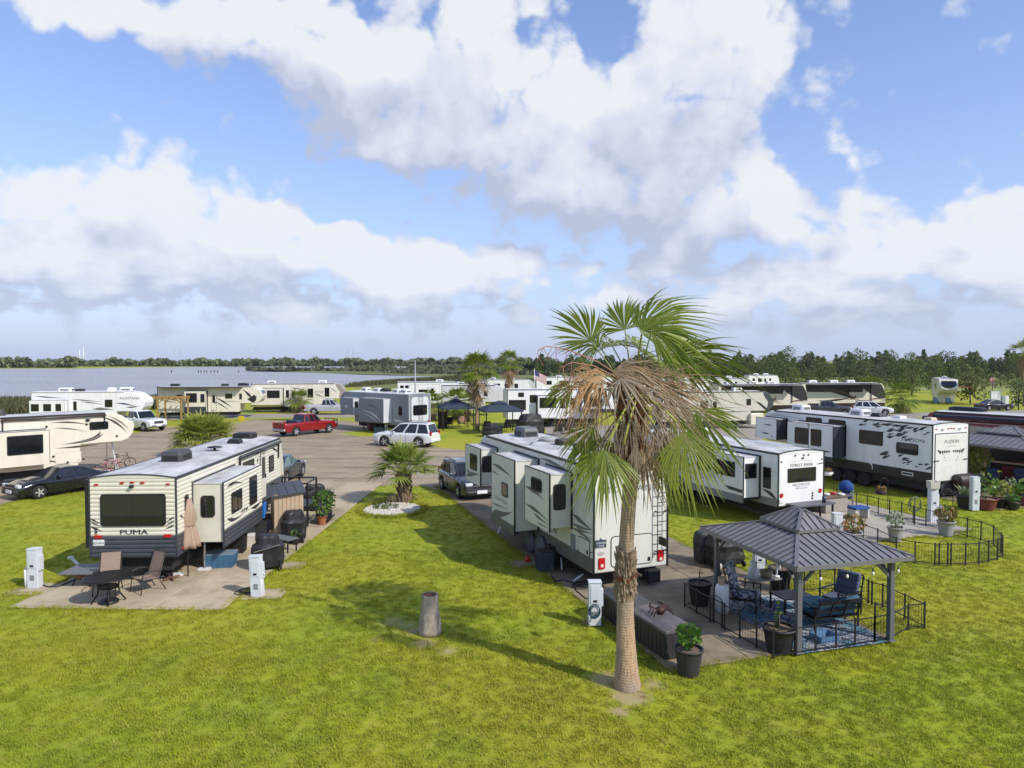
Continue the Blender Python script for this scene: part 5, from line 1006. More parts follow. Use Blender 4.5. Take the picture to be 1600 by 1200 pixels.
# ---------------------------------------------------------------- cars and pickups
def car(name, label, cat, center, fwd, Lc, Wc, Hc, top, cab, paint_m, wb, rw, group, roofmat=None, bed=None, sill=.26, rimm=None, rail=False, dark_glass=GLASS, bumper=None, rimdark=False, plate=True, cabw=(.90, .74), doors=2, grille_w=.9, headz=.68, tailz=.8):
    'top: (y, z) profile of bonnet / belt / boot; cab: y of rear base, rear top, front top, front base'
    yaw = atan2(-fwd[0], fwd[1]); root = thing(name, label, cat, (center[0], center[1], .012), yaw, group)
    hw = Wc/2; ys = sorted(set([round(-Lc/2+Lc*i/40, 3) for i in range(41)]))
    def ztop(y):
        for (a, za), (b_, zb) in zip(top[:-1], top[1:]):
            if a <= y <= b_: t = (y-a)/(b_-a); t = t*t*(3-2*t); return lerp(za, zb, t)
        return top[0][1] if y < top[0][0] else top[-1][1]
    ra = rw+.07
    def zlo(y):
        z = sill + .10*max(0, (abs(y)-Lc/2+.5)/.5)**2
        for yw in (-wb/2+cwb, wb/2+cwb):
            d = abs(y-yw)
            if d < ra: z = max(z, rw+sqrt(ra*ra-d*d)-.0)
        return z
    cwb = bed['wboff'] if bed else .0
    extra = []
    for yw in (-wb/2+cwb, wb/2+cwb): extra += [yw-ra-.001, yw+ra+.001]+[yw+ra*cos(pi*k/10) for k in range(11)]
    if bed: extra += [bed['y0']-.001, bed['y0'], bed['y1'], bed['y1']+.001]
    ys = sorted(set(ys+[round(e, 3) for e in extra]))
    def hwid(y): e = max(0, (abs(y)-Lc/2+.9)/.9); return hw*(1-.16*e**2.6)
    rows = []
    for y in ys:
        w = hwid(y); zt, zl = ztop(y), zlo(y); zt = max(zt, zl+.1); inb = bed and bed['y0'] < y < bed['y1']+.0005
        zm = lerp(zl, zt, .5); sh = zt-.10 if zt-.1 > zl else lerp(zl, zt, .8)
        pts = [(w*.955, zl), (w*.985, lerp(zl, sh, .35)), (w, lerp(zl, sh, .75)), (w*.985, sh), (w*.93, zt-.015)]
        if inb: pts += [(w*.93-.03, zt-.01), (w*.90-.03, bed['z'])]
        else: pts += [(w*.80, zt+.005), (w*.4, zt+.03)]
        rows.append([(x, y, z) for x, z in pts]+[(0, y, (bed['z'] if inb else zt+.04))]+[(-x, y, z) for x, z in pts[::-1]])
    n = len(rows[0]); m_ = MB(); v = [p for r in rows for p in r]; f = []; mm = []
    for i in range(len(rows)-1):
        for j in range(n-1): f.append((i*n+j, (i+1)*n+j, (i+1)*n+j+1, i*n+j+1))
    m_.add(v, f, 0, True); m_.add(rows[0], [tuple(range(n))], 0); m_.add(rows[-1], [tuple(range(n))[::-1]], 0)
    body = m_.build('body', [paint_m], root)
    if bed:
        q = MB(); y0, y1 = bed['y0']+.05, bed['y1']-.05; q.box(-hw*.84, hw*.84, y0, y1, bed['z']+.005, bed['z']+.02); q.box(-hw*.88, hw*.88, y1-.06, y1, bed['z'], ztop(y1)-.02); q.box(-hw*.88, hw*.88, y0, y0+.05, bed['z'], ztop(y0)-.03)
        q.build('bed_liner', BLACK, root)
    fl = MB(); fl.box(-hw*.86, hw*.86, -Lc/2+.15, Lc/2-.15, sill-.04, sill+.35); fl.build('underbody', CHASSIS, root)
    yb0, yr0, yr1, yb1 = cab; wb_, wr_ = hw*cabw[0], hw*cabw[1]; zb = max(ztop(yb0), ztop(yb1), ztop(0))-.04
    zb0, zb1 = ztop(yb0)-.03, ztop(yb1)-.03; zr = Hc
    # roof panel with pillars
    c = MB(); base = [(-wb_*.96, yb0, zb0), (wb_*.96, yb0, zb0), (wb_, lerp(yb0, yb1, .35), zb), (wb_, lerp(yb0, yb1, .7), zb), (wb_*.94, yb1, zb1), (-wb_*.94, yb1, zb1), (-wb_, lerp(yb0, yb1, .7), zb), (-wb_, lerp(yb0, yb1, .35), zb)]
    ym = [lerp(yr0, yr1, .35), lerp(yr0, yr1, .7)]
    tp = [(-wr_*.95, yr0, zr-.06), (wr_*.95, yr0, zr-.06), (wr_, ym[0], zr-.03), (wr_, ym[1], zr-.03), (wr_*.93, yr1, zr-.07), (-wr_*.93, yr1, zr-.07), (-wr_, ym[1], zr-.03), (-wr_, ym[0], zr-.03)]
    tp2 = [(x*.78, lerp(y, (yr0+yr1)/2, .12), z+.045) for x, y, z in tp]
    c.add(base+tp+tp2, [(i, (i+1) % 8, (i+1) % 8+8, i+8) for i in range(8)]+[(i+8, (i+1) % 8+8, (i+1) % 8+16, i+16) for i in range(8)]+[tuple(range(16, 24))])
    c.build('cabin', roofmat or paint_m, root, bevel=.03, seg=2)
    def pane(nm, a, b_, c_, d, inset=.06, mat=dark_glass):
        P4 = [V(x) for x in (a, b_, c_, d)]; ce = sum(P4, V())/4; nn = (P4[1]-P4[0]).cross(P4[3]-P4[0]).normalized()
        if nn.dot(ce-V((0, (yb0+yb1)/2, zb))) < 0: nn = -nn
        q = [p + (ce-p).normalized()*inset*1.3 + nn*.022 for p in P4]; g = MB(); g.add(q+[p-nn*.03 for p in q], [(0, 1, 2, 3), (0, 4, 5, 1), (1, 5, 6, 2), (2, 6, 7, 3), (3, 7, 4, 0)]); return g.build(nm, mat, root)
    pane('windshield', base[5], base[4], tp[4], tp[5], .05); pane('rear_window', base[1], base[0], tp[0], tp[1], .09)
    for s in (1, -1):
        bb = lambda t: (s*wb_*(1 if .2 < t < .9 else .96), lerp(yb0, yb1, t), lerp(zb0, zb, min(1, t/.35)) if t < .35 else lerp(zb, zb1, max(0, (t-.7)/.3)))
        tt = lambda t: (s*wr_*(1 if .2 < t < .9 else .95), lerp(yr0, yr1, t), zr-.035-(.03 if t < .1 or t > .9 else 0))
        cuts = {2: [(.03, .48), (.5, .97)], 3: [(.02, .30), (.32, .62), (.64, .97)]}[doors]
        for t0, t1 in cuts: pane('side_window', bb(t0), bb(t1), tt(t1), tt(t0), .045)
        mi = MB(); mi.box(*sorted((s*hw*.93, s*(hw+.13))), yb1-.62, yb1-.50, zb+.0, zb+.14); mi.build('mirror', BLACK if rimdark else paint_m, root, bevel=.03)
        for k, yd in enumerate([lerp(yb0, yb1, cuts[-1][0]-.01)]):
            h = MB(); h.box(*sorted((s*(hw-.01), s*(hw+.025))), yd+.05, yd+.2, zb-.15, zb-.11); h.build('door_handle', paint_m, root)
        sm = MB()
        for t in (.28, .56, .93) if doors != 2 or bed or Hc > 1.5 else (.36, .9): yy = lerp(yb0, yb1, t); sm.box(*sorted((s*(hw-.03), s*(hw+.003))), yy-.006, yy+.006, sill+.12, zb-.08)
        sm.build('door_gap', BLACK, root)
        for yw in (-wb/2+cwb, wb/2+cwb):
            wheel(root, s*(hw-.12), yw, rw, .24, s, (BLACK if rimdark == 2 else rimm) or ALU, spokes=5)
        hl = MB(); hl.box(*sorted((s*hw*.48, s*hw*.86)), Lc/2-.19, Lc/2-.02, headz, headz+.15); hl.build('headlight', P('headlight_glass', (.6, .62, .65), .1), root, bevel=.03)
        tl = MB(); tl.box(*sorted((s*hw*.70, s*hw*.88)), -Lc/2-.01, -Lc/2+.12, tailz, tailz+(.32 if Hc > 1.5 else .14)); tl.build('tail_light', REDL, root, bevel=.02)
    gr_ = MB(); gw_ = hw*.46*grille_w/.9; gr_.box(-gw_, gw_, Lc/2-.08, Lc/2+.015, headz-.1, headz+.15)
    gl = gr_.build('grille', BLACK, root, bevel=.02); bb_ = MB(); bb_.box(-gw_, gw_, Lc/2, Lc/2+.03, headz, headz+.03); bb_.build('grille_bar', STEEL, gl)
    bp_ = MB(); bp_.box(-hw*.8, hw*.8, Lc/2-.12, Lc/2+.04, sill+.02, sill+.22); bp_.build('front_bumper', bumper or BLACK, root, bevel=.04)
    bp_ = MB(); bp_.box(-hw*.86, hw*.86, -Lc/2-.06, -Lc/2+.1, sill+.06, sill+.28); bp_.build('rear_bumper', bumper or paint_m, root, bevel=.04)
    if plate: p_ = MB(); p_.box(-.26, .26, Lc/2+.03, Lc/2+.055, sill+.10, sill+.26); p_.build('license_plate', RVW, root)
    if rail:
        for s in (1, -1): r_ = MB(); r_.tube([(s*wr_*.86, yr0+.1, zr+.0), (s*wr_*.86, yr0+.25, zr+.06), (s*wr_*.86, yr1-.25, zr+.06), (s*wr_*.86, yr1-.1, zr)], .022, 5); r_.build('roof_rail', BLACK, root)
    return root
CARG = 'cars and pickups parked on the lot'
def cpaint(n, c): return P(n, c, .22, metal=.15, coat=.6, spec=.5)
COUPE = [(-2.33, .78), (-2.15, .92), (-1.3, .98), (-.2, .92), (.9, .93), (1.6, .86), (2.1, .74), (2.33, .60)]
SUVT = [(-2.28, .95), (-2.1, 1.05), (-1, 1.06), (.9, 1.04), (1.0, 1.05), (1.7, .98), (2.15, .88), (2.3, .72)]
PUT = [(-2.9, 1.22), (-.75, 1.24), (-.74, 1.24), (1.0, 1.22), (1.3, 1.22), (2.4, 1.16), (2.78, 1.08), (2.9, .9)]
car('coupe', 'black glossy two-door coupe beside the cream fifth wheel at left', 'car', (-23.3, 36.1), (-.50, -.866), 4.66, 1.82, 1.38, COUPE, (-1.75, -.75, .25, 1.05), cpaint('black_car_paint', (.010, .010, .014)), 2.8, .33, CARG, rimm=P('bright_rim', (.7, .7, .7), .3, metal=.6), headz=.62)
car('pickup_truck', 'white crew cab pickup facing right beyond the cream fifth wheel', 'pickup', (-36.6, 69.3), (.86, -.51), 5.8, 2.03, 1.94, PUT, (-.85, -.65, .55, 1.15), cpaint('white_car_paint', (.72, .73, .74)), 3.7, .41, CARG, bed=dict(y0=-2.8, y1=-.95, z=.75, wboff=.1), sill=.42, headz=.85, doors=3, bumper=STEEL, cabw=(.93, .80))
rt = car('pickup_truck', 'red crew cab pickup with black front brush guard on the open lot', 'pickup', (-19.2, 65.3), (.58, .815), 5.9, 2.03, 1.92, PUT, (-.85, -.65, .55, 1.15), cpaint('red_car_paint', (.26, .008, .014)), 3.75, .41, CARG, bed=dict(y0=-2.8, y1=-.95, z=.75, wboff=.1), sill=.42, headz=.85, tailz=.95, doors=3, bumper=STEEL, cabw=(.93, .80))
bg_ = MB(); bg_.box(-.85, .85, 2.96, 3.06, .5, .62)
for x in (-.85, -.4, .4, .85): bg_.bar((x, 3.02, .5), (x, 3.02, 1.25), .07)
for z in (.85, 1.05, 1.25): bg_.bar((-.9, 3.02, z), (.9, 3.02, z), .06)
bg_.build('brush_guard', BLACKM, rt); tb_ = MB(); tb_.box(-.8, .8, -1.55, -1.02, 1.0, 1.38); tb_.build('tool_box', P('navy_tarp', (.03, .045, .09), .6), rt, bevel=.08)
car('pickup_truck', 'silver pickup with dark tailgate parked behind the grey trailer', 'pickup', (-23.3, 89.6), (.99, .10), 5.9, 2.03, 1.95, PUT, (-.85, -.65, .55, 1.15), cpaint('silver_car_paint', (.42, .43, .45)), 3.75, .42, CARG, bed=dict(y0=-2.8, y1=-.95, z=.75, wboff=.1), sill=.45, headz=.85, doors=3, cabw=(.93, .80))
car('estate_car', 'white sport utility wagon behind the round palmetto', 'car', (-8.45, 56.2), (-.95, .31), 5.1, 2.0, 1.9, [(-2.55, 1.0), (-2.4, 1.12), (-1, 1.14), (1.0, 1.14), (1.1, 1.13), (1.9, 1.08), (2.4, 1.0), (2.55, .8)], (-2.42, -2.15, .25, 1.15), MATS['white_car_paint'], 2.95, .40, CARG, sill=.36, doors=3, rail=True, tailz=.95, headz=.8)
car('estate_car', 'dark grey compact crossover nosed up beside the pale fifth wheel', 'car', (-2.35, 36.0), (.39, -.92), 4.6, 1.87, 1.66, SUVT, (-2.15, -1.75, .2, 1.05), cpaint('grey_car_paint', (.045, .05, .062)), 2.7, .36, CARG, sill=.28, doors=3, rail=True, headz=.74)
car('estate_car', 'dark blue-green sedan just beyond the far end of the ribbed cream trailer', 'car', (-13.25, 39.9), (.02, 1), 4.7, 1.85, 1.5, [(-2.35, .85), (-2.15, 1.0), (-1.3, 1.02), (-.2, 1.0), (.9, .98), (1.6, .92), (2.1, .82), (2.35, .65)], (-1.75, -.9, .2, 1.05), cpaint('teal_dark_paint', (.02, .032, .038)), 2.8, .35, CARG, headz=.66, dark_glass=P('pale_glass', (.10, .16, .17), .08, spec=.7))
car('estate_car', 'white crossover on the lane in front of the right motorhome', 'car', (45.6, 89.0), (.93, -.36), 4.7, 1.88, 1.7, SUVT, (-2.15, -1.75, .2, 1.05), MATS['white_car_paint'], 2.75, .37, CARG, sill=.3, doors=3, rail=True, headz=.74)
car('pickup_truck', 'dark pickup parked left of the white crossover', 'pickup', (39.2, 87.5), (.95, -.3), 5.5, 1.98, 1.85, PUT, (-.85, -.65, .55, 1.15), MATS['grey_car_paint'], 3.5, .40, CARG, bed=dict(y0=-2.7, y1=-.95, z=.75, wboff=.1), sill=.42, headz=.85, doors=3)
car('estate_car', 'black sedan far right beyond the motorhome roof', 'car', (66.5, 97.0), (1, .1), 4.7, 1.85, 1.5, COUPE, (-1.75, -.75, .25, 1.05), MATS['black_car_paint'], 2.8, .34, CARG)
# ---------------------------------------------------------------- palms
FROND = leafmat('palm_leaf', (.125, .185, .02), (.27, .32, .05), .36, .30)
FRONDY = leafmat('palm_leaf_yellowing', (.29, .32, .045), (.19, .26, .035), .45, .35)
DEAD = leafmat('palm_leaf_dead', (.27, .165, .085), (.44, .33, .215), .75, .2)
DEADO = leafmat('palm_leaf_rust', (.42, .22, .085), (.46, .33, .19), .75, .25)
DEADG = leafmat('palm_leaf_old', (.19, .14, .09), (.37, .305, .225), .8, .15)
STALK = P('palm_stalk', (.24, .27, .05), .45, var=.3); DSTALK = P('dry_stalk', (.30, .20, .11), .7, var=.4)
FIBRE = P('palm_fibre', (.22, .085, .035), .9, var=.6, vs=9, bump=.8); BOOT = P('palm_boot', (.33, .245, .16), .85, var=.45, vs=7, col2=(.19, .13, .085))
def palm_bark():
    m, nt, b, N, L = node_mat('palm_bark'); tc = N('ShaderNodeTexCoord'); mp = N('ShaderNodeMapping'); mp.inputs['Scale'].default_value = (1, 1, 1); L(tc.outputs['Object'], mp.inputs[0])
    w = N('ShaderNodeTexWave', wave_type='BANDS', bands_direction='Z'); w.inputs['Scale'].default_value = 5.5; w.inputs['Distortion'].default_value = 3.5; w.inputs['Detail'].default_value = 4; w.inputs['Detail Scale'].default_value = 2.2; L(mp.outputs[0], w.inputs['Vector'])
    m2 = N('ShaderNodeMapping'); m2.inputs['Scale'].default_value = (7, 7, 1.1); L(tc.outputs['Object'], m2.inputs[0])
    n = N('ShaderNodeTexNoise'); n.inputs['Scale'].default_value = 4; n.inputs['Detail'].default_value = 6; n.inputs['Roughness'].default_value = .7; L(m2.outputs[0], n.inputs['Vector'])
    a = N('ShaderNodeMath', operation='MULTIPLY_ADD'); L(w.outputs['Fac'], a.inputs[0]); a.inputs[1].default_value = .16; L(n.outputs['Fac'], a.inputs[2])
    r = N('ShaderNodeMapRange'); r.inputs[1].default_value = .36; r.inputs[2].default_value = .75; L(a.outputs[0], r.inputs[0])
    n3 = N('ShaderNodeTexNoise'); n3.inputs['Scale'].default_value = 1.3; L(tc.outputs['Object'], n3.inputs['Vector'])
    x = N('ShaderNodeMix', data_type='RGBA'); x.inputs[6].default_value = (.25, .15, .08, 1); x.inputs[7].default_value = (.56, .39, .235, 1); L(r.outputs[0], x.inputs[0])
    x2 = N('ShaderNodeMix', data_type='RGBA'); L(x.outputs[2], x2.inputs[6]); x2.inputs[7].default_value = (.27, .235, .20, 1); r3 = N('ShaderNodeMapRange'); r3.inputs[1].default_value = .4; r3.inputs[2].default_value = .65; r3.inputs[4].default_value = .6; L(n3.outputs['Fac'], r3.inputs[0]); L(r3.outputs[0], x2.inputs[0])
    L(x2.outputs[2], b.inputs['Base Color']); b.inputs['Roughness'].default_value = .9
    bp = N('ShaderNodeBump'); bp.inputs['Strength'].default_value = .9; bp.inputs['Distance'].default_value = .03; L(a.outputs[0], bp.inputs['Height']); L(bp.outputs[0], b.inputs['Normal'])
    return m
BARK = palm_bark()
def fan(mb, H, D, S_, R, n=26, spread=1.7, droop=.25, wind=(0, 0, 0), wl=1.0, m=0, split=.5, fold=.35, jit=.05, rnd=random, short=.35, curl=0):
    H, D, S_ = V(H), V(D).normalized(), V(S_); S_ = (S_ - D*S_.dot(D)).normalized(); Nn = D.cross(S_); wind = V(wind); da = 2*spread/(n-1)
    for i in range(n):
        ph = lerp(-spread, spread, i/(n-1)) + rnd.uniform(-jit, jit); d = D*cos(ph)+S_*sin(ph); s = -D*sin(ph)+S_*cos(ph)
        Lg = R*(1-short*(abs(ph)/max(spread, .01))**1.5)*rnd.uniform(.88, 1.06); kd = droop*rnd.uniform(.6, 1.5); cu = rnd.uniform(-curl, curl); wj = rnd.uniform(.55, 1.5); cz = rnd.uniform(-curl, curl)
        ts = (.02, .28, split, .68, .84, 1.0); V_, F_ = [], []
        for t in ts:
            q = max(0, t-.2)/.8
            p = H + d*Lg*t + V((0, 0, -1))*kd*Lg*q**2.0 + wind*Lg*q**2.4*wj + s*cu*Lg*q**2 + Nn*cz*Lg*q*q
            w = (2*Lg*t*tan(da/2)*1.02 if t <= split else 2*Lg*split*tan(da/2)*(1-t)/(1-split))*wl + .003
            up = Nn*fold*w*.5
            V_ += [p - s*w/2 + up, p, p + s*w/2 + up]
        for k in range(len(ts)-1): F_ += [(3*k, 3*k+1, 3*k+4, 3*k+3), (3*k+1, 3*k+2, 3*k+5, 3*k+4)]
        mb.add(V_, F_, m)
def curve3(p0, p1, p2, n=7): return [V(p0)*(1-t)**2 + V(p1)*2*t*(1-t) + V(p2)*t*t for t in [i/n for i in range(n+1)]]
def main_palm():
    g = G(980, 1073); root = thing('palm_tree', 'tall windblown fan palm with shaggy dead fronds, standing on the front lawn', 'palm', (g.x, g.y, 0)); s = 75.1*14.64/g.y
    lx = lambda px: (px-980)/s; lz = lambda py: HCAM-(py-YH)/s
    rnd = random.Random(11)
    prof = [(0, .285), (.06, .285), (.2, .262), (.6, .222), (1.0, .194), (1.5, .176), (1.9, .17), (2.3, .178), (2.75, .172), (3.0, .155), (3.6, .15), (4.3, .147), (5.0, .147), (5.5, .135), (6.0, .10)]
    cx = lambda z: -.075*sin(min(z, 4.4)/4.4*pi)+.065*(z/6)
    zs = [6.0*i/90 for i in range(91)]; m_ = MB(); n = 22; v = []
    for z in zs:
        r = next(lerp(a[1], b_[1], (z-a[0])/(b_[0]-a[0])) for a, b_ in zip(prof[:-1], prof[1:]) if a[0] <= z <= b_[0]+1e-6)
        for j in range(n): a = 2*pi*j/n; rr = r*(1+.006*sin(z*38)+.022*sin(3*a+z*2)+rnd.uniform(-.012, .012)); v.append((cx(z)+rr*cos(a), rr*sin(a), z))
    m_.add(v, [(i*n+j, i*n+(j+1) % n, (i+1)*n+(j+1) % n, (i+1)*n+j) for i in range(90) for j in range(n)], 0, True); m_.build('trunk', BARK, root)
    # old leaf bases round the trunk, a reddish ring among them, and the fibrous neck under the crown
    def boots(z0, z1, num, r0, mat, nm, h=(.12, .3), w=(.05, .1), out=.05, hang=False):
        b = MB()
        for k in range(num):
            z = lerp(z0, z1, rnd.random()); a = rnd.uniform(0, 2*pi); hh = rnd.uniform(*h)*(-1 if hang else 1); ww = rnd.uniform(*w); r = r0*rnd.uniform(.97, 1.06); o = rnd.uniform(.01, out); x = cx(z); tw = rnd.uniform(-.25, .25)
            e, t = V((cos(a), sin(a), 0)), V((-sin(a), cos(a), 0)); p = V((x, 0, z))+e*r
            q = p+V((0, 0, hh))+e*o+t*tw*abs(hh)
            b.add([p-t*ww/2, p+t*ww/2, q+t*ww*.4, q-t*ww*.4, p+e*.02, q+e*.025], [(0, 1, 2, 3), (4, 1, 2, 5), (0, 4, 5, 3), (3, 5, 2)])
        b.build(nm, mat, root, kind='stuff')
    boots(1.80, 2.78, 300, .172, BOOT, 'leaf_base', (.08, .22), (.03, .075), out=.05); boots(2.22, 2.34, 90, .183, FIBRE, 'leaf_base', (.05, .11), out=.06); boots(2.0, 2.4, 60, .176, BOOT, 'leaf_base', (.08, .16), (.04, .08), .07, True)
    boots(4.65, 5.95, 240, .185, FIBRE, 'leaf_base', (.2, .5), (.06, .13), .14); boots(4.9, 5.6, 60, .24, DSTALK, 'leaf_base', (.3, .7), (.04, .08), .2, True)
    heart = V((lx(988), 0, lz(625)))
    def frond(hub, dy, d, R, spread, droop, wind, mat, n=26, wl=1.0, side=None, start=None, name='frond', curl=0, stalk=None, pw=.022, sag=.0, split=.5, jit=.05, short=.35):
        H = V((lx(hub[0]), dy, lz(hub[1]))); D = V(d).normalized(); st = V(start) if start else heart + V((0, 0, rnd.uniform(-.15, .15)))
        if name == 'frond': n, split, jit, droop = int(n*1.25), .60, .075, droop+.10
        b = MB(); mid = (st+H)/2 + V((0, 0, .12-sag)); b.tube(curve3(st, mid, H), pw, 5, m=1, r1=pw*.55)
        S_ = V(side) if side else D.cross(V((0, -1, .25)))
        fan(b, H, D, S_, R, n, spread, droop, wind, wl, 0, split=split, rnd=rnd, curl=curl, jit=jit, short=short); return b.build(name, [mat, stalk or STALK], root)
    w = (.30, .05, -.02)
    # green fronds: upper crown blown to the right
    frond((921, 532), .15, (-.55, .1, .83), 1.0, 1.35, .10, (-.12, 0, .06), FROND, 26, side=(.8, -.25, .5))
    frond((938, 540), .5, (-.5, .5, .2), 1.05, 1.5, .45, (.1, 0, -.1), FROND, 24)
    frond((979, 514), .45, (-.15, .3, 1), .95, 1.5, .05, (.1, 0, .0), FROND, 26, side=(1, -.4, .1))
    frond((997, 517), -.2, (.5, -.15, .75), 1.35, 1.3, .16, (.42, 0, -.12), FROND, 32, side=(.75, -.5, -.5))
    frond((1004, 522), .25, (.8, .3, .4), 1.3, 1.4, .22, (.38, 0, -.10), FROND, 32, side=(.35, -.7, -.8))
    frond((1008, 520), -.45, (.8, -.5, .05), 1.0, 1.3, .30, (.25, 0, -.1), FROND, 24)
    frond((1050, 556), -.1, (.97, -.15, .08), 1.45, 1.1, .26, (.2, 0, -.02), FROND, 30, side=(.1, -.6, .8))
    frond((1046, 552), .5, (.9, .4, .3), 1.2, 1.1, .30, (.2, 0, 0), FROND, 24)
    frond((965, 540), 1.0, (-.1, 1, .45), 1.1, 1.5, .3, w, FROND, 22); frond((1010, 545), 1.1, (.5, 1, .2), 1.2, 1.5, .35, w, FROND, 22)
    frond((895, 606), .35, (-.85, .2, -.35), .75, 1.0, .25, (0, 0, -.1), FROND, 18)
    # lower fronds, still green, hanging
    frond((1078, 640), -.45, (.55, -.3, -.75), 1.05, 1.2, .25, (.15, 0, 0), FROND, 24, side=(.8, -.2, .55))
    frond((1052, 668), -.75, (.20, -.25, -.95), 1.35, 1.05, .12, (.08, 0, 0), FRONDY, 28, side=(1, -.1, .2), wl=.9)
    frond((1030, 690), -.2, (.30, -.1, -.95), 1.15, .8, .1, (.05, 0, 0), FRONDY, 22, side=(1, .1, .2))
    frond((1062, 650), .5, (.7, .4, -.7), 1.2, 1.2, .2, (.1, 0, 0), FROND, 24)
    frond((936, 697), -.7, (-.12, -.3, -.95), 1.2, 1.25, .15, (0, 0, 0), FROND, 28, side=(1, -.2, -.12))
    frond((926, 668), .1, (-.45, .1, -.85), 1.05, 1.2, .2, (0, 0, 0), FROND, 24, side=(.9, -.2, -.4)); frond((945, 690), .6, (-.2, .5, -.85), 1.1, 1.2, .1, (0, 0, 0), FROND, 22, side=(1, .2, -.1))
    # dead fronds: sweeping over the crown, and a hanging skirt
    for hub, dy, d, R, sp, dr, wd in (((950, 580), -.35, (.75, -.35, -.05), 1.7, .55, .55, (.25, 0, -.1)), ((960, 575), -.1, (.85, -.1, .0), 2.0, .5, .5, (.25, 0, -.1)), ((965, 580), .3, (.9, .2, -.05), 2.1, .5, .45, (.2, 0, 0)),
        ((1005, 590), -.2, (.85, -.2, -.25), 1.7, .7, .4, (.15, 0, 0)), ((1020, 585), .2, (.95, .1, -.1), 1.6, .6, .5, (.1, 0, 0)),
        ((940, 585), -.4, (-.7, -.4, -.15), 1.1, .8, .75, (.0, 0, -.1)), ((925, 580), .1, (-.9, .0, -.05), 1.0, .7, .9, (0, 0, 0)), ((945, 600), .4, (-.7, .4, -.3), 1.1, .9, .7, (0, 0, 0)), ((930, 590), -.2, (-.6, -.3, -.5), 1.1, .9, .5, (.1, 0, 0)),
        ((960, 590), -.6, (.2, -.7, -.5), 1.3, .9, .5, (.25, 0, 0)), ((950, 605), .5, (.2, .8, -.4), 1.3, 1.0, .5, (.15, 0, 0)), ((1040, 600), .3, (.8, .4, -.4), 1.2, .9, .4, (.1, 0, 0)), ((1030, 610), -.3, (.7, -.3, -.6), 1.2, .8, .4, (.1, 0, 0))):
        frond(hub, dy, d, R*.95, sp*1.3, dr*1.15, wd, (DEADO if hub[0] < 950 else rnd.choice((DEAD, DEAD, DEADG))), 22, wl=.75, stalk=DSTALK, name='dead_frond', curl=.5, split=.36, jit=.2, short=.35)
    for hub, dy, d, R, sp in (((1000, 700), -.42, (.22, -.1, -1), 1.25, .62), ((985, 690), -.46, (-.05, -.1, -1), 1.0, .4), ((1018, 690), -.15, (.35, 0, -1), 1.1, .6), ((1025, 670), .25, (.3, .2, -1), 1.2, .6), ((965, 690), .2, (-.25, .1, -1), 1.1, .5), ((1022, 655), -.3, (.35, -.2, -1), 1.2, .5), ((955, 660), -.3, (-.3, -.15, -1), 1.0, .45), ((995, 680), .4, (.05, .3, -1), 1.3, .6), ((968, 640), -.40, (-.06, -.1, -1), 1.1, .16), ((1000, 640), -.42, (.1, -.1, -1), 1.2, .16), ((985, 640), -.45, (.0, -.1, -1), .9, .12)):
        frond(hub, dy, d, R, sp, .05, (.02, 0, 0), rnd.choice((DEADG, DEADG, DEAD)), 22, wl=.85, stalk=DSTALK, name='dead_frond', curl=.14, start=(lx(988), dy*.35, lz(650)), sag=-.1)
    # dry flower stalks arching out to the left
    PINK = P('flower_stalk', (.36, .17, .12), .7)
    for pts, dy in ((((985, 600), (930, 565), (880, 545), (850, 541), (838, 548)), -.2), (((980, 600), (925, 572), (890, 566), (868, 575)), -.4), (((975, 605), (915, 590), (885, 590), (868, 605)), -.1)):
        b = MB(); pa_ = [V((lx(x), dy*i/3, lz(y))) for i, (x, y) in enumerate(pts)]; b.tube(pa_, .018, 5, r1=.006)
        for k in range(9):
            t = .35+.6*k/9; i = min(int(t*(len(pa_)-1)), len(pa_)-2); p = pa_[i].lerp(pa_[i+1], t*(len(pa_)-1)-i); l = rnd.uniform(.2, .45)
            b.tube(curve3(p, p+V((rnd.uniform(-.2, .05), rnd.uniform(-.15, .15), -.02)), p+V((rnd.uniform(-.3, .1), rnd.uniform(-.2, .2), -l)), 4), .006, 4)
        b.build('flower_stalk', PINK, root)
    for x0, y0, x1, y1, dy in ((990, 620, 965, 690, -.5), (988, 615, 1042, 655, -.6), (985, 618, 940, 690, -.55)):
        b = MB(); b.tube(curve3((lx(x0), dy*.4, lz(y0)), (lx((x0+x1)/2), dy, lz((y0+y1)/2-14)), (lx(x1), dy*1.2, lz(y1))), .03, 6, r1=.018); b.build('petiole', FRONDS_Y, root)
FRONDS_Y = P('petiole_yellow', (.34, .36, .05), .4)
main_palm()

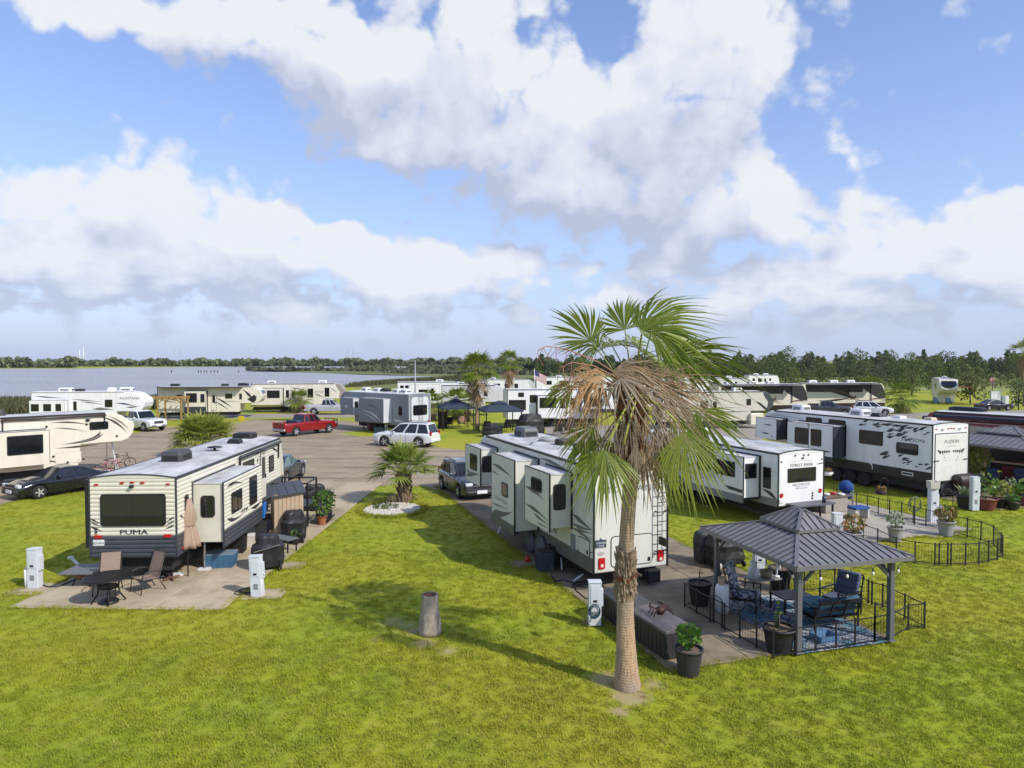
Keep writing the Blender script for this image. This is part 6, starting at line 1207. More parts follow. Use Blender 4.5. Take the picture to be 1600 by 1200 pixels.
def frond_mesh(name, pet, R, elev, droop, mat, n=18, spread=1.7, wl=1.0, seed=0, curl=0.0, stalk=None, wind=(0, 0, 0)):
    'one frond along +X rising at angle elev; copies are only turned about Z'
    b = MB(); d = V((cos(elev), 0, sin(elev))); H = d*pet; b.tube(curve3((0, 0, 0), H*.5+V((0, 0, .06*pet)), H, 4), .02, 4, m=1, r1=.012)
    D = (d + V((0, 0, -.25))).normalized(); fan(b, H, D, (0, 1, 0), R, n, spread, droop, wind, wl, 0, rnd=random.Random(seed), curl=curl, jit=.08); o = b.build(name, [mat, stalk or STALK]); me = o.data; bpy.data.objects.remove(o); return me
FM_ = {}
def palm(name, label, loc, trunk_h, trunk_r, scale, green=22, dead=12, skirt=0, cat='palm', group=None, mat=FROND, boot=True, seed=0, gel=(-.5, 1.35), dmat=DEAD, fr=1.0, pet=1.0):
    rnd = random.Random(seed); root = thing(name, label, cat, (loc[0], loc[1], 0), rnd.uniform(0, 6), group)
    b = MB(); b.lathe([(trunk_r*1.35, 0), (trunk_r*1.1, trunk_h*.12), (trunk_r, trunk_h*.4), (trunk_r*.95, trunk_h*.85), (trunk_r*.6, trunk_h+.1)], 12); b.build('trunk', BARK if not boot else BOOT, root)
    if boot:
        b = MB()
        for k in range(int(60*trunk_h)):
            z = rnd.uniform(.0, trunk_h); a = k*2.4; e, t = V((cos(a), sin(a), 0)), V((-sin(a), cos(a), 0)); p = e*trunk_r*1.05+V((0, 0, z)); q = p+e*.14+V((0, 0, .28))
            b.add([p-t*.07, p+t*.07, q+t*.04, q-t*.04, p+e*.05-V((0, 0, .03)), q+e*.03], [(0, 1, 2, 3), (1, 4, 5, 2), (4, 0, 3, 5), (3, 2, 5)])
        b.build('leaf_base', BOOT, root, kind='stuff')
    def get(kind, i, el):
        key = (kind, i, mat.name, dmat.name, pet, fr)
        if key not in FM_:
            FM_[key] = frond_mesh('frond', pet, fr, el, .25, mat, seed=i, stalk=STALK) if kind == 'g' else frond_mesh('dead_frond', pet*.7, fr, el, .3, dmat, n=14, spread=1.2, wl=.6, seed=i, curl=.25, stalk=DSTALK)
        return FM_[key]
    for kind, num, e0, e1 in (('g', green, *gel), ('d', dead, -1.25, -.35), ('d', skirt, -1.5, -1.2)):
        for k in range(num):
            i = int(7*(k+.5)/num); el = lerp(e0, e1, (i+.5)/7); me = get(kind, (i if num != skirt or kind == 'g' or e0 > -1.4 else i+20), el)
            f = bpy.data.objects.new('frond' if kind == 'g' else 'dead_frond', me); COL.objects.link(f); f.parent = root
            f.location = (0, 0, trunk_h-(.0 if kind == 'g' else rnd.uniform(.1, .4) + (rnd.uniform(0, 1.3) if e0 < -1.4 else 0))); f.rotation_euler = (rnd.uniform(-.1, .1), rnd.uniform(-.12, .12), k*2.4+rnd.uniform(-.3, .3)); f.scale = (scale*rnd.uniform(.88, 1.1),)*3
    return root
p = G(631, 786); palm('palmetto', 'round green palmetto in the white gravel bed on the grass wedge', p, 1.3, .25, 1.0, green=46, dead=2, seed=3, pet=1.05, fr=.95, gel=(.12, 1.45), dmat=DEADG, mat=leafmat('palm_leaf_fresh', (.20, .27, .04), (.34, .38, .09), .42, .35))
palm('palmetto', 'yellow-green trunkless palmetto behind the roof of the ribbed trailer', (-21.9, 50.0), .75, .3, 1.4, green=90, dead=6, seed=4, mat=leafmat('palm_leaf_light', (.30, .33, .05), (.44, .45, .11), .5, .45), pet=1.1, fr=.95, gel=(.1, 1.4))
palm('palm_tree', 'palm with brown dead skirt standing left of the navy canopy pair', (-3.45, 69), 5.7, .17, 1.3, green=34, dead=14, skirt=10, seed=5, gel=(-.3, 1.3), boot=False)
palm('palm_tree', 'smaller palm with brown skirt just right of the middle palm', (-.4, 96), 6.4, .2, 1.25, green=28, dead=14, skirt=10, seed=6, boot=False)
palm('palmetto', 'small palm in front of the cream fifth wheel with taupe nose', (-27.7, 92), 1.5, .2, 1.15, green=20, dead=4, seed=7)
for k, (x, y, h) in enumerate(((-9.0, 80, 1.4), (-6.6, 82, 1.8), (-5.0, 79, 1.6))): palm('palmetto', ('left', 'middle', 'right')[k]+' bushy palmetto of the clump behind the navy canopies', (x, y), h, .22, 1.35, green=20, dead=4, seed=8+k, group='palmettos behind the canopies')
palm('palmetto', 'palmetto with pale trunk right of the motorhome pair', (50.9, 92), 1.7, .22, 1.5, green=28, dead=8, seed=12, dmat=DEADG)
palm('palmetto', 'palmetto standing close behind its pale-trunked neighbour', (51.6, 101), 2.2, .22, 1.6, green=26, dead=6, seed=13)
palm('palm_tree', 'tall palm at the right photo edge above the field', (76.6, 105), 8.0, .25, 1.45, green=22, dead=10, skirt=8, seed=14, boot=False)
# round bed of white stones
b = MB(); n = 26
wob = [1+random.uniform(-.08, .08) for _ in range(n)]
bed_loc = G(613, 797)
b.add([(0, 0, .05)]+[(1.35*w_*cos(2*pi*i/n), 1.5*w_*sin(2*pi*i/n), .012) for i, w_ in enumerate(wob)], [(0, 1+i, 1+(i+1) % n) for i in range(n)]); gb = b.build('gravel_bed', P('pale_gravel', (.55, .52, .46), .9, var=.5, vs=14, bump=.6), loc=(bed_loc.x, bed_loc.y, 0), kind='structure')
stm = bmesh.new(); bmesh.ops.create_icosphere(stm, subdivisions=1, radius=.045); me_ = bpy.data.meshes.new('stone'); stm.to_mesh(me_); stm.free(); me_.materials.append(leafmat('white_stone', (.78, .76, .72), (.5, .46, .4), .8, 0))
ang, rad = np.random.uniform(0, 2*pi, 1500), np.sqrt(np.random.rand(1500))
sc_ = scatter('gravel', np.stack([bed_loc.x+1.28*rad*np.cos(ang), bed_loc.y+1.43*rad*np.sin(ang), np.full(1500, .05)], 1), me_, .5, 1.3, tilt=1); tag(sc_, 'loose white stones filling the round bed under the palmetto', 'gravel')
k_ = 90; ang = np.random.uniform(0, 2*pi, 420); rr_ = np.random.uniform(1.3, 1.62, 420)
sc_ = scatter('tall_grass', np.stack([bed_loc.x+rr_*np.cos(ang), bed_loc.y+1.1*rr_*np.sin(ang), np.zeros(420)], 1), tuft_object('tall_tuft', 14, .08, .08, .2, .012, BLADE, .8), .7, 1.3); tag(sc_, 'longer grass fringing the white gravel bed', 'grass')
sc_ = scatter('weeds', np.stack([bed_loc.x+np.random.uniform(-.9, .2, 60), bed_loc.y+np.random.uniform(-.3, .8, 60), np.full(60, .04)], 1), tuft_object('weed_tuft', 16, .1, .04, .12, .03, leafmat('weed_leaf', (.06, .12, .015), (.12, .18, .03)), 1.2), .7, 1.4); tag(sc_, 'green weeds growing through the white gravel', 'weeds')

# ---------------------------------------------------------------- broadleaf trees and far woods
TG = [leafmat('tree_leaf_dark', (.062, .095, .034), (.10, .135, .048), .6, .25), leafmat('tree_leaf_mid', (.09, .13, .038), (.14, .18, .055), .6, .3), leafmat('tree_leaf_light', (.11, .145, .04), (.16, .18, .06), .6, .3), leafmat('tree_leaf_grey', (.095, .11, .06), (.14, .15, .085), .6, .25)]
WOOD = P('tree_wood', (.10, .08, .06), .9, var=.4)
def clump_quads(rs, centers, radii, num, size, flat=.8):
    ci = rs.randint(0, len(centers), num); c = np.array(centers)[ci]; r = np.array(radii)[ci]
    d = rs.normal(size=(num, 3)); d /= np.linalg.norm(d, axis=1)[:, None]; rr = rs.uniform(.35, 1.0, num)**.5
    p = c + d*(r*rr)[:, None]*np.array([1, 1, flat]); a = rs.normal(size=(num, 3))+d*.6; a /= np.linalg.norm(a, axis=1)[:, None]
    t = np.cross(a, rs.normal(size=(num, 3))); t /= np.linalg.norm(t, axis=1)[:, None]; u = np.cross(a, t); s = rs.uniform(.55, 1.25, num)[:, None]*size
    return np.stack([p-t*s*.5, p+u*s*.35, p+t*s*.5, p-u*s*.35], 1)
def tree_proto(seed, h, w, mat, num=950, leaf=.55, lowest=.22, lumps=11):
    rs = np.random.RandomState(seed); cs, rads = [], []
    for k in range(lumps):
        z = lerp(lowest, .92, k/(lumps-1)); a = k*2.4+rs.uniform(-.4, .4); rr = w*.5*(sin(pi*min(1, (z-.05)))**.7)*rs.uniform(.35, .8)
        cs.append((rr*cos(a), rr*sin(a), h*z)); rads.append(w*rs.uniform(.17, .28))
    arr = clump_quads(rs, cs, rads, num, leaf); o = quads('crown', arr, mat); cm = o.data; bpy.data.objects.remove(o)
    b = MB(); b.tube([(0, 0, 0), (.1, 0, h*.25), (0, .1, h*.55), (.05, 0, h*.8)], .035*h*.7, 7, r1=.04)
    for c in cs[::2]: b.tube(curve3((0, 0, h*.22), (c[0]*.4, c[1]*.4, c[2]*.75), c, 3), .012*h, 5, r1=.02)
    o = b.build('trunk', WOOD); tm = o.data; bpy.data.objects.remove(o); return cm, tm
def place_tree(pr, loc, rz, sc, label, group=None, cat='tree', name='tree'):
    t = thing(name, label, cat, (loc[0], loc[1], 0), rz, group); t.scale = sc if isinstance(sc, tuple) else (sc,)*3
    for nm, me in (('crown', pr[0]), ('trunk', pr[1])): o = bpy.data.objects.new(nm, me); COL.objects.link(o); o.parent = t
    return t
PROT = [tree_proto(1, 9, 7, TG[0]), tree_proto(2, 10, 8, TG[1]), tree_proto(3, 8, 7, TG[2]), tree_proto(4, 9, 6, TG[3]), tree_proto(5, 10.5, 7.5, TG[0])]
rnd = random.Random(21); ORD = 'first second third fourth fifth sixth seventh eighth ninth tenth eleventh twelfth thirteenth fourteenth fifteenth sixteenth'.split(); kc = [0]*5
px = 1105
while px < 1700:
    d = rnd.uniform(190, 265); x = (px-800)*d/FPX
    k = rnd.randrange(5); place_tree(PROT[k], (x, d), rnd.uniform(0, 6), rnd.uniform(.78, 1.02)*(.9 if px < 1180 else 1), ORD[kc[k]]+' '+('dark', 'mid green', 'pale green', 'greyish', 'deep green')[k]+' tree from the left in the wood beyond the field', 'trees of the wood beyond the field'); kc[k] += 1; px += rnd.uniform(10, 20)
for px_, d, k, s, lab in ((1240, 165, 2, .62, 'small pale green tree behind the motorhome pair, leftmost'), (1262, 172, 2, .55, 'small pale tree touching the left one behind the motorhomes'), (1345, 150, 3, .72, 'round greyish tree behind the right motorhome roof'), (1372, 158, 3, .62, 'lower greyish tree right of the round greyish one'),
    (1425, 140, 1, .80, 'broad green tree behind the palmettos and the nose-on fifth wheel'), (1460, 150, 1, .74, 'green tree right behind the nose-on fifth wheel'), (1517, 113, 2, .72, 'thin open tree on the grass right of the nose-on fifth wheel'), (1400, 160, 0, .7, 'dark tree between the broad green tree and the greyish ones'), (1593, 98, 0, .42, 'dark bushy tree at the foot of the right edge palm')):
    place_tree(PROT[k], ((px_-800)*d/FPX, d), px_, s, lab)
for px_, d, s, w_ in ((855, 240, .62, 'second'), (872, 235, .7, 'third'), (893, 250, .75, 'fourth'), (915, 245, .8, 'fifth'), (840, 262, .6, 'first')): place_tree(PROT[0 if px_ % 2 else 1], ((px_-800)*d/FPX, d), px_, s, 'dark marsh meadow tree left of the big palm crown, '+w_+' from the left', 'marsh edge trees')
t = place_tree(PROT[1], (-56*.9, 118), 1, (.42, .42, .30), 'grey-green bush by the water behind the cream trailers', cat='bush', name='bush'); t.location = ((290-800)*97/FPX, 97, 0)
def forest(name, label, segs, mat, size, num, hmin, hmax, seed):
    'a far wood that reads as one mass'
    rs = np.random.RandomState(seed); arr = []
    for (px0, d0), (px1, d1), hh in segs:
        n = num; t = rs.rand(n); d = d0+(d1-d0)*t + rs.uniform(0, 1, n)**1.5*60*d0/400; x = ((px0+(px1-px0)*t)-800)*d/FPX
        top = hh*(.72+.18*np.sin(t*37+seed)+.12*np.sin(t*91)+.10*np.sin(t*213+2)); z = top*rs.rand(n)**.75
        p = np.stack([x, d, z], 1); a = rs.normal(size=(n, 3)); a /= np.linalg.norm(a, axis=1)[:, None]; q = np.cross(a, rs.normal(size=(n, 3))); q /= np.linalg.norm(q, axis=1)[:, None]; u = np.cross(a, q); s = (rs.uniform(.5, 1.3, n)*size*d0/400)[:, None]
        arr.append(np.stack([p-q*s*.5, p+u*s*.4, p+q*s*.5, p-u*s*.4], 1))
    o = quads(name, np.concatenate(arr), mat, kind='stuff'); tag(o, label, 'woodland')
forest('far_forest', 'far wood along the opposite shore of the lagoon', [((-400, 640), (120, 700), 10.5), ((60, 850), (460, 900), 9.2), ((400, 900), (720, 950), 9.6), ((640, 800), (860, 700), 9)], leafmat('far_leaf', (.12, .15, .07), (.17, .20, .10), .7, .2), 3.2, 9000, 8, 12, 3)
forest('wood', 'wood forming the skyline behind the right-hand trees', [((820, 420), (1130, 330), 9.6), ((1080, 285), (1400, 290), 10.5), ((1350, 290), (1750, 260), 10.5)], TG[0], 2.6, 7000, 8, 12, 5)
forest('marsh_shrubs', 'dark scrub along the marsh points in the lagoon', [((385, 505), (700, 420), 2.4), ((540, 560), (830, 520), 3.0), ((600, 385), (860, 330), 2.0), ((700, 190), (880, 180), 1.2), ((640, 700), (830, 640), 3.5)], TG[3], 2.2, 1500, 1, 3, 7)
forest('far_scrub', 'scrub and long grass at the foot of the right-hand wood', [((1040, 180), (1400, 190), 1.7), ((1380, 185), (1720, 165), 2.4), ((1300, 215), (1700, 210), 3.4)], TG[2], 1.4, 2200, 1, 3, 9)
# reeds on the near bank
def reeds(name, label, segs, mat, seed, h=1.2, w=.09):
    rs = np.random.RandomState(seed); arr = []
    for (x0, y0), (x1, y1), dep, n in segs:
        t = rs.rand(n); a, b_ = G(x0, y0), G(x1, y1); x = a.x+(b_.x-a.x)*t; y = a.y+(b_.y-a.y)*t + rs.rand(n)*dep; hh = h*rs.uniform(.5, 1.1, n); an = rs.uniform(0, 2*pi, n); lx, ly = rs.normal(size=n)*.25*hh, rs.normal(size=n)*.25*hh; ww = w*rs.uniform(.7, 1.6, n)
        c, s = np.cos(an)*ww, np.sin(an)*ww; z = np.zeros(n)
        arr.append(np.stack([np.stack([x-c, y-s, z], 1), np.stack([x+c, y+s, z], 1), np.stack([x+c*.3+lx, y+s*.3+ly, hh], 1), np.stack([x-c*.3+lx, y-s*.3+ly, hh], 1)], 1))
    o = quads(name, np.concatenate(arr), mat, kind='stuff'); tag(o, label, 'reeds')
reeds('reeds', 'brown-green marsh reeds on the near shore behind the left trailers', [((-260, 648), (60, 648), 26, 9000), ((0, 645), (260, 640), 26, 9000), ((200, 640), (430, 628), 14, 5000), ((535, 606), (720, 592), 30, 6000), ((690, 603), (900, 598), 30, 4000)], leafmat('reed_leaf', (.075, .085, .03), (.14, .125, .06), .7, .25), 3)
# ---------------------------------------------------------------- hardtop gazebo on the stained pad
RGREY = P('grey_roof_metal', (.19, .185, .19), .42, metal=.25, var=.12, vs=2); RGREY2 = P('grey_roof_panel', (.235, .23, .235), .45, metal=.25, var=.22, vs=3); FRG = P('grey_frame_metal', (.13, .13, .138), .5, metal=.2)
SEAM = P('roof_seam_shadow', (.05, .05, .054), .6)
def gazebo(name, label, c, yaw, wx, wy, eave, ridge_z, tier=.44, oh=.38, post=.13, pitch=.32, posts=True, mid_z=None, lights=True):
    t = thing(name, label, 'gazebo', (c[0], c[1], .055), yaw, 'hardtop gazebos')
    hx, hy = wx/2, wy/2
    if posts:
        for sx in (-1, 1):
            for sy in (-1, 1):
                m_ = MB(); m_.box(sx*hx-post/2, sx*hx+post/2, sy*hy-post/2, sy*hy+post/2, 0, eave-.05); m_.box(sx*hx-post*.8, sx*hx+post*.8, sy*hy-post*.8, sy*hy+post*.8, 0, .03); po = m_.build('post', FRG, t, bevel=.012)
                br = MB(); br.bar((sx*hx, sy*(hy-.04), eave-.5), (sx*hx, sy*(hy-.5), eave-.08), .06); br.build('brace', FRG, po); br = MB(); br.bar((sx*(hx-.04), sy*hy, eave-.5), (sx*(hx-.5), sy*hy, eave-.08), .06); br.build('brace', FRG, po)
    ex, ey = hx+oh, hy+oh
    for (a, b_) in (((-hx, -hy), (hx, -hy)), ((-hx, hy), (hx, hy)), ((-hx, -hy), (-hx, hy)), ((hx, -hy), (hx, hy))): m_ = MB(); m_.bar((*a, eave-.06), (*b_, eave-.06), .08, .14); m_.build('beam', FRG, t)
    for (a, b_) in (((-ex, -ey), (ex, -ey)), ((-ex, ey), (ex, ey)), ((-ex, -ey), (-ex, ey)), ((ex, -ey), (ex, ey))): m_ = MB(); m_.bar((*a, eave-.0), (*b_, eave-.0), .05, .09); m_.build('fascia', RGREY, t)
    def hip(x, y, z0, x1, y1, z1, pitchw, par):
        'four hipped faces of separate seamed panels; (x, y) eave half sizes, (x1, y1) half sizes of the upper edge'
        for ax in (0, 1):
            L_, D_, L1, D1 = (x, y, x1, y1) if ax == 0 else (y, x, y1, x1)
            for s in (-1, 1):
                n = max(4, round(2*L_/pitchw)); w = 2*L_/n
                for i in range(n):
                    u0, u1 = -L_+i*w+.012, -L_+(i+1)*w-.012
                    def top(u):
                        f = 1 if abs(u) <= L1 else (L_-abs(u))/(L_-L1); return f
                    us = [u0, u1]+[q for q in (-L1, L1) if u0 < q < u1]; us = sorted(us)
                    def pnt(u, f, up=0):
                        dd = lerp(D_, D1, f); zz = lerp(z0, z1, f)+up; return (u, s*dd, zz) if ax == 0 else (s*dd, u, zz)
                    lo = [pnt(u, 0, .03) for u in (u0, u1)]; hi = [pnt(u, max(0, top(u)-.004), .03) for u in us[::-1]]
                    lo2 = [pnt(u, 0, .0) for u in (u0, u1)]; hi2 = [pnt(u, max(0, top(u)-.004), .0) for u in us[::-1]]
                    A_ = lo+hi; B_ = lo2+hi2; k = len(A_); fl = (s > 0) if ax == 0 else (s < 0)
                    top_f = tuple(range(k)) if not fl else tuple(range(k))[::-1]; m_ = MB(); m_.add(A_+B_, [top_f, tuple(i2+k for i2 in top_f[::-1])]+[(i2, (i2+1) % k, (i2+1) % k+k, i2+k) for i2 in range(k)]); m_.build('roof_panel', RGREY2, par)
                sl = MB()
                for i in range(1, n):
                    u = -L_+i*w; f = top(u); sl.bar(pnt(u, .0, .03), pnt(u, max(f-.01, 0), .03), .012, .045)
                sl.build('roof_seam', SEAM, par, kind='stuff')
        m_ = MB()
        for sx in (-1, 1):
            for sy in (-1, 1): m_.bar((sx*x, sy*y, z0+.02), (sx*x1, sy*y1, z1+.02), .09, .06)
        m_.build('hip_cap', RGREY, par)
        m_ = MB(); m_.box(-max(x1, .03), max(x1, .03), -max(y1, .03), max(y1, .03), z1-.02, z1+.03); m_.build('ridge_cap', RGREY, par)
        m_ = MB(); m_.add([(-x, -y, z0-.01), (x, -y, z0-.01), (x, y, z0-.01), (-x, y, z0-.01), (-x1, -y1, z1-.02), (x1, -y1, z1-.02), (x1, y1, z1-.02), (-x1, y1, z1-.02)], [(0, 1, 5, 4), (1, 2, 6, 5), (2, 3, 7, 6), (3, 0, 4, 7)]); m_.build('roof_lining', FRG, par)
    mz = mid_z or lerp(eave, ridge_z, .62)
    low = MB(); low.box(-.01, .01, -.01, .01, mz-.1, mz-.05); lr = low.build('main_roof', FRG, t); hip(ex, ey, eave+.03, ex*tier*.8, ey*tier*.8, mz, pitch, lr)
    up = MB(); up.box(-.01, .01, -.01, .01, mz-.1, mz); ur = up.build('upper_roof', FRG, t); tx, ty = ex*tier, ey*tier
    hip(tx, ty, mz+.05, max(.02, tx-min(tx, ty)*.98) if tx > ty else .02, max(.02, ty-min(tx, ty)*.98) if ty > tx else .02, ridge_z, pitch*.9, ur)
    m_ = MB()
    for (a, b_) in (((-tx, -ty), (tx, -ty)), ((-tx, ty), (tx, ty)), ((-tx, -ty), (-tx, ty)), ((tx, -ty), (tx, ty))): m_.bar((*a, mz+.04), (*b_, mz+.04), .04, .06)
    m_.build('fascia', RGREY, ur)
    return t
YGZ = radians(16)
gz = gazebo('gazebo', 'grey steel gazebo with two-tier seamed roof and string lights over the patio seats', (7.40, 18.05), YGZ, 2.62, 3.38, 2.06, 2.92, tier=.37, pitch=.215, oh=.33, mid_z=2.50)
# string of bulbs under the eaves
sl = thing('string_light', 'string of clear bulbs looped under the gazebo eaves', 'string lights', (7.40, 18.05, .055), YGZ)
cs = [(-1.45, -2.0), (1.45, -2.0), (1.45, 2.0), (-1.45, 2.0), (-1.45, -2.0)]; path = []
for (x0, y0), (x1, y1) in zip(cs[:-1], cs[1:]):
    for k in range(24): t = k/24; path.append((lerp(x0, x1, t), lerp(y0, y1, t), 1.98-.06*abs(sin(t*4*pi))))
m_ = MB(); m_.tube(path, .007, 4); m_.build('cable', BLACK, sl)
BULB = P('bulb_glass', (.75, .72, .62), .08); bp0 = None
for k in range(4, len(path), 6):
    p = V(path[k])
    if bp0 is None:
        m_ = MB(); m_.lathe([(.012, 0), (.018, -.06), (.018, -.09)], 8); m_.lathe([(.016, -.09), (.034, -.13), (.03, -.17), (.001, -.19)], 8, m=1); bp0 = o = m_.build('bulb', [BLACK, BULB], sl)
    else: o = bp0.copy(); COL.objects.link(o); o.parent = sl
    o.location = p
# ---------------------------------------------------------------- low wire fences
FENM = P('fence_black', (.016, .016, .018), .5)
def fence(label, pts, h=.62, tall=(), closed=False, z=.03, gate=()):
    p = [V((q[0], q[1], 0)) for q in pts]; root = thing('wire_fence', label, 'fence', (p[0].x, p[0].y, z)); o0 = p[0].copy(); pm = None
    for i, q in enumerate(p):
        hh = .95 if i in tall else h; m_ = MB(); m_.box(-.018, .018, -.018, .018, 0, hh+.05); m_.box(-.03, .03, -.03, .03, 0, .01); o = m_.build('post', FENM, root); o.location = q-o0
    for i in range(len(p)-1):
        a, b_ = p[i]-o0, p[i+1]-o0; hh = .93 if i in tall and i+1 in tall else h; d = b_-a
        for z_ in (.06, hh): m_ = MB(); m_.bar(a+V((0, 0, z_)), b_+V((0, 0, z_)), .022); m_.build('rail', FENM, root)
        m_ = MB(); n = max(3, int(d.length/.09))
        for k in range(1, n): q = a+d*(k/n); m_.bar(q+V((0, 0, .06)), q+V((0, 0, hh)), .005)
        for z_ in (.2, .34, .48): m_.bar(a+V((0, 0, z_)), b_+V((0, 0, z_)), .004)
        m_.build('wire_mesh', FENM, root, kind='stuff')
        if i in gate: m_ = MB(); m_.tube([a+V((0, 0, hh)), a+d*.15+V((0, 0, hh+.10)), a+d*.85+V((0, 0, hh+.10)), b_+V((0, 0, hh))], .012, 5); m_.build('gate_top', FENM, root)
    return root
def q3(x, y): return G(1040+x*.275, 880+y*.275)
fence('low black wire fence round the near sides of the gazebo patio, with a small gate', [q3(*c) for c in ((310, 190), (108, 258), (175, 297), (252, 342), (272, 346), (320, 376), (334, 388), (420, 437), (516, 492), (612, 550), (740, 532), (850, 513), (967, 498), (1075, 481), (1187, 464), (1285, 440))], gate=(4,), z=.05)
fence('low black wire fence behind the gazebo running out over the grass', [q3(*c) for c in ((700, 190), (787, 168), (876, 162), (960, 158), (1052, 174), (1150, 233), (1172, 241), (1232, 256), (1358, 320), (1470, 375), (1378, 383), (1285, 440), (1187, 464))], gate=(5,), tall=(11, 12))
def q6(x, y): return G(1240+x*.225, 740+y*.225)
fence('curving black wire fence enclosing the paved patio of the white travel trailer', [q6(*c) for c in ((300, 215), (362, 225), (435, 249), (511, 268), (587, 287), (665, 305), (748, 322), (830, 350), (918, 373), (1010, 396), (1105, 420), (1205, 447), (1300, 470), (1387, 507), (1440, 560), (1450, 583), (1415, 604), (1352, 620), (1285, 634), (1193, 641), (1092, 642), (1068, 643), (1010, 642), (980, 642), (842, 626), (712, 598), (582, 528), (482, 490), (400, 462))], h=.70, gate=(21,))
# ---------------------------------------------------------------- service posts
PED = P('pedestal_pvc', (.62, .65, .68), .5, var=.08)
pg = 'service posts of the pitches'
def pedestal(px, py, label, h=1.15, w=.32, tilt=0, yaw=0):
    c = G(px, py, .04); t = thing('service_post', label, 'service post', (c.x, c.y, .035), yaw, pg); t.rotation_euler.y = tilt
    m_ = MB(); m_.box(-w/2, w/2, -w*.4, w*.4, 0, h); m_.build('housing', PED, t, bevel=.015); m_ = MB(); m_.box(-w/2-.012, w/2+.012, -w*.4-.012, w*.4+.012, h, h+.03); m_.build('lid', PED, t, bevel=.01)
    m_ = MB(); m_.box(w/2-.0, w/2+.05, -.1, .1, h*.45, h*.85); m_.build('meter_box', PED, t, bevel=.01); m_ = MB(); m_.box(-w*.36, w*.36, -w*.4-.012, -w*.4, h*.52, h*.94); m_.build('door', PED, t, bevel=.006); m_ = MB(); m_.box(-.05, .05, -w*.4-.02, -w*.4-.008, h*.56, h*.61); m_.build('latch', BLACK, t); m_ = MB(); m_.box(-w*.2, w*.2, -w*.4-.006, -w*.4, h*.2, h*.34); m_.build('outlet', P('outlet_grey', (.22, .23, .24), .5), t); return t
def pipe(px, py, label, h=.55, r=.05, mat=None):
    c = G(px, py, .04); t = thing('standpipe', label, 'standpipe', (c.x, c.y, .03)); m_ = MB(); m_.tube([(0, 0, 0), (0, 0, h)], r, 10); m_.build('riser', mat or RVW, t); m_ = MB(); m_.tube([(-.06, 0, h*.85), (.1, 0, h*.9)], .025, 6); m_.tube([(0, 0, h), (0, 0, h+.06)], r*.6, 6); m_.build('tap', STEEL, t); return t
pedestal(55, 917, 'white service post left of the ribbed trailer'); pipe(41, 918, 'short white standpipe left of the far left service post')
pedestal(403, 931, 'leaning white service post at the corner of the left pad', tilt=-.05); pipe(409, 932, 'thin white standpipe against the leaning service post', .75, .03)
pedestal(929, 975, 'white service post with coiled blue hose left of the big palm trunk', 1.1); pipe(921, 978, 'thin white standpipe by the post with the coiled hose', .3, .03)
pedestal(1185, 905, 'white service post half hidden behind the gazebo seats', 1.1); pedestal(1307, 853, 'white service post just above the gazebo roof line', 1.2); pedestal(1457, 815, 'white service post with box on top behind the curved fence', 1.4); pipe(1470, 812, 'white standpipe right of the post behind the curved fence', .6)
pedestal(1522, 797, 'white service post among the potted plants at right', 1.5); pedestal(604, 675, 'white service post beside the grey trailer', 1.5)
def coil(px, py, label, r=.2, mat=None, z=.5, n=5, flat=False, tail=None, dx=0, dy=0):
    c = G(px, py, .05); t = thing('hose', label, 'hose', (c.x+dx, c.y+dy, .05)); m_ = MB(); pth = []
    for k in range(n*16+1):
        a = 2*pi*k/16; rr = r*(.82+.16*sin(k/16*2.3)+.08*sin(k*.7)); pth.append((rr*cos(a), -.03-.012*(k/16), z+rr*1.25*sin(a)) if not flat else (rr*cos(a)+.05*sin(k*.37), rr*sin(a)*.9+.05*cos(k*.3), .02+.006*k/16))
    m_.tube(pth, .012, 5); m_.build('coil', mat or BLACK, t)
    if tail: m_ = MB(); m_.tube([V(pth[-1])]+[V(G(*q, .07))-t.location for q in tail], .014, 5); m_.build('tail', mat or BLACK, t)
    return t
HOSEB = P('blue_hose', (.02, .07, .10), .5)
coil(927, 975, 'dark blue hose coiled on the service post by the palm', .15, HOSEB, .42, dy=-.2, tail=[(934, 965), (943, 978)])
coil(910, 915, 'black power cable looped on the concrete behind the pale fifth wheel', .35, BLACK, 0, 3, True, tail=[(895, 912), (900, 922), (915, 935), (935, 933), (945, 945), (940, 962)])
coil(386, 924, 'dark cable looped on the ground beside the leaning service post', .32, BLACK, 0, 3, True, tail=[(395, 915), (402, 905)], dx=.0)
m_ = MB(); m_.tube([G(63, 913, .05), G(75, 917, .05), G(90, 917, .06), G(105, 911, .06), G(118, 905, .06), G(135, 897, .06)], .028, 6); tag(m_.build('cable', BLACK), 'black power cable from the far left service post to the ribbed trailer', 'cable')
m_ = MB(); m_.tube([G(862, 885, .7), G(862, 900, .1), G(868, 908, .07), G(880, 906, .07), G(900, 912, .07), G(925, 921, .07)], .018, 6); tag(m_.build('cable', BLACK), 'black cord dropping from the side of the pale fifth wheel', 'cable')
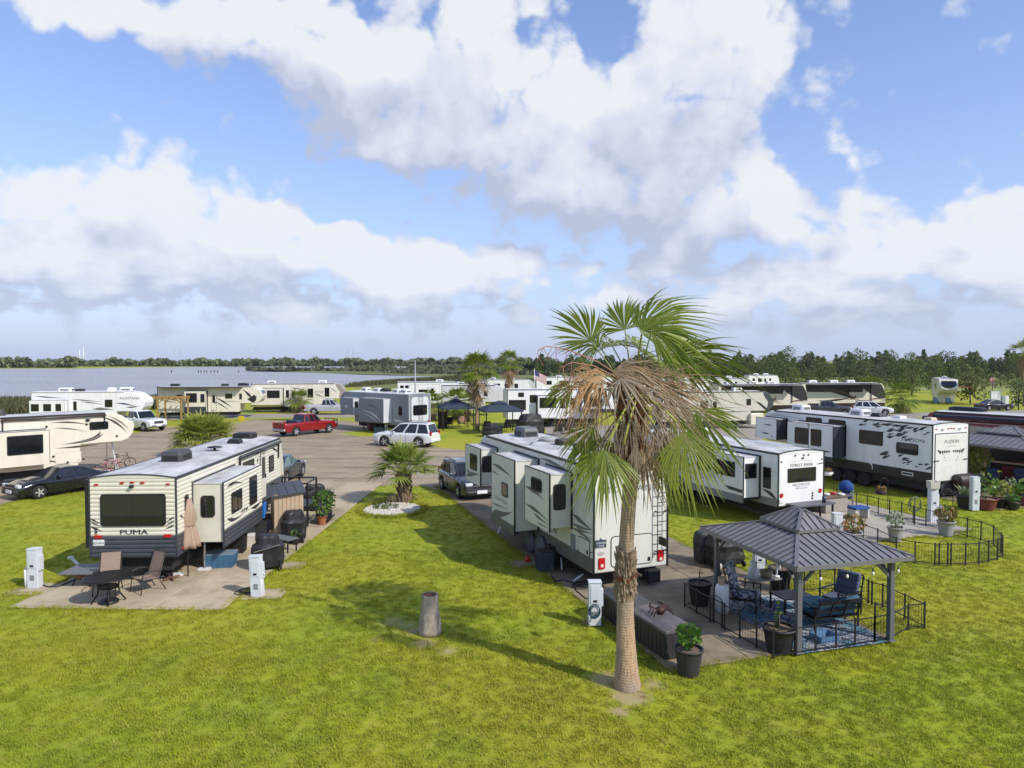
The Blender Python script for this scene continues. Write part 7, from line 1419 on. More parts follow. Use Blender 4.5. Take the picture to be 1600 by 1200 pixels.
# ---------------------------------------------------------------- furniture of the left pad
CAST = P('cast_black', (.022, .022, .024), .45, metal=.4); SLING = P('sling_fabric', (.30, .215, .16), .8, var=.12, vs=6); FRAMEB = P('bronze_frame', (.05, .045, .04), .45, metal=.3)
c = G(170, 944); t = thing('patio_table', 'round black cast metal table with umbrella base on the left pad', 'table', (c.x, c.y, .055))
m_ = MB(); m_.lathe([(.0, .70), (.60, .70), (.63, .715), (.63, .735), (.60, .74), (.59, .732)], 36, cap=False); m_.build('rim', CAST, t)
for k in range(19):
    a = -.54+k*.06; hl = sqrt(.59**2-a*a); m_ = MB(); m_.bar((a, -hl, .728), (a, hl, .728), .040, .012); m_.build('slat', CAST, t)
m_ = MB()
for k in range(9): a = -.48+k*.12; hl = sqrt(.59**2-a*a); m_.bar((-hl, a, .722), (hl, a, .722), .02, .012)
m_.build('cross_slats', CAST, t)
for k in range(4):
    a = k*pi/2+.5; e = V((cos(a), sin(a), 0)); m_ = MB(); m_.tube([e*.30+V((0, 0, .7)), e*.24+V((0, 0, .45)), e*.27+V((0, 0, .25)), e*.42+V((0, 0, .02))], .022, 6); m_.build('leg', CAST, t)
m_ = MB(); m_.lathe([(.27, .42), (.27, .46), (.25, .44)], 20); m_.lathe([(.25, .62), (.25, .66), (.23, .64)], 20); m_.build('ring', CAST, t)
ub = MB(); ub.lathe([(.26, 0), (.26, .05), (.2, .09), (.06, .12), (.04, .28)], 20, (c.x, c.y, .055)); tag(ub.build('umbrella_base', CAST), 'round black umbrella base under the cast metal table', 'umbrella base')
def sling_chair(label, loc, yaw, grp='sling chairs by the cast metal table'):
    t = thing('patio_chair', label, 'chair', (loc[0], loc[1], .055), yaw, grp)      # faces -y
    m_ = MB(); m_.add([(-.26, -.28, .42), (.26, -.28, .42), (.26, .22, .38), (-.26, .22, .38)], [(0, 1, 2, 3)]); m_.add([(-.26, -.28, .40), (.26, -.28, .40), (.26, .22, .36), (-.26, .22, .36)], [(3, 2, 1, 0)]); m_.build('seat', SLING, t)
    m_ = MB(); m_.add([(-.26, .22, .38), (.26, .22, .38), (.26, .42, 1.08), (-.26, .42, 1.08), (-.26, .25, .37), (.26, .25, .37), (.26, .45, 1.08), (-.26, .45, 1.08)], [(0, 1, 2, 3), (7, 6, 5, 4), (3, 2, 6, 7)]); m_.build('backrest', SLING, t)
    for s in (-1, 1):
        x = s*.29
        m_ = MB(); m_.tube([(x, -.32, 0), (x, -.27, .42), (x, .22, .38), (x, .43, 1.1)], .016, 6); m_.build('side_frame', FRAMEB, t); m_ = MB(); m_.tube([(x, .2, .39), (x, .42, 0)], .016, 6); m_.build('leg', FRAMEB, t)
        m_ = MB(); m_.tube([(x, -.28, .40), (x+s*.03, -.26, .58), (x+s*.03, -.1, .64), (x+s*.02, .12, .62), (x, .28, .56)], .018, 6); m_.build('armrest', FRAMEB, t)
    m_ = MB(); m_.tube([(-.29, .43, 1.09), (.29, .43, 1.09)], .016, 6); m_.tube([(-.29, -.28, .41), (.29, -.28, .41)], .016, 6); m_.build('crossbar', FRAMEB, t); return t
cc = G(168, 929); sling_chair('tan sling chair facing the camera behind the cast metal table', cc, radians(14)); cc = G(229, 926); sling_chair('tan sling chair turned toward the table on its right', cc, radians(-34))
c = G(294, 903); t = thing('patio_umbrella', 'folded tan patio umbrella standing by the slide-out corner', 'umbrella', (c.x, c.y, .055)); m_ = MB(); m_.tube([(0, 0, 0), (0, 0, 2.4)], .022, 8); m_.build('pole', FRAMEB, t)
def pleat(a, z): return .18*sin(a*8)*min(1, max(.2, (2.4-z)/1.2)) + .05*sin(a*3+z*4)
m_ = MB(); m_.lathe([(.03, 2.45), (.13, 2.42), (.21, 2.1), (.255, 1.8), (.20, 1.64), (.25, 1.45), (.34, 1.08), (.36, .93), (.10, .98)], 32, jit=pleat); m_.build('canopy', P('tan_canvas', (.38, .265, .19), .85, var=.15, vs=5), t)
m_ = MB(); m_.lathe([(.215, 1.60), (.235, 1.64), (.215, 1.68)], 16); m_.build('strap', SLING, t)
c = G(320, 892); t = thing('support_jack', 'chrome support jack with white foot under the slide-out of the ribbed trailer', 'jack', (c.x, c.y, .055)); m_ = MB(); m_.tube([(0, 0, .05), (0, 0, .95)], .03, 8); m_.tube([(0, 0, .4), (0, 0, .95)], .045, 8); m_.build('shaft', STEEL, t); m_ = MB(); m_.box(-.18, .18, -.13, .13, 0, .05); m_.build('foot', RVW, t)
def bin_(name, label, px, py, w, l, h, mat, yaw=0, cat='box', lid=None, z=.055, taper=.9, ribs=False, n=None):
    c = G(px, py, z); t = thing(name, label, cat, (c.x, c.y, z), yaw); m_ = MB(); a, b_ = w/2, l/2; k = taper
    v = [(-a*k, -b_*k, 0), (a*k, -b_*k, 0), (a*k, b_*k, 0), (-a*k, b_*k, 0), (-a, -b_, h), (a, -b_, h), (a, b_, h), (-a, b_, h), (-a*.94, -b_*.94, h), (a*.94, -b_*.94, h), (a*.94, b_*.94, h), (-a*.94, b_*.94, h), (-a*k*.9, -b_*k*.9, .03), (a*k*.9, -b_*k*.9, .03), (a*k*.9, b_*k*.9, .03), (-a*k*.9, b_*k*.9, .03)]
    m_.add(v, [(3, 2, 1, 0), (0, 1, 5, 4), (1, 2, 6, 5), (2, 3, 7, 6), (3, 0, 4, 7), (4, 5, 9, 8), (5, 6, 10, 9), (6, 7, 11, 10), (7, 4, 8, 11), (8, 9, 13, 12), (9, 10, 14, 13), (10, 11, 15, 14), (11, 8, 12, 15), (12, 13, 14, 15)]); m_.build('shell', mat, t)
    if ribs:
        r_ = MB()
        for i in range(5): x = lerp(-a*.85, a*.85, i/4); r_.bar((x*k, -b_*k-.004, .03), (x, -b_-.004, h-.04), .03, .02); y = lerp(-b_*.85, b_*.85, i/4); r_.bar((a*k+.004, y*k, .03), (a+.004, y, h-.04), .03, .02); r_.bar((-a*k-.004, y*k, .03), (-a-.004, y, h-.04), .03, .02)
        r_.build('ribs', mat, t)
    if lid: m_ = MB(); m_.box(-a*1.02, a*1.02, -b_*1.02, b_*1.02, h, h+.04); m_.build('lid', lid, t, bevel=.015)
    return t
BLUEP = P('blue_plastic', (.05, .14, .24), .4, var=.15); BLKP = P('black_plastic', (.02, .02, .022), .5)
bin_('storage_box', 'blue plastic box under the slide-out of the ribbed trailer', 345, 884, .95, .6, .42, BLUEP, .1, ribs=True, lid=P('faded_blue_lid', (.16, .22, .27), .5)); bin_('crate', 'black milk crate stack under the slide-out', 372, 862, .5, .5, .62, BLKP, .1, ribs=True); bin_('storage_box', 'small white cooler box beyond the black crates', 389, 853, .4, .35, .4, P('offwhite_plastic', (.55, .52, .44), .5), .2, lid=RVW)
c = G(137, 914); t = thing('fire_bowl', 'rusty fire bowl with square grey rim half under the table', 'fire bowl', (c.x, c.y, .055)); m_ = MB(); m_.lathe([(.1, .12), (.32, .2), (.44, .36), (.46, .42), (.43, .42), (.3, .26), (.001, .2)], 24); m_.build('bowl', P('rusty_copper', (.16, .085, .05), .6, metal=.3, var=.5), t); m_ = MB(); m_.box(-.55, .55, -.55, .55, .42, .45); m_.build('rim', P('slate_rim', (.14, .135, .13), .5), t)
for a in range(4): m_ = MB(); m_.tube([(.3*cos(a*pi/2+.7), .3*sin(a*pi/2+.7), .2), (.4*cos(a*pi/2+.7), .4*sin(a*pi/2+.7), 0)], .02, 5); m_.build('leg', CAST, t)
m_ = MB(); m_.tube([G(110, 872, .42), G(114, 874, .42), G(124, 884, .38), G(140, 893, .22), G(152, 893, .2)], .045, 8); m_.tube([G(108, 872, .36), G(113, 871, .52)], .06, 8); tag(m_.build('drain_pipe', P('white_pipe', (.65, .66, .66), .45)), 'white plastic drain pipe with elbow left of the ribbed trailer', 'pipe')
m_ = MB()
for (x0, y0, x1, y1) in ((245, 903, 262, 893), (250, 895, 272, 905), (255, 906, 280, 899)): m_.bar(G(x0, y0, .1), G(x1, y1, .12), .07, .05)
tag(m_.build('scrap_wood', P('reddish_wood', (.20, .10, .06), .8, var=.3), kind='stuff'), 'scraps of reddish wood under the rear of the ribbed trailer', 'scrap wood')
m_ = MB(); c = G(268, 902); m_.box(-.35, .35, -.12, .12, 0, .05); tag(m_.build('board', RVW, loc=(c.x, c.y, .06), rz=.3), 'white board lying under the rear corner of the ribbed trailer', 'board')
COVERB = P('black_cover', (.017, .017, .02), .55, var=.3, vs=4, bump=.5, bs=5)
def covered(name, label, px, py, w, l, h, yaw, cat='grill cover', mat=None, wheels=True, strap=False, top=.72, grp=None, z=.055):
    c = G(px, py, z); t = thing(name, label, cat, (c.x, c.y, z), yaw, grp); rs = random.Random(int(px)); m_ = MB(); n = 20; prof = [(.93, .1), (1.0, h*.28), (.97, h*.48), (1.02, h*.66), (top*1.02, h*.76), (top*.92, h*.93), (top*.72, h*1.0)]; v = []
    for k, z_ in prof:
        for j in range(n):
            a = 2*pi*j/n; ca, sa = cos(a), sin(a); e = 3.5; rr = (abs(ca)**e+abs(sa)**e)**(-1/e); q = k*(1+(.06*sin(7*a+z_*2.5)+rs.uniform(-.045, .035))*(1.2 if z_ < h*.5 else .6)); v.append((w/2*rr*ca*q, l/2*rr*sa*q, z_+rs.uniform(-.015, .015)))
    m_.add(v, [(i*n+j, i*n+(j+1) % n, (i+1)*n+(j+1) % n, (i+1)*n+j) for i in range(len(prof)-1) for j in range(n)]+[tuple(range((len(prof)-1)*n, len(prof)*n))], 0, False); m_.build('cover', mat or COVERB, t)
    if wheels:
        for s in (-1, 1): m_ = MB(); m_.lathe([(.001, -.03), (.09, -.03), (.1, 0), (.09, .03), (.001, .03)], 14, (s*w*.42, -l*.42, .1), 'x'); m_.build('wheel', BLKP, t); m_ = MB(); m_.bar((s*w*.42, l*.42, .25), (s*w*.42, l*.42, 0), .04); m_.build('leg', CAST, t)
    if strap: m_ = MB(); m_.bar((-w*.40, -l*.54, h*.58), (w*.40, -l*.54, h*.76), .06, .03); m_.build('handle', STEEL, t)
    return t
covered('covered_grill', 'black covered barbecue with silver bar, behind the leaning service post', 419, 887, 1.0, .75, 1.1, .25, strap=True); covered('covered_grill', 'round black covered grill against the tan shed', 459, 845, .9, .9, 1.15, .2, top=.85)
c = G(442, 862); t = thing('bench', 'grey bench seat between the covered grill and the tan shed', 'bench', (c.x, c.y, .055), -.5); m_ = MB(); m_.box(-.5, .5, -.25, .25, .42, .47); m_.build('seat', P('grey_slate', (.12, .14, .145), .6), t, bevel=.01)
for sx in (-1, 1):
    for sy in (-1, 1): m_ = MB(); m_.bar((sx*.45, sy*.2, 0), (sx*.45, sy*.2, .42), .04); m_.build('leg', CAST, t)
# tan metal shed
TANM = P('tan_steel', (.48, .36, .235), .55, var=.12, vs=2); c = G(474, 842, .05); YS = radians(24)
sh = thing('garden_shed', 'tan ribbed steel shed with dark sloping roof beside the left pad', 'shed', (c.x, c.y, .055), YS); w_, l_, h_ = 1.05, 1.35, 1.80
Fl, Fr_ = Face((-w_, 0, 0), (1, 0, 0), (0, 0, 1)), Face((0, 0, 0), (0, 1, 0), (0, 0, 1))
m_ = MB(); m_.box(-w_, 0, 0, l_, 0, h_-.1); m_.build('wall', TANM, sh)
for k in range(7): m_ = MB(); a0 = k*w_/7; m_.prism([(a0+.012, .0), (a0+w_/7-.012, .0), (a0+w_/7-.012, h_-.05), (a0+.012, h_-.05)], Fl, 0, .02); m_.build('wall_panel', TANM, sh)
for k in range(6): m_ = MB(); a0 = k*l_/6; m_.prism([(a0+.006, 0), (a0+l_/6-.006, 0), (a0+l_/6-.006, h_-.02), (a0+.006, h_-.02)], Fr_, 0, .012); m_.build('wall_panel', TANM, sh)
m_ = MB(); m_.add([(-w_-.1, -.12, h_-.16), (.1, -.12, h_-.02), (.1, l_+.1, h_+.16), (-w_-.1, l_+.1, h_+.02), (-w_-.1, -.12, h_-.10), (.1, -.12, h_+.04), (.1, l_+.1, h_+.22), (-w_-.1, l_+.1, h_+.08)], [(3, 2, 1, 0), (4, 5, 6, 7), (0, 1, 5, 4), (1, 2, 6, 5), (2, 3, 7, 6), (3, 0, 4, 7)]); ro = m_.build('roof', P('dark_shed_roof', (.06, .065, .075), .45, metal=.2), sh)
for k in range(1, 4): m_ = MB(); x = lerp(-w_-.1, .1, k/4); m_.bar((x, -.12, lerp(h_-.10, h_+.04, k/4)+.01), (x, l_+.1, lerp(h_+.08, h_+.22, k/4)+.01), .03, .03); m_.build('roof_rib', MATS['dark_shed_roof'], ro)
# black deck with rail at the trailer door
c = V((-9.1, 29.3)); t = thing('entry_deck', 'black metal entry deck with railing at the door of the ribbed trailer', 'deck', (c.x, c.y, .055), YA); m_ = MB(); m_.box(-.75, .75, -.8, .8, .75, .82); m_.build('platform', BLACKM, t)
for x in (-.72, 0, .72):
    for y in (-.78, .78): m_ = MB(); m_.bar((x, y, 0), (x, y, 1.75), .07); m_.build('post', BLACKM, t)
for z_ in (1.25, 1.75):
    for (a, b_) in (((-.72, -.78), (.72, -.78)), ((.72, -.78), (.72, .78)), ((-.72, .78), (.72, .78))): m_ = MB(); m_.bar((*a, z_), (*b_, z_), .06); m_.build('rail', BLACKM, t)
for k in range(3): m_ = MB(); m_.box(.75+.25*k, 1.05+.25*k, -.5, .5, .55-.2*k, .6-.2*k); m_.build('step', BLACKM, t)
def leaves(b, c, r, n, size, rs, flat=.8, up=.5):
    arr = clump_quads(np.random.RandomState(rs), [c], [r], n, size, flat)
    for q in arr: b.add([tuple(p) for p in q], [(0, 1, 2, 3)])
LEAFG = leafmat('pot_leaf_green', (.06, .15, .02), (.14, .24, .04), .4, .3); LEAFY = leafmat('pot_leaf_yellow', (.30, .32, .05), (.14, .2, .03), .5, .35); LEAFR = leafmat('croton_leaf', (.12, .16, .04), (.32, .14, .06), .5, .25); LEAFS = leafmat('sage_leaf', (.24, .30, .18), (.34, .40, .24), .6, .2)
m_ = MB(); 
for k in range(70):
    a, h = random.uniform(0, 6.3), random.uniform(.1, 1.0); r_ = .22*random.uniform(.5, 1.1); x, y = r_*cos(a), r_*sin(a); m_.add([(x-.03, y, 1.9-h), (x+.03, y, 1.9-h), (x+.05, y+.03, 1.82-h), (x-.02, y+.03, 1.8-h)], [(0, 1, 2, 3)]); 
c2 = V((-8.9, 28.35)); t = thing('hanging_plant', 'trailing yellow-green plant in a hanging pot by the entry deck', 'plant', (c2.x, c2.y, .06)); m_.build('foliage', LEAFY, t, kind='stuff'); m_ = MB(); m_.lathe([(.1, 1.6), (.16, 1.85), (.14, 1.85), (.001, 1.75)], 12); m_.tube([(0, 0, 0), (0, 0, 1.6)], .02, 5); m_.build('pot', BLKP, t)
def potted(label, px, py, r, h, pm, leafm, fr, n, size, z=.055, seed=1, tall=.6, ribs=0, kind='bush', wicker=False, grp='potted plants', loc=None, dirt=True):
    c = G(px, py, z) if loc is None else V(loc); t = thing('potted_plant', label, 'potted plant', (c.x, c.y, z), seed*1.3, grp); m_ = MB()
    jit = (lambda a, z_: .05*abs(sin(a*ribs/2))) if ribs else ((lambda a, z_: .02*sin(a*28+z_*60)) if wicker else None)
    nz = 10 if wicker else 4
    m_.lathe([(r*.72, 0)]+[(lerp(r*.72, r*.98, k/nz), h*.92*k/nz) for k in range(1, nz+1)]+[(r*1.06, h*.93), (r*1.06, h), (r*.94, h)], 28 if not ribs else 40, jit=jit, cap=False); po = m_.build('pot', pm, t)
    if dirt: m_ = MB(); m_.lathe([(.001, h*.9), (r*.97, h*.9)], 16, cap=False); m_.build('soil', SOIL, po)
    b = MB()
    if kind == 'bush': leaves(b, (0, 0, h+tall*.5), fr, n, size, seed, flat=tall/fr*.5)
    elif kind == 'spike':
        for k in range(n): a = k*2.4; el = random.uniform(.3, 1.3); L_ = fr*random.uniform(.7, 1.1); d = V((cos(a)*cos(el), sin(a)*cos(el), sin(el))); s = V((-sin(a), cos(a), 0))*size*.5; p = V((0, 0, h*.9)); q = p+d*L_*.6; e = p+d*L_+V((0, 0, -.12*L_)); b.add([p-s*.6, p+s*.6, q+s, q-s, e], [(0, 1, 2, 3), (3, 2, 4)])
    b.build('foliage', leafm, t, kind='stuff')
    if kind == 'bush': m_ = MB(); m_.tube([(0, 0, h*.85), (0, 0, h+tall*.5)], .018, 5); m_.build('stem', WOOD, t)
    return t
TERRA = P('terracotta', (.35, .11, .05), .8, var=.2); WICK = P('wicker_brown', (.035, .032, .032), .6); GPOT = P('grey_pot', (.30, .30, .30), .6, var=.12); REDP = P('dark_red_pot', (.16, .035, .04), .4)
potted('bushy potted plant in terracotta beside the tan shed', 503, 819, .22, .35, TERRA, LEAFG, .48, 160, .16, seed=2, tall=1.1); potted('tall potted plant in a black pot right of the tan shed', 512, 812, .2, .35, BLKP, leafmat('pot_leaf_dark', (.04, .09, .015), (.1, .16, .03)), .4, 140, .15, seed=3, tall=1.0)
covered('covered_scooter', 'black covered scooter parked behind the tan shed', 492, 796, 1.5, .7, 1.15, .3, cat='covered scooter', wheels=False, top=.6)
potted('leafy pot plant at the front corner of the tan shed', 462, 850, .16, .2, BLKP, LEAFG, .2, 50, .12, seed=5, tall=.35)
# clutter between the deck and the shed
for px_, py_, w, h, mt, lab in ((425, 823, .5, .5, P('red_brown_grill', (.13, .04, .035), .5), 'small red-brown grill under the hanging plant'), (409, 842, .45, .75, BLKP, 'black bin against the wheel of the ribbed trailer'), (416, 838, .35, .6, P('grey_bag', (.25, .26, .28), .7), 'grey bag of odds and ends beside the black bin'), (430, 842, .4, .4, P('cardboard', (.3, .2, .11), .8), 'open cardboard box between the deck and the covered grills')):
    bin_('grill' if 'grill' in lab else 'bin' if 'bin' in lab else 'bag' if 'bag' in lab else 'carton', lab, px_, py_, w, w, h, mt, .3, cat='bin' if 'bin' in lab else 'box')
m_ = MB(); c = G(409, 810); m_.lathe([(.001, 0), (.1, .05), (.14, .16), (.1, .27), (.03, .32), (.03, .36), (.001, .37)], 14, (c.x, c.y, .75)); m_.bar((c.x, c.y, .05), (c.x, c.y, .76), .3, .3); tag(m_.build('water_jug', P('bright_blue', (.01, .16, .55), .3)), 'bright blue water jug on a box by the entry deck', 'jug')
# ---------------------------------------------------------------- stump, storage boxes, patio seats
c = G(672, 990); t = thing('tree_stump', 'cut palm stump with hollow top standing in the lawn', 'stump', (c.x, c.y, 0)); m_ = MB(); rs = random.Random(3)
m_.lathe([(.29, 0), (.285, .12), (.265, .33), (.235, .56), (.215, .78), (.205, .96), (.207, 1.0), (.165, .99), (.14, .94), (.001, .88)], 26, jit=lambda a, z_: .012*sin(a*9+z_*6)+rs.uniform(-.012, .012)); m_.build('trunk', P('stump_bark', (.46, .38, .29), .95, var=.4, vs=8, bump=.6, bs=20, stretch=(1, 1, .5)), t); m_ = MB(); m_.lathe([(.165, .994), (.10, .97), (.001, .9)], 20, jit=lambda a, z_: rs.uniform(-.1, .1), cap=False); m_.build('hollow', FIBRE, t)
YPB = radians(18.4); PBc = V((3.45, 15.15, 0))
def PBl(u, v, z=.055): return PBc + V((cos(YPB)*u - sin(YPB)*v, sin(YPB)*u + cos(YPB)*v, z))
DBOX = P('box_charcoal', (.035, .033, .034), .5, var=.35, vs=3); DLID = P('box_lid_grey', (.13, .115, .115), .5, var=.3, vs=4); DLID2 = P('box_lid_dark', (.05, .052, .055), .55, var=.2)
def deck_box(label, u, v, yaw, lid, w=.68, l=1.35, h=.55):
    p = PBl(u, v); t = thing('deck_box', label, 'storage box', p, YPB+yaw, 'storage boxes along the pad edge'); m_ = MB(); m_.box(-w/2, w/2, -l/2, l/2, .02, h); m_.build('body', DBOX, t, bevel=.02)
    g = MB()
    for k in range(9): y = lerp(-l/2+.08, l/2-.08, k/8); g.box(-w/2-.008, -w/2+.01, y-.05, y+.05, .08, h-.06); g.box(w/2-.01, w/2+.008, y-.05, y+.05, .08, h-.06)
    for k in range(5): x = lerp(-w/2+.08, w/2-.08, k/4); g.box(x-.05, x+.05, -l/2-.008, -l/2+.01, .08, h-.06)
    g.build('side_panel', DBOX, t)
    m_ = MB(); F = Face((0, -l/2-.03, 0), (1, 0, 0), (0, 0, 1)); m_.prism([(-w/2-.02, h), (w/2+.02, h), (w/2+.02, h+.06), (w*.22, h+.13), (-w*.22, h+.13), (-w/2-.02, h+.06)], F, -l-.06, 0); m_.build('lid', lid, t, bevel=.015)
    m_ = MB(); m_.box(w/2, w/2+.03, -.12, .12, h-.1, h-.03); m_.build('latch', BLKP, t); return t
deck_box('dark storage box with grey lid nearest the wicker pot', .50, 1.22, .06, DLID, .78, 1.5, .60); deck_box('dark storage box with black lid behind the grey lidded one', .42, 2.78, .04, DLID2, .8, 1.45, .60)
p = PBl(.40, 2.75, .79); m_ = MB(); m_.lathe([(.001, -.2), (.05, -.12), (.055, .05), (.03, .2), (.001, .26)], 10, (0, 0, 0), 'y'); tag(m_.build('shell_ornament', P('bone_white', (.66, .62, .52), .5), loc=p, rz=.8), 'long pale shell lying on the black lidded box', 'ornament')
p = PBl(.52, 1.30, .79); t = thing('crab_ornament', 'dark rusty metal crab figure on the grey lidded box', 'ornament', p, .3); RUST = P('rusty_iron', (.07, .025, .022), .6, metal=.4, var=.4)
m_ = MB(); m_.lathe([(.001, -.13), (.09, -.08), (.10, .05), (.001, .13)], 10, (0, 0, .09), 'x'); m_.build('body', RUST, t)
for s in (-1, 1):
    for k in range(3): m_ = MB(); m_.tube([(s*.06, -.08+.08*k, .09), (s*.18, -.12+.11*k, .16), (s*.26, -.14+.13*k, 0)], .014, 5); m_.build('leg', RUST, t)
    m_ = MB(); m_.tube([(s*.08, .1, .1), (s*.2, .2, .14), (s*.1, .3, .18)], .022, 5); m_.build('claw', RUST, t)
potted('bright green plant in a dark wicker pot at the near end of the pad', 1076, 1052, .30, .56, WICK, LEAFG, .27, 130, .17, seed=6, tall=.55, wicker=True, z=.03)
potted('black pot half hidden behind the big palm trunk', 957, 966, .24, .5, BLKP, LEAFG, .05, 3, .05, seed=7)
potted('black empty planter by the left gazebo post', 1093, 944, .32, .62, BLKP, LEAFG, .08, 6, .08, seed=8)
potted('black planter with tools behind the gazebo, right of the gas bottle table', 1219, 921, .34, .66, BLKP, LEAFG, .08, 6, .08, seed=9)
potted('large black planter with a short cactus stub inside the near fence', 1217, 1016, .37, .56, BLKP, LEAFG, .1, 12, .1, seed=10)
m_ = MB(); c = G(1217, 1016); m_.lathe([(.06, .5), (.075, .75), (.05, .82), (.001, .83)], 12, (c.x-.05, c.y, .05)); tag(m_.build('cactus_stub', P('cactus_green', (.10, .13, .05), .7)), 'short brown-green cactus stub in the large black planter', 'cactus')
def gas_bottle(label, loc, r, h, yaw=0):
    t = thing('gas_bottle', label, 'gas bottle', loc, yaw, 'white gas bottles on the patio'); m_ = MB(); m_.lathe([(r*.8, 0), (r*.8, .05), (r, .08), (r, h*.82), (r*.85, h*.93), (r*.3, h), (.001, h)], 20); m_.build('tank', P('bottle_white', (.68, .69, .69), .35), t)
    m_ = MB(); n = 14
    for k in range(n-3): a0, a1 = 2*pi*k/n, 2*pi*(k+1)/n; m_.add([(r*.62*cos(a0), r*.62*sin(a0), h*.95), (r*.62*cos(a1), r*.62*sin(a1), h*.95), (r*.62*cos(a1), r*.62*sin(a1), h+.16), (r*.62*cos(a0), r*.62*sin(a0), h+.16)], [(0, 1, 2, 3)])
    m_.build('collar', P('collar_tan', (.42, .33, .2), .6) if h > .7 else RVW, t); m_ = MB(); m_.tube([(0, 0, h), (0, 0, h+.08), (.07, 0, h+.09)], .025, 6); m_.build('valve', P('brass', (.5, .36, .14), .35, metal=.9), t); return t
c = G(1128, 957, .06); gas_bottle('tall white gas bottle on the rug edge by the patterned chair', (c.x, c.y, .06), .185, .80)
c = G(1178, 932, .06); t = thing('side_table', 'small metal table carrying a gas bottle and a basket behind the patterned chair', 'table', (c.x, c.y, .055), YGZ); m_ = MB(); m_.box(-.2, .75, -.25, .25, .50, .53); m_.build('tabletop', P('table_stone', (.28, .26, .24), .6), t)
for x in (-.16, .7):
    for y in (-.2, .2): m_ = MB(); m_.bar((x, y, 0), (x, y, .5), .03); m_.build('leg', BLACKM, t)
gas_bottle('small white gas bottle standing on the metal side table', (c.x-.02, c.y, .585), .155, .33); 
m_ = MB(); m_.lathe([(.14, 0), (.19, .18), (.18, .2), (.13, .03), (.001, .03)], 18, jit=lambda a, z_: .03*sin(a*14)); tag(m_.build('basket', P('basket_weave', (.32, .25, .17), .8), loc=(c.x+.38, c.y+.1, .59)), 'round woven basket on the metal side table', 'basket')
m_ = MB(); m_.tube([(0, 0, 0), (0, 0, .42), (.08, 0, .36), (.1, 0, .2)], .03, 7); m_.lathe([(.09, 0), (.09, .04), (.03, .06)], 10); tag(m_.build('tap_stand', RVW, loc=(c.x+.68, c.y+.1, .59)), 'white plastic tap stand on the metal side table', 'tap')
# patterned outdoor rug, blue and white
m, nt, b, N, L = node_mat('rug_pattern'); tc = N('ShaderNodeTexCoord'); v1 = N('ShaderNodeTexVoronoi', feature='DISTANCE_TO_EDGE'); v1.inputs['Scale'].default_value = 5; mp = N('ShaderNodeMapping'); mp.inputs['Scale'].default_value = (1, .75, 1); L(tc.outputs['Object'], mp.inputs[0]); L(mp.outputs[0], v1.inputs['Vector'])
r1 = N('ShaderNodeMapRange'); r1.inputs[1].default_value = .05; r1.inputs[2].default_value = .075; L(v1.outputs['Distance'], r1.inputs[0]); n1 = N('ShaderNodeTexNoise'); n1.inputs['Scale'].default_value = 1.1; L(tc.outputs['Object'], n1.inputs['Vector']); r2 = N('ShaderNodeMapRange'); r2.inputs[1].default_value = .42; r2.inputs[2].default_value = .55; L(n1.outputs['Fac'], r2.inputs[0])
xa = N('ShaderNodeMix', data_type='RGBA'); xa.inputs[6].default_value = (.36, .37, .40, 1); xa.inputs[7].default_value = (.09, .20, .28, 1); L(r2.outputs[0], xa.inputs[0]); xb = N('ShaderNodeMix', data_type='RGBA'); xb.inputs[6].default_value = (.035, .05, .08, 1); L(xa.outputs[2], xb.inputs[7]); L(r1.outputs[0], xb.inputs[0]); L(xb.outputs[2], b.inputs['Base Color']); b.inputs['Roughness'].default_value = .9
m_ = MB(); m_.box(-1.25, 1.25, -1.9, 1.9, 0, .008); tag(m_.build('rug', m, loc=(7.38, 18.2, .058), rz=YGZ), 'blue and grey patterned outdoor rug under the gazebo', 'rug')
PATC = P('patterned_cushion', (.42, .44, .49), .85, vs=9, col2=(.06, .085, .14), det=1, lo=.47, hi=.53); BLUC = P('denim_cushion', (.085, .11, .185), .85, var=.2, vs=8); TURQ = P('turquoise_cushion', (.10, .27, .36), .85, var=.1)
STRIPE = P('striped_cushion', (.11, .24, .32), .85, col2=(.03, .07, .11), vs=5, det=0, stretch=(.1, .1, 5), lo=.42, hi=.5)
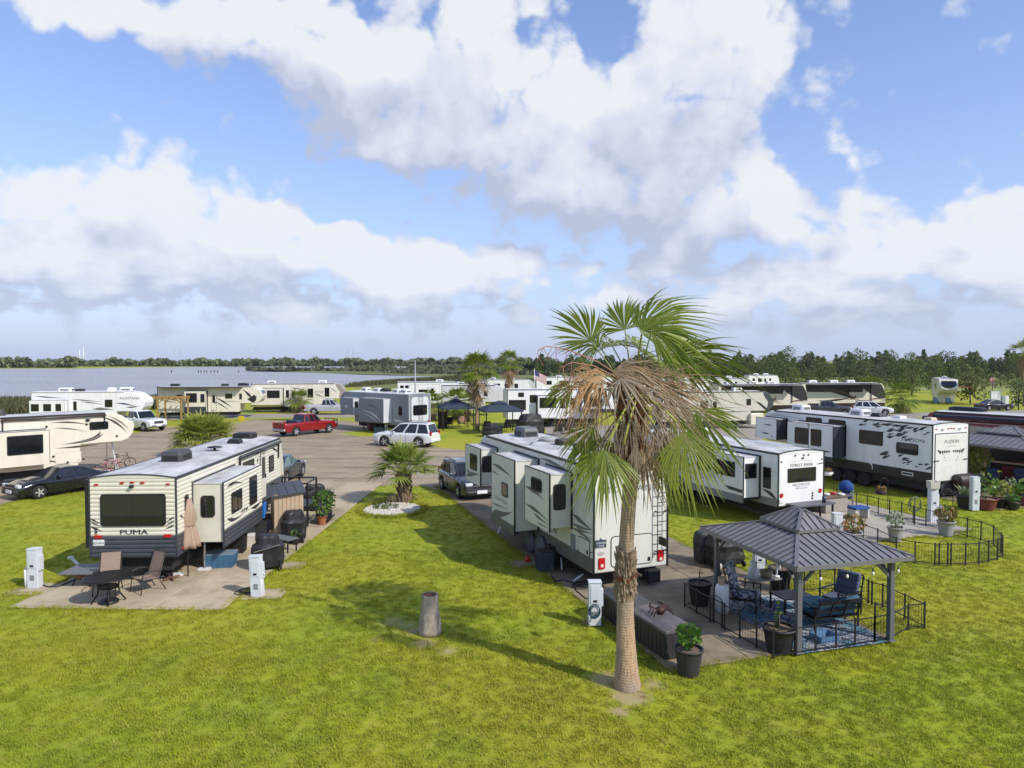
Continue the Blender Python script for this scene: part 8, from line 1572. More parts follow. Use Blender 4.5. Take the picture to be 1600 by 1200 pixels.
def lounge(label, loc, yaw, cush, w=.68, tall=1.02, name='lounge_chair', cat='chair', back=None, tufts=True):
    t = thing(name, label, cat, (loc[0], loc[1], .062), yaw, 'lounge seats under the gazebo'); h = w/2    # faces -y
    for s in (-1, 1):
        x = s*(h+.03)
        for y, z_ in ((-.36, .60), (.34, .60)): m_ = MB(); m_.bar((x, y, 0), (x, y, z_), .035); m_.build('leg', BLACKM, t)
        m_ = MB(); m_.bar((x, -.38, .61), (x, .40, .61), .05, .03); m_.build('armrest', BLACKM, t); m_ = MB(); m_.bar((x, -.36, .12), (x, .34, .52), .02); m_.bar((x, .34, .12), (x, -.36, .52), .02); m_.bar((x, -.36, .33), (x, .34, .30), .03); m_.build('side_brace', BLACKM, t)
    m_ = MB(); m_.bar((-h, -.36, .32), (h, -.36, .32), .03); m_.bar((-h, .34, .30), (h, .34, .30), .03); m_.box(-h, h, -.34, .34, .29, .31); m_.build('seat_frame', BLACKM, t)
    nb = max(2, int(w/.55)+1)
    fr = MB()
    for k in range(nb+1): x = lerp(-h, h, k/nb); fr.bar((x, .32, .3), (x, .50, tall-.06), .03)
    for z_ in (.5, .7, tall-.06): yy = lerp(.32, .50, (z_-.3)/(tall-.36)); fr.bar((-h, yy, z_), (h, yy, z_), .035)
    fr.build('back_frame', BLACKM, t)
    m_ = MB(); m_.box(-h+.02, h-.02, -.38, .30, .33, .46); m_.build('seat_cushion', cush, t, bevel=.04)
    nbk = max(1, round(w/.66))
    for i in range(nbk):
        x0, x1 = lerp(-h, h, i/nbk)+.02, lerp(-h, h, (i+1)/nbk)-.02
        segs = 3 if tufts else 1
        for k in range(segs):
            z0_, z1_ = lerp(.46, tall, k/segs), lerp(.46, tall, (k+1)/segs); y0_, y1_ = lerp(.30, .46, k/segs), lerp(.30, .46, (k+1)/segs)
            m_ = MB(); m_.add([(x0, y0_-.12, z0_), (x1, y0_-.12, z0_), (x1, y0_, z0_), (x0, y0_, z0_), (x0, y1_-.12, z1_), (x1, y1_-.12, z1_), (x1, y1_, z1_), (x0, y1_, z1_)], [(3, 2, 1, 0), (4, 5, 6, 7), (0, 1, 5, 4), (1, 2, 6, 5), (2, 3, 7, 6), (3, 0, 4, 7)]); m_.build('back_cushion', back or cush, t, bevel=.035)
    return t
c = G(1163, 953); lounge('lounge chair with blue and white patterned cushion facing the rug', c, radians(62), PATC, tall=1.18)
c = G(1313, 960); lounge('lounge chair with plain denim blue cushion, right side of the rug', c, radians(-58), BLUC, tall=1.05)
c = G(1292, 979); ls = lounge('striped loveseat with its back to the lawn', c, radians(196-0), STRIPE, w=1.25, tall=.82, name='loveseat', cat='loveseat', tufts=False)
m_ = MB(); m_.box(-.36, .36, -.27, .27, 0, .13); tag(m_.build('loose_cushion', TURQ, loc=(c.x-.30, c.y+.10, .55), rz=YGZ, bevel=.05), 'loose turquoise cushion lying on the loveseat', 'cushion')
c = G(1237, 956); t = thing('coffee_table', 'low black slatted table between the gazebo seats', 'table', (c.x, c.y, .062), YGZ); 
for k in range(9): m_ = MB(); y = lerp(-.31, .31, k/8); m_.box(-.48, .48, y-.034, y+.034, .40, .43); m_.build('slat', BLACKM, t)
for x in (-.45, .45):
    for y in (-.3, .3): m_ = MB(); m_.bar((x, y, 0), (x, y, .4), .04); m_.build('leg', BLACKM, t)
bin_('tray', 'shallow blue plastic tray on the near edge of the rug', 1288, 1000, .55, .42, .16, P('clear_blue', (.10, .20, .34), .3), YGZ, cat='tray', z=.07)
# covered barbecues behind the gazebo
c = G(1130, 886); covered('covered_grill', 'wide black covered barbecue with white wheel behind the gazebo', 1132, 884, 1.25, .75, 1.12, YB, top=.9); covered('covered_grill', 'narrow charcoal covered smoker left of the wide barbecue', 1098, 878, .55, .6, 1.05, YB, mat=P('charcoal_cover', (.04, .042, .046), .6, bump=.3, bs=6), top=.95, wheels=False)
m_ = MB(); c = G(1122, 889, .055); m_.lathe([(.001, -.03), (.05, -.03), (.1, -.025), (.11, 0), (.1, .025), (.001, .03)], 16, (c.x, c.y-.1, .165), 'y'); tag(m_.build('trolley_wheel', P('offwhite_wheel', (.55, .53, .48), .6)), 'off-white wheel under the wide covered barbecue', 'wheel')
m_ = MB(); c = G(1091, 875, .055); m_.lathe([(.11, 0), (.13, .28), (.14, .3), (.12, .3), (.001, .25)], 14, (c.x, c.y, .055)); tag(m_.build('bucket', RVW), 'small white bucket in front of the charcoal covered smoker', 'bucket')
# by the wheels of the pale fifth wheel
bin_('tote_box', 'dark blue-grey tote box by the wheels of the pale fifth wheel', 851, 890, .5, .45, .6, P('navy_grey', (.05, .065, .085), .5), YB, lid=BLKP, ribs=True); bin_('cooler', 'black cooler with pale handle behind the tote box', 866, 884, .4, .4, .7, BLKP, YB, cat='cooler')
m_ = MB(); m_.tube([G(876, 862, .5), G(878, 890, .06)], .03, 7); tag(m_.build('sewer_pipe', MATS['white_pipe']), 'white waste pipe standing behind the tote box', 'pipe')
m_ = MB(); m_.tube([G(896, 908, .1), G(911, 897, .3)], .03, 7); tag(m_.build('jack_handle', MATS['white_pipe']), 'white pole leaning under the rear of the pale fifth wheel', 'pole')
for px_, py_, mt, lab in ((824, 879, P('red_plastic', (.45, .03, .02), .4), 'red plastic cap on the small slab by the wheels'), (838, 872, MATS['rusty_iron'], 'dark red wheel chock by the covered wheels')): m_ = MB(); c = G(px_, py_); m_.lathe([(.1, 0), (.1, .1), (.05, .16), (.001, .17)], 10, (c.x, c.y, .05)); tag(m_.build('wheel_chock' if 'chock' in lab else 'plastic_cap', mt), lab, 'chock' if 'chock' in lab else 'cap')
# ---------------------------------------------------------------- patio of the white trailer
c = G(1300, 800); t = thing('patio_table', 'long grey-brown fire table with red items between two blue chairs', 'table', (c.x-.1, c.y, .055), YD); TT = P('weathered_wood', (.20, .13, .09), .7, var=.3)
for k in range(4): m_ = MB(); x = lerp(-.6, .6, k/3); m_.box(x-.19, x+.19, -.45, .45, .68, .72); m_.build('plank', TT, t)
m_ = MB(); m_.box(-.65, .65, -.38, .38, .02, .68); m_.build('base', P('greige_panel', (.30, .27, .23), .7), t)
for k, (x, y, mt) in enumerate(((-.5, .1, REDL), (-.2, -.1, P('white_ceramic', (.7, .7, .68), .3)), (.2, .15, REDL), (.45, -.15, MATS['white_ceramic']))): m_ = MB(); m_.lathe([(.001, 0), (.12, .0), (.15, .09), (.13, .09), (.001, .03)], 12); tag(m_.build('dish', mt, loc=(c.x-.1+x, c.y+y, .777)), ('red dish at the left end of the fire table', 'white dish left of centre on the fire table', 'red dish right of centre on the fire table', 'white dish at the right end of the fire table')[k], 'dish')
BLUEC = P('royal_blue_cushion', (.015, .07, .26), .8, var=.2)
for px_, py_, lab, ya in ((1273, 802, 'garden chair with royal blue cushion left of the fire table', .9), (1321, 790, 'garden chair with royal blue cushion behind the fire table', -.5)):
    c = G(px_, py_); t = thing('garden_chair', lab, 'chair', (c.x, c.y, .055), ya, 'blue cushioned chairs at the fire table')
    for sx in (-1, 1):
        for sy in (-1, 1): m_ = MB(); m_.bar((sx*.3, sy*.3, 0), (sx*.3, sy*.3, .6 if sy < 0 else .9), .05); m_.build('leg', P('pale_frame', (.5, .48, .44), .6), t)
    m_ = MB(); m_.box(-.3, .3, -.3, .3, .32, .48); m_.build('seat_cushion', BLUEC, t, bevel=.06); m_ = MB(); m_.lathe([(.001, -.1), (.30, -.07), (.33, 0), (.30, .07), (.001, .1)], 14, (0, .28, .78), 'y'); m_.build('back_cushion', BLUEC, t)
c = G(1341, 812); t = thing('bench', 'pale bench with royal blue pad at the right end of the fire table', 'bench', (c.x, c.y, .055), YD); m_ = MB(); m_.box(-.4, .4, -.25, .25, .42, .52); m_.build('pad', BLUEC, t, bevel=.03)
for sx in (-1, 1): m_ = MB(); m_.box(sx*.36-.04, sx*.36+.04, -.22, .22, 0, .42); m_.build('leg', MATS['pale_frame'], t)
c = G(1268, 822); t = thing('counter', 'dark counter table with black tumbler behind the gazebo roof', 'table', (c.x, c.y, .055), YD); m_ = MB(); m_.box(-1.1, .9, -.4, .4, .86, .92); m_.build('counter_top', P('slate_top', (.09, .095, .11), .5), t)
for x in (-1, .8):
    for y in (-.32, .32): m_ = MB(); m_.bar((x, y, 0), (x, y, .86), .06); m_.build('leg', BLACKM, t)
m_ = MB(); m_.lathe([(.07, 0), (.085, .25), (.001, .26)], 12); tag(m_.build('tumbler', P('navy_tumbler', (.02, .035, .07), .3), loc=(c.x+.5, c.y, .98)), 'navy tumbler on the dark counter table', 'tumbler')
c = G(1296, 846); m_ = MB(); m_.lathe([(.16, -.2), (.2, -.1), (.2, .1), (.16, .2)], 16, (0, 0, .5), 'x'); tag(m_.build('hose_reel', P('orange_hose', (.42, .12, .04), .5), loc=(c.x+.55, c.y+.2, .05)), 'orange hose reel beside the post above the gazebo roof', 'hose reel')
c = G(1290, 850); bin_('crate', 'dark red crate of drinks left of the post above the gazebo roof', 1288, 850, .55, .5, .5, REDP, YD)
potted('croton in a ribbed grey pot just right of the post above the gazebo roof', 1333, 853, .30, .50, GPOT, LEAFR, .45, 170, .16, seed=21, tall=.7, ribs=16)
potted('sage-green bush in a ribbed grey pot alone on the pale patio', 1399, 845, .27, .52, GPOT, LEAFS, .34, 190, .12, seed=22, tall=.6, ribs=16)
potted('croton in a ribbed grey pot at the right corner of the pale patio', 1478, 836, .30, .55, GPOT, LEAFR, .42, 180, .15, seed=23, tall=.6, ribs=16)
def hook(label, px, py, h, side, basket, pm, leaf, lab2):
    c = G(px, py); t = thing('shepherd_hook', label, 'garden hook', (c.x, c.y, 0)); m_ = MB(); m_.tube([(0, 0, 0), (0, 0, h-.2), (side*.06, 0, h-.04), (side*.22, 0, h), (side*.34, 0, h-.1), (side*.32, 0, h-.2)], .014, 6); m_.build('pole', BLACKM, t)
    b = thing('hanging_basket', lab2, 'hanging basket', (c.x+side*.32, c.y, h-.25), 0, 'hanging baskets by the curved fence'); m_ = MB(); z0_ = -basket
    m_.lathe([(.001, z0_-.22), (.18, z0_-.2), (.26, z0_-.02), (.24, z0_-.02), (.001, z0_-.08)], 14); m_.build('pot', pm, b); m_ = MB()
    for a in (0, 2.1, 4.2): m_.tube([(.25*cos(a), .25*sin(a), z0_-.02), (0, 0, .05)], .006, 4)
    m_.build('chain', BLACKM, b); f = MB(); leaves(f, (0, 0, z0_+.08), .24, 60, .12, int(px), .6); f.build('foliage', leaf, b, kind='stuff')
hook('black garden hook with dark hanging pot beside the curved fence', 1387, 798, 1.5, -1, .3, P('dark_coir', (.05, .035, .03), .9), LEAFR, 'dark pot of reddish plants on the middle garden hook')
hook('black garden hook leaning by the right side of the white trailer', 1303, 770, 1.7, -1, .35, RVW, LEAFR, 'white pot on the hook by the white trailer')
hook('black garden hook at the right end of the pale patio', 1488, 825, 1.6, -1, .8, RVW, LEAFG, 'white planter on the hook by the corner croton')
coil(1428, 815, 'grey-green garden hose coiled on its stake by the curved fence', .28, P('hose_green', (.06, .09, .07), .5), .75); m_ = MB(); c = G(1429, 822); m_.tube([(c.x, c.y, 0), (c.x, c.y, 1.15)], .025, 6); tag(m_.build('hose_stake', BLACKM), 'black stake carrying the garden hose coil', 'stake')
c = G(1263, 800); t = thing('flag_pole', 'thin grey pole standing in front of the white trailer rear window', 'pole', (c.x, c.y, .05)); m_ = MB(); m_.tube([(0, 0, 0), (0, 0, 3.9)], .045, 8); m_.build('shaft', P('galvanised', (.2, .2, .21), .5, metal=.5), t); m_ = MB(); m_.tube([(-.08, 0, 3.9), (.08, 0, 3.9)], .05, 6); m_.build('bracket', MATS['galvanised'], t)
bx = bin_('carton', 'pale box on top of the post behind the curved fence', 1457, 815, .4, .35, .3, MATS['offwhite_plastic'], 0); bx.location.z = 1.47
# by the toy hauler
c = G(1357, 750); t = thing('satellite_dish', 'grey satellite dish on a tripod beside the toy hauler wheels', 'satellite dish', (c.x, c.y, .02)); m_ = MB(); v_ = []
m_.lathe([(.001, .0), (.25, .04), (.42, .12), (.43, .13), (.25, .06), (.001, .02)], 20); d_ = m_.build('reflector', P('dish_grey', (.32, .33, .35), .5), t); d_.location = (0, 0, .95); d_.rotation_euler = (radians(62), 0, radians(-25))
for a in (.3, 2.4, 4.5): m_ = MB(); m_.tube([(0, 0, .85), (.4*cos(a), .4*sin(a), 0)], .018, 5); m_.build('leg', STEEL, t)
m_ = MB(); m_.tube([(0, 0, .9), (.05, -.5, 1.05)], .012, 5); m_.build('feed_arm', STEEL, t)
c = G(1394, 757); m_ = MB(); m_.lathe([(.2, 0), (.2, .2), (.12, .26), (.14, .4), (.08, .5), (.03, .58), (.001, .66)], 12, (c.x, c.y, 0)); tag(m_.build('garden_lantern', P('stone_grey', (.33, .31, .27), .9)), 'small stone garden lantern in front of the toy hauler', 'lantern')
covered('covered_grill', 'charcoal covered grill at the rear corner of the toy hauler', 1474, 774, 1.2, .85, 1.35, .3, mat=MATS['charcoal_cover'], top=.6)
c = G(1512, 778); t = thing('barrel_smoker', 'dark red-brown barrel smoker beside the charcoal covered grill', 'smoker', (c.x, c.y, .05), .35); m_ = MB(); m_.lathe([(.001, -.85), (.3, -.82), (.33, -.75), (.33, .1), (.3, .17), (.001, .2)], 18, (0, 0, .85), 'x'); m_.build('barrel', P('smoker_brown', (.06, .035, .03), .5, var=.4), t); m_ = MB(); m_.lathe([(.001, .22), (.3, .23), (.32, .3), (.32, .8), (.001, .86)], 18, (0, 0, .8), 'x'); m_.build('firebox', BLACK, t)
for x in (-.7, .6): m_ = MB(); m_.bar((x, -.25, 0), (x, -.2, .7), .06); m_.bar((x, .25, 0), (x, .2, .7), .06); m_.build('leg', BLACK, t)
potted('spiky agave in a black pot left of the post among the potted plants', 1508, 793, .38, .55, BLKP, LEAFS, .75, 26, .11, seed=31, kind='spike')
potted('tall stalked plant in a dark red bowl right of the post', 1540, 795, .48, .5, REDP, LEAFG, .5, 90, .2, seed=32, tall=1.2)
potted('yellow-green leafy plant in a black tub among the pots at right', 1562, 792, .34, .42, BLKP, LEAFY, .52, 170, .2, seed=33, tall=.8)
potted('yellow-green hanging foliage plant behind the post at right', 1530, 760, .3, .6, BLKP, LEAFY, .6, 150, .26, seed=34, tall=1.6)
potted('green strap-leaved plant in a blue pot by the right edge', 1592, 786, .3, .42, MATS['bright_blue'], LEAFG, .9, 34, .1, seed=35, kind='spike')
potted('pale plant in a white pot behind the yellow-green tub', 1577, 783, .25, .4, RVW, LEAFS, .4, 90, .16, seed=36, tall=.8)
potted('low plant in a square black planter at the right edge', 1583, 795, .3, .32, BLKP, LEAFG, .34, 90, .16, seed=37, tall=.4)
potted('leafy plant in a plum pot at the extreme right edge', 1602, 790, .3, .45, REDP, LEAFG, .5, 110, .18, seed=38, tall=.8)
gazebo('gazebo', 'brown-grey gazebo roof at the right edge with tan curtains below', (26.4, 37.2), YE, 3.6, 4.6, 2.35, 3.25)
TANC = P('tan_curtain', (.36, .26, .17), .85, var=.2, vs=2)
for k, (x0, x1) in enumerate(((-1.6, -.2), (.0, 1.5))):
    m_ = MB(); n = 28; v_ = [(lerp(x0, x1, i/n), .06*sin(i*1.3), z) for z in (.15, 2.2) for i in range(n+1)]; m_.add(v_, [(i, i+1, n+2+i, n+1+i) for i in range(n)], 0, True); o = m_.build('curtain', TANC, loc=(26.4-sin(YE)*2.2, 37.2+cos(YE)*2.2, .06), rz=YE); tag(o, ('tan curtain on the left half of the right edge gazebo back', 'tan curtain on the right half of the right edge gazebo back')[k], 'curtain', 'curtains of the right edge gazebo')
m_ = MB(); m_.box(-3.6, .2, -.03, .03, 0, 1.25); o = m_.build('privacy_screen', TANC, loc=(24.0, 40.5, .05), rz=YE); tag(o, 'tan fabric screen behind the barrel smoker', 'screen')
for px_, py_, lab, mt, ya in ((1560, 768, 'folding chair with dark blue cushions behind the potted plants', P('navy_cushion', (.025, .04, .09), .8), .3), (1580, 764, 'dark red camp chair beside the dark blue chair', P('dark_red_cloth', (.18, .02, .03), .8), -.2), (1601, 768, 'dark blue padded chair at the right edge', MATS['navy_cushion'], .1)):
    lounge(lab, G(px_, py_), ya, mt, tall=1.1)
# ---------------------------------------------------------------- canopies and things of the middle distance
NAVYC = P('navy_canopy', (.03, .045, .075), .8, var=.2)
def canopy(label, px0, px1, d, eave=2.25, top=3.0):
    x0, x1 = (px0-800)*d/FPX, (px1-800)*d/FPX; w = x1-x0; t = thing('canopy', label, 'canopy', ((x0+x1)/2, d, 0), .25, 'navy garden canopies'); h = w/2*.86
    m_ = MB(); n = 4; z_ = [(1, eave), (.62, lerp(eave, top, .45)), (.32, lerp(eave, top, .72))]
    v = [(s[0]*h*k, s[1]*h*k, z) for k, z in z_ for s in ((-1, -1), (1, -1), (1, 1), (-1, 1))]; m_.add(v, [(i*4+j, i*4+(j+1) % 4, i*4+4+(j+1) % 4, i*4+4+j) for i in range(2) for j in range(4)]+[(8, 9, 10, 11)]); m_.build('canopy_roof', NAVYC, t)
    m_ = MB(); v = [(s[0]*h*.38, s[1]*h*.38, top-.16) for s in ((-1, -1), (1, -1), (1, 1), (-1, 1))]+[(s[0]*h*.05, s[1]*h*.05, top+.08) for s in ((-1, -1), (1, -1), (1, 1), (-1, 1))]; m_.add(v, [(j, (j+1) % 4, 4+(j+1) % 4, 4+j) for j in range(4)]+[(4, 5, 6, 7), (3, 2, 1, 0)]); m_.build('vent_roof', NAVYC, t)
    m_ = MB()
    for a, b_ in (((-1, -1), (1, -1)), ((1, -1), (1, 1)), ((1, 1), (-1, 1)), ((-1, 1), (-1, -1))): m_.bar((a[0]*h, a[1]*h, eave-.07), (b_[0]*h, b_[1]*h, eave-.07), .02, .16)
    m_.build('valance', NAVYC, t)
    for sx in (-1, 1):
        for sy in (-1, 1): m_ = MB(); m_.bar((sx*h*.92, sy*h*.92, 0), (sx*h*.92, sy*h*.92, eave), .09); m_.build('post', BLACKM, t)
canopy('navy canopy with two-tier top, left of the pair by the middle palm', 682, 742, 70); canopy('navy canopy with two-tier top, right of the pair by the middle palm', 746, 816, 66)
DARKF = P('dark_wicker', (.03, .026, .024), .7, var=.3)
for px_, py_, lab, mt in ((700, 668, 'dark wicker seat under the left navy canopy', DARKF), (722, 667, 'brown wicker seat with tan pad under the left navy canopy', P('tan_pad', (.30, .19, .11), .8)), (760, 676, 'dark wicker seat under the right navy canopy', DARKF), (790, 674, 'second dark wicker seat under the right navy canopy near the covered buggy', DARKF), (872, 680, 'black chair on the lot left of the palm crown', BLACKM), (888, 678, 'black chair on the lot right beside its twin', BLACKM)):
    lounge(lab, G(px_, py_), random.uniform(-.6, .6), mt, tall=1.0)
covered('covered_buggy', 'black covered golf buggy right of the navy canopies', 829, 680, 2.6, 1.5, 1.95, .5, cat='covered buggy', wheels=False, top=.82, z=.01); covered('covered_grill', 'round black covered grill under the right navy canopy', 770, 682, 1.8, 1.2, 1.2, .2, wheels=False, top=.6, z=.01)
bin_('wicker_cabinet', 'brown wicker cabinet at the left navy canopy post', 692, 668, .9, .6, 1.6, P('wicker_red', (.09, .045, .035), .8, var=.4), .2, cat='cabinet', z=.01, taper=1)
c = G(649, 664); t = thing('street_lamp', 'tall grey lamp post behind the white wagon', 'lamp post', (c.x, c.y, 0)); m_ = MB(); m_.tube([(0, 0, 0), (0, 0, 6.9)], .09, 10, r1=.06); m_.build('pole', P('lamp_grey', (.30, .31, .33), .5, metal=.4), t); m_ = MB(); m_.bar((0, 0, 6.8), (-1.5, .1, 6.85), .06); m_.build('arm', MATS['lamp_grey'], t); m_ = MB(); m_.box(-2.0, -1.35, -.03, .25, 6.78, 6.9); m_.build('lamp_head', BLACK, t)
c = G(833, 646); c = V((3.5, 110, 0)); t = thing('flag', 'faded striped flag on a short pole over the far trailer roofs', 'flag', (c.x, c.y, 0)); m_ = MB(); m_.tube([(0, 0, 0), (0, 0, 5.6)], .05, 6); m_.build('pole', RVW, t)
for k in range(13): m_ = MB(); z1_ = 5.3-.105*k; x0 = .75 if k < 7 else .05; m_.add([(x0, 0, z1_-x0*.45), (1.9, 0, z1_-.85), (1.9, .0, z1_-.955), (x0, .0, z1_-.105-x0*.45)], [(0, 1, 2, 3)]); m_.build('stripe', (P('flag_red', (.40, .06, .08), .8) if k % 2 == 0 else RVW), t)
m_ = MB(); m_.add([(.05, -.005, 5.3), (.75, -.005, 4.96), (.75, -.005, 4.23), (.05, -.005, 4.565)], [(3, 2, 1, 0)]); m_.build('canton', P('flag_blue', (.05, .06, .18), .8), t)
# timber pergola
PINE = P('pergola_pine', (.36, .23, .08), .7, var=.2); t = thing('pergola', 'yellow timber pergola at the left of the cream fifth wheel with zigzags', 'pergola', ((257-800)*81/FPX, 80.2, 0), radians(8))
for x in (-2.5, 0, 2.5):
    for y in (-1.2, 1.2): m_ = MB(); m_.bar((x, y, 0), (x, y, 2.5), .16); m_.bar((x, y, 2.0), (x+.5*(1 if x < 2 else -1), y, 2.45), .1); m_.build('post', PINE, t)
for y in (-1.25, 1.25): m_ = MB(); m_.bar((-2.7, y, 2.55), (2.7, y, 2.55), .08, .2); m_.build('beam', PINE, t)
for k in range(9): m_ = MB(); x = lerp(-2.6, 2.6, k/8); m_.bar((x, -1.5, 2.7), (x, 1.5, 2.7), .06, .12); m_.build('rafter', PINE, t)
# bicycles at the nose of the cream fifth wheel
def bike(label, px, py, yaw, col):
    c = G(px, py); t = thing('bicycle', label, 'bicycle', (c.x, c.y, .01), yaw, 'bicycles under the fifth wheel nose'); r = .33
    for x in (-.52, .52):
        m_ = MB(); n = 20; m_.tube([(x+r*cos(2*pi*k/n), 0, r+r*sin(2*pi*k/n)) for k in range(n+1)], .022, 5); w_ = m_.build('wheel', TYRE, t); m_ = MB()
        for k in range(8): m_.bar((x, 0, r), (x+r*cos(k*pi/4), 0, r+r*sin(k*pi/4)), .006)
        m_.build('spokes', STEEL, w_)
    m_ = MB()
    for a, b_ in (((-.52, r), (-.12, r)), ((-.52, r), (-.2, .78)), ((-.12, r), (-.22, .82)), ((-.12, r), (.38, .82)), ((-.2, .76), (.36, .84)), ((.52, r), (.36, .95))): m_.tube([(a[0], 0, a[1]), (b_[0], 0, b_[1])], .02, 5)
    m_.build('frame', col, t); m_ = MB(); m_.box(-.36, -.1, -.07, .07, .84, .9); m_.build('saddle', BLACK, t, bevel=.02); m_ = MB(); m_.tube([(.3, -.28, .98), (.38, 0, .98), (.3, .28, .98)], .015, 5); m_.build('handlebar', BLACK, t)
bike('pink bicycle, lower of the two under the cream fifth wheel nose', 173, 741, .5, P('pink_paint', (.5, .12, .16), .4)); bike('black bicycle, upper of the two under the cream fifth wheel nose', 189, 732, .3, BLACKM)
bin_('cooler', 'pink and white cooler beside the pink bicycle', 168, 745, .5, .35, .35, MATS['pink_paint'], .4, lid=RVW, z=.01, cat='cooler')
bin_('bucket', 'yellow bucket under the nose of the zigzag fifth wheel', 377, 657, .5, .5, .5, P('yellow_plastic', (.6, .42, .02), .5), 0, z=.01); bin_('cart', 'red garden cart beside the grey trailer wheels', 585, 672, 1.3, .7, .7, REDP, .6, z=.01, cat='cart'); bin_('lawn_mower', 'blue and black mower in front of the grey trailer', 592, 676, .9, .6, .5, P('mower_blue', (.04, .09, .16), .4), .3, z=.01, cat='mower')
for px_, py_, lab in ((1462, 633, 'blue round-backed chair left of the pair under the nose-on fifth wheel'), (1482, 633, 'blue round-backed chair right of the pair under the nose-on fifth wheel')): lounge(lab, G(px_, py_), -.4, P('steel_blue_cloth', (.05, .09, .16), .8), tall=1.05, w=.7)
# meter cabinets and sign at the far right
for px_, w, h, lab in ((1555, 1.5, 2.2, 'white double meter cabinet at the edge of the far lawn'), (1570, 1.0, 1.5, 'smaller white meter cabinet right of the double one')):
    c = G(px_, 634); t = thing('meter_cabinet', lab, 'cabinet', (c.x, c.y, 0)); 
    for k in range(2): m_ = MB(); m_.box(-w/2, w/2, -.15, .15, h*(.5*k)+.03, h*(.5*k+.5)); m_.build('door', RVW, t, bevel=.02)
    m_ = MB(); m_.bar((-w/2-.05, 0, 0), (-w/2-.05, 0, h+.3), .06); m_.bar((w/2+.05, 0, 0), (w/2+.05, 0, h+.3), .06); m_.build('frame', STEEL, t)
c = G(1550, 634); t = thing('signpost', 'tall thin post with small red and white sign at the far lawn', 'signpost', (c.x, c.y, 0)); m_ = MB(); m_.tube([(0, 0, 0), (0, 0, 4.2)], .05, 6); m_.build('post', WOOD, t); m_ = MB(); m_.box(-.35, .35, -.03, .03, 3.2, 4.3); m_.build('board', P('pinkish_sign', (.5, .25, .25), .6), t)
# chain-link fence across the far lawn
pts_ = [G(1515+22*k, 632) for k in range(8)]; t = thing('chain_link_fence', 'grey chain-link fence crossing the far right lawn', 'fence', (pts_[0].x, pts_[0].y, 0))
for q in pts_: m_ = MB(); e = q-pts_[0]; m_.bar(e, e+V((0, 0, 1.5)), .06); m_.build('post', STEEL, t)
for z_ in (.1, .8, 1.5): m_ = MB(); m_.bar((0, 0, z_), pts_[-1]-pts_[0]+V((0, 0, z_)), .03); m_.build('rail', STEEL, t)
# ---------------------------------------------------------------- far across the water
PYL = P('pylon_steel', (.35, .37, .42), .6)
def pylon(label, px, d, h, lattice=True, mat=None, grp='transmission pylons on the skyline', r=.25):
    x = (px-800)*d/FPX; t = thing('transmission_pylon', label, 'pylon', (x, d, 0), .3, grp); m_ = MB()
    if lattice:
        for s in (-1, 1): m_.bar((s*h*.09, 0, 0), (s*h*.012, 0, h), r)
        for k in range(9): z0_, z1_ = h*k/9, h*(k+1)/9; w0, w1 = h*lerp(.09, .012, k/9), h*lerp(.09, .012, (k+1)/9); m_.bar((-w0, 0, z0_), (w1, 0, z1_), r*.6); m_.bar((w0, 0, z0_), (-w1, 0, z1_), r*.6)
        m_.build('tower', mat or PYL, t)
        for z_ in (.72, .84, .95): m_ = MB(); m_.bar((-h*.13, 0, h*z_), (h*.13, 0, h*z_), r*.8); m_.build('cross_arm', mat or PYL, t)
    else: m_.tube([(0, 0, 0), (0, 0, h)], r*1.6, 8, r1=r*.8); m_.build('tower', mat or PYL, t)
pylon('white slim tower left of the white pair on the left skyline', 125, 1100, 25, False, RVW, 'white skyline towers', .5); pylon('white slim tower right of the white pair on the left skyline', 131, 1100, 29, False, RVW, 'white skyline towers', .5)
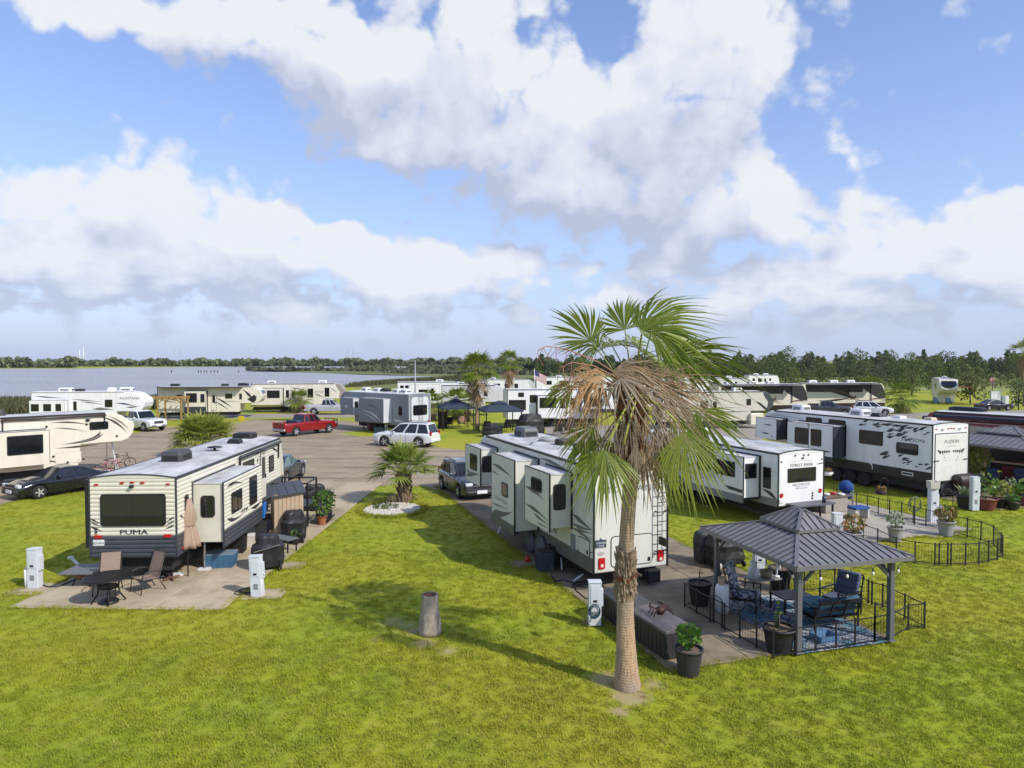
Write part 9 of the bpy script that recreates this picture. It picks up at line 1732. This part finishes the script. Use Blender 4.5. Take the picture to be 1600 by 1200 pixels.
for px_, d, h, lab in ((272, 1500, 34, 'faint lattice pylon, first of the low pair on the left skyline'), (282, 1500, 34, 'faint lattice pylon, second of the low pair on the left skyline'), (390, 1400, 34, 'lattice pylon, left of the tall pair'), (400, 1400, 34, 'lattice pylon, right of the tall pair'), (445, 1200, 33, 'lone dark mast on the skyline left of centre'), (543, 1100, 28, 'lattice pylon, left of the pair by the marsh'), (552, 1100, 28, 'lattice pylon, right of the pair by the marsh'), (618, 1300, 24, 'slim pylon above the marsh'), (626, 1300, 23, 'slim pylon just right of another above the marsh')): pylon(lab, px_, d, h, px_ != 445)
x = (624-800)*520/FPX; t = thing('hut', 'small white hut on the marsh across the water', 'hut', (x, 520, 0)); m_ = MB(); m_.box(-4.5, 4.5, -2, 2, 0, 2.6); m_.build('wall', RVW, t); m_ = MB(); m_.box(-4.8, 4.8, -2.3, 2.3, 2.6, 2.9); m_.build('roof', PYL, t)
for x in (-1.2, 1.2): m_ = MB(); m_.box(x-.5, x+.5, -2.03, -1.95, .8, 1.9); m_.build('window', GLASS, t)
# old piles standing in the lagoon
for k, px_ in enumerate((268, 310, 314, 319, 323, 330, 335, 340, 373)): x = (px_-800)*420/FPX; m_ = MB(); m_.tube([(0, 0, -.5), (0, 0, 1.3)], .3, 6); tag(m_.build('mooring_pile', WOOD, loc=(x, 420, 0)), ORD[k]+' dark mooring pile from the left in the lagoon', 'pile', 'mooring piles in the lagoon')
# ---------------------------------------------------------------- the air
m = bpy.data.materials.new('air'); m.use_nodes = True; nt = m.node_tree; nt.nodes.clear(); o_ = nt.nodes.new('ShaderNodeOutputMaterial'); pv = nt.nodes.new('ShaderNodeVolumePrincipled')
pv.inputs['Color'].default_value = (.86, .91, 1, 1); pv.inputs['Density'].default_value = .00006; pv.inputs['Anisotropy'].default_value = .2; nt.links.new(pv.outputs[0], o_.inputs['Volume'])
m_ = MB(); m_.box(-1800, 1800, -150, 2400, -1.0, 60); hz = m_.build('haze', m, kind='stuff'); tag(hz, 'thin pale haze over the far shore', 'haze')
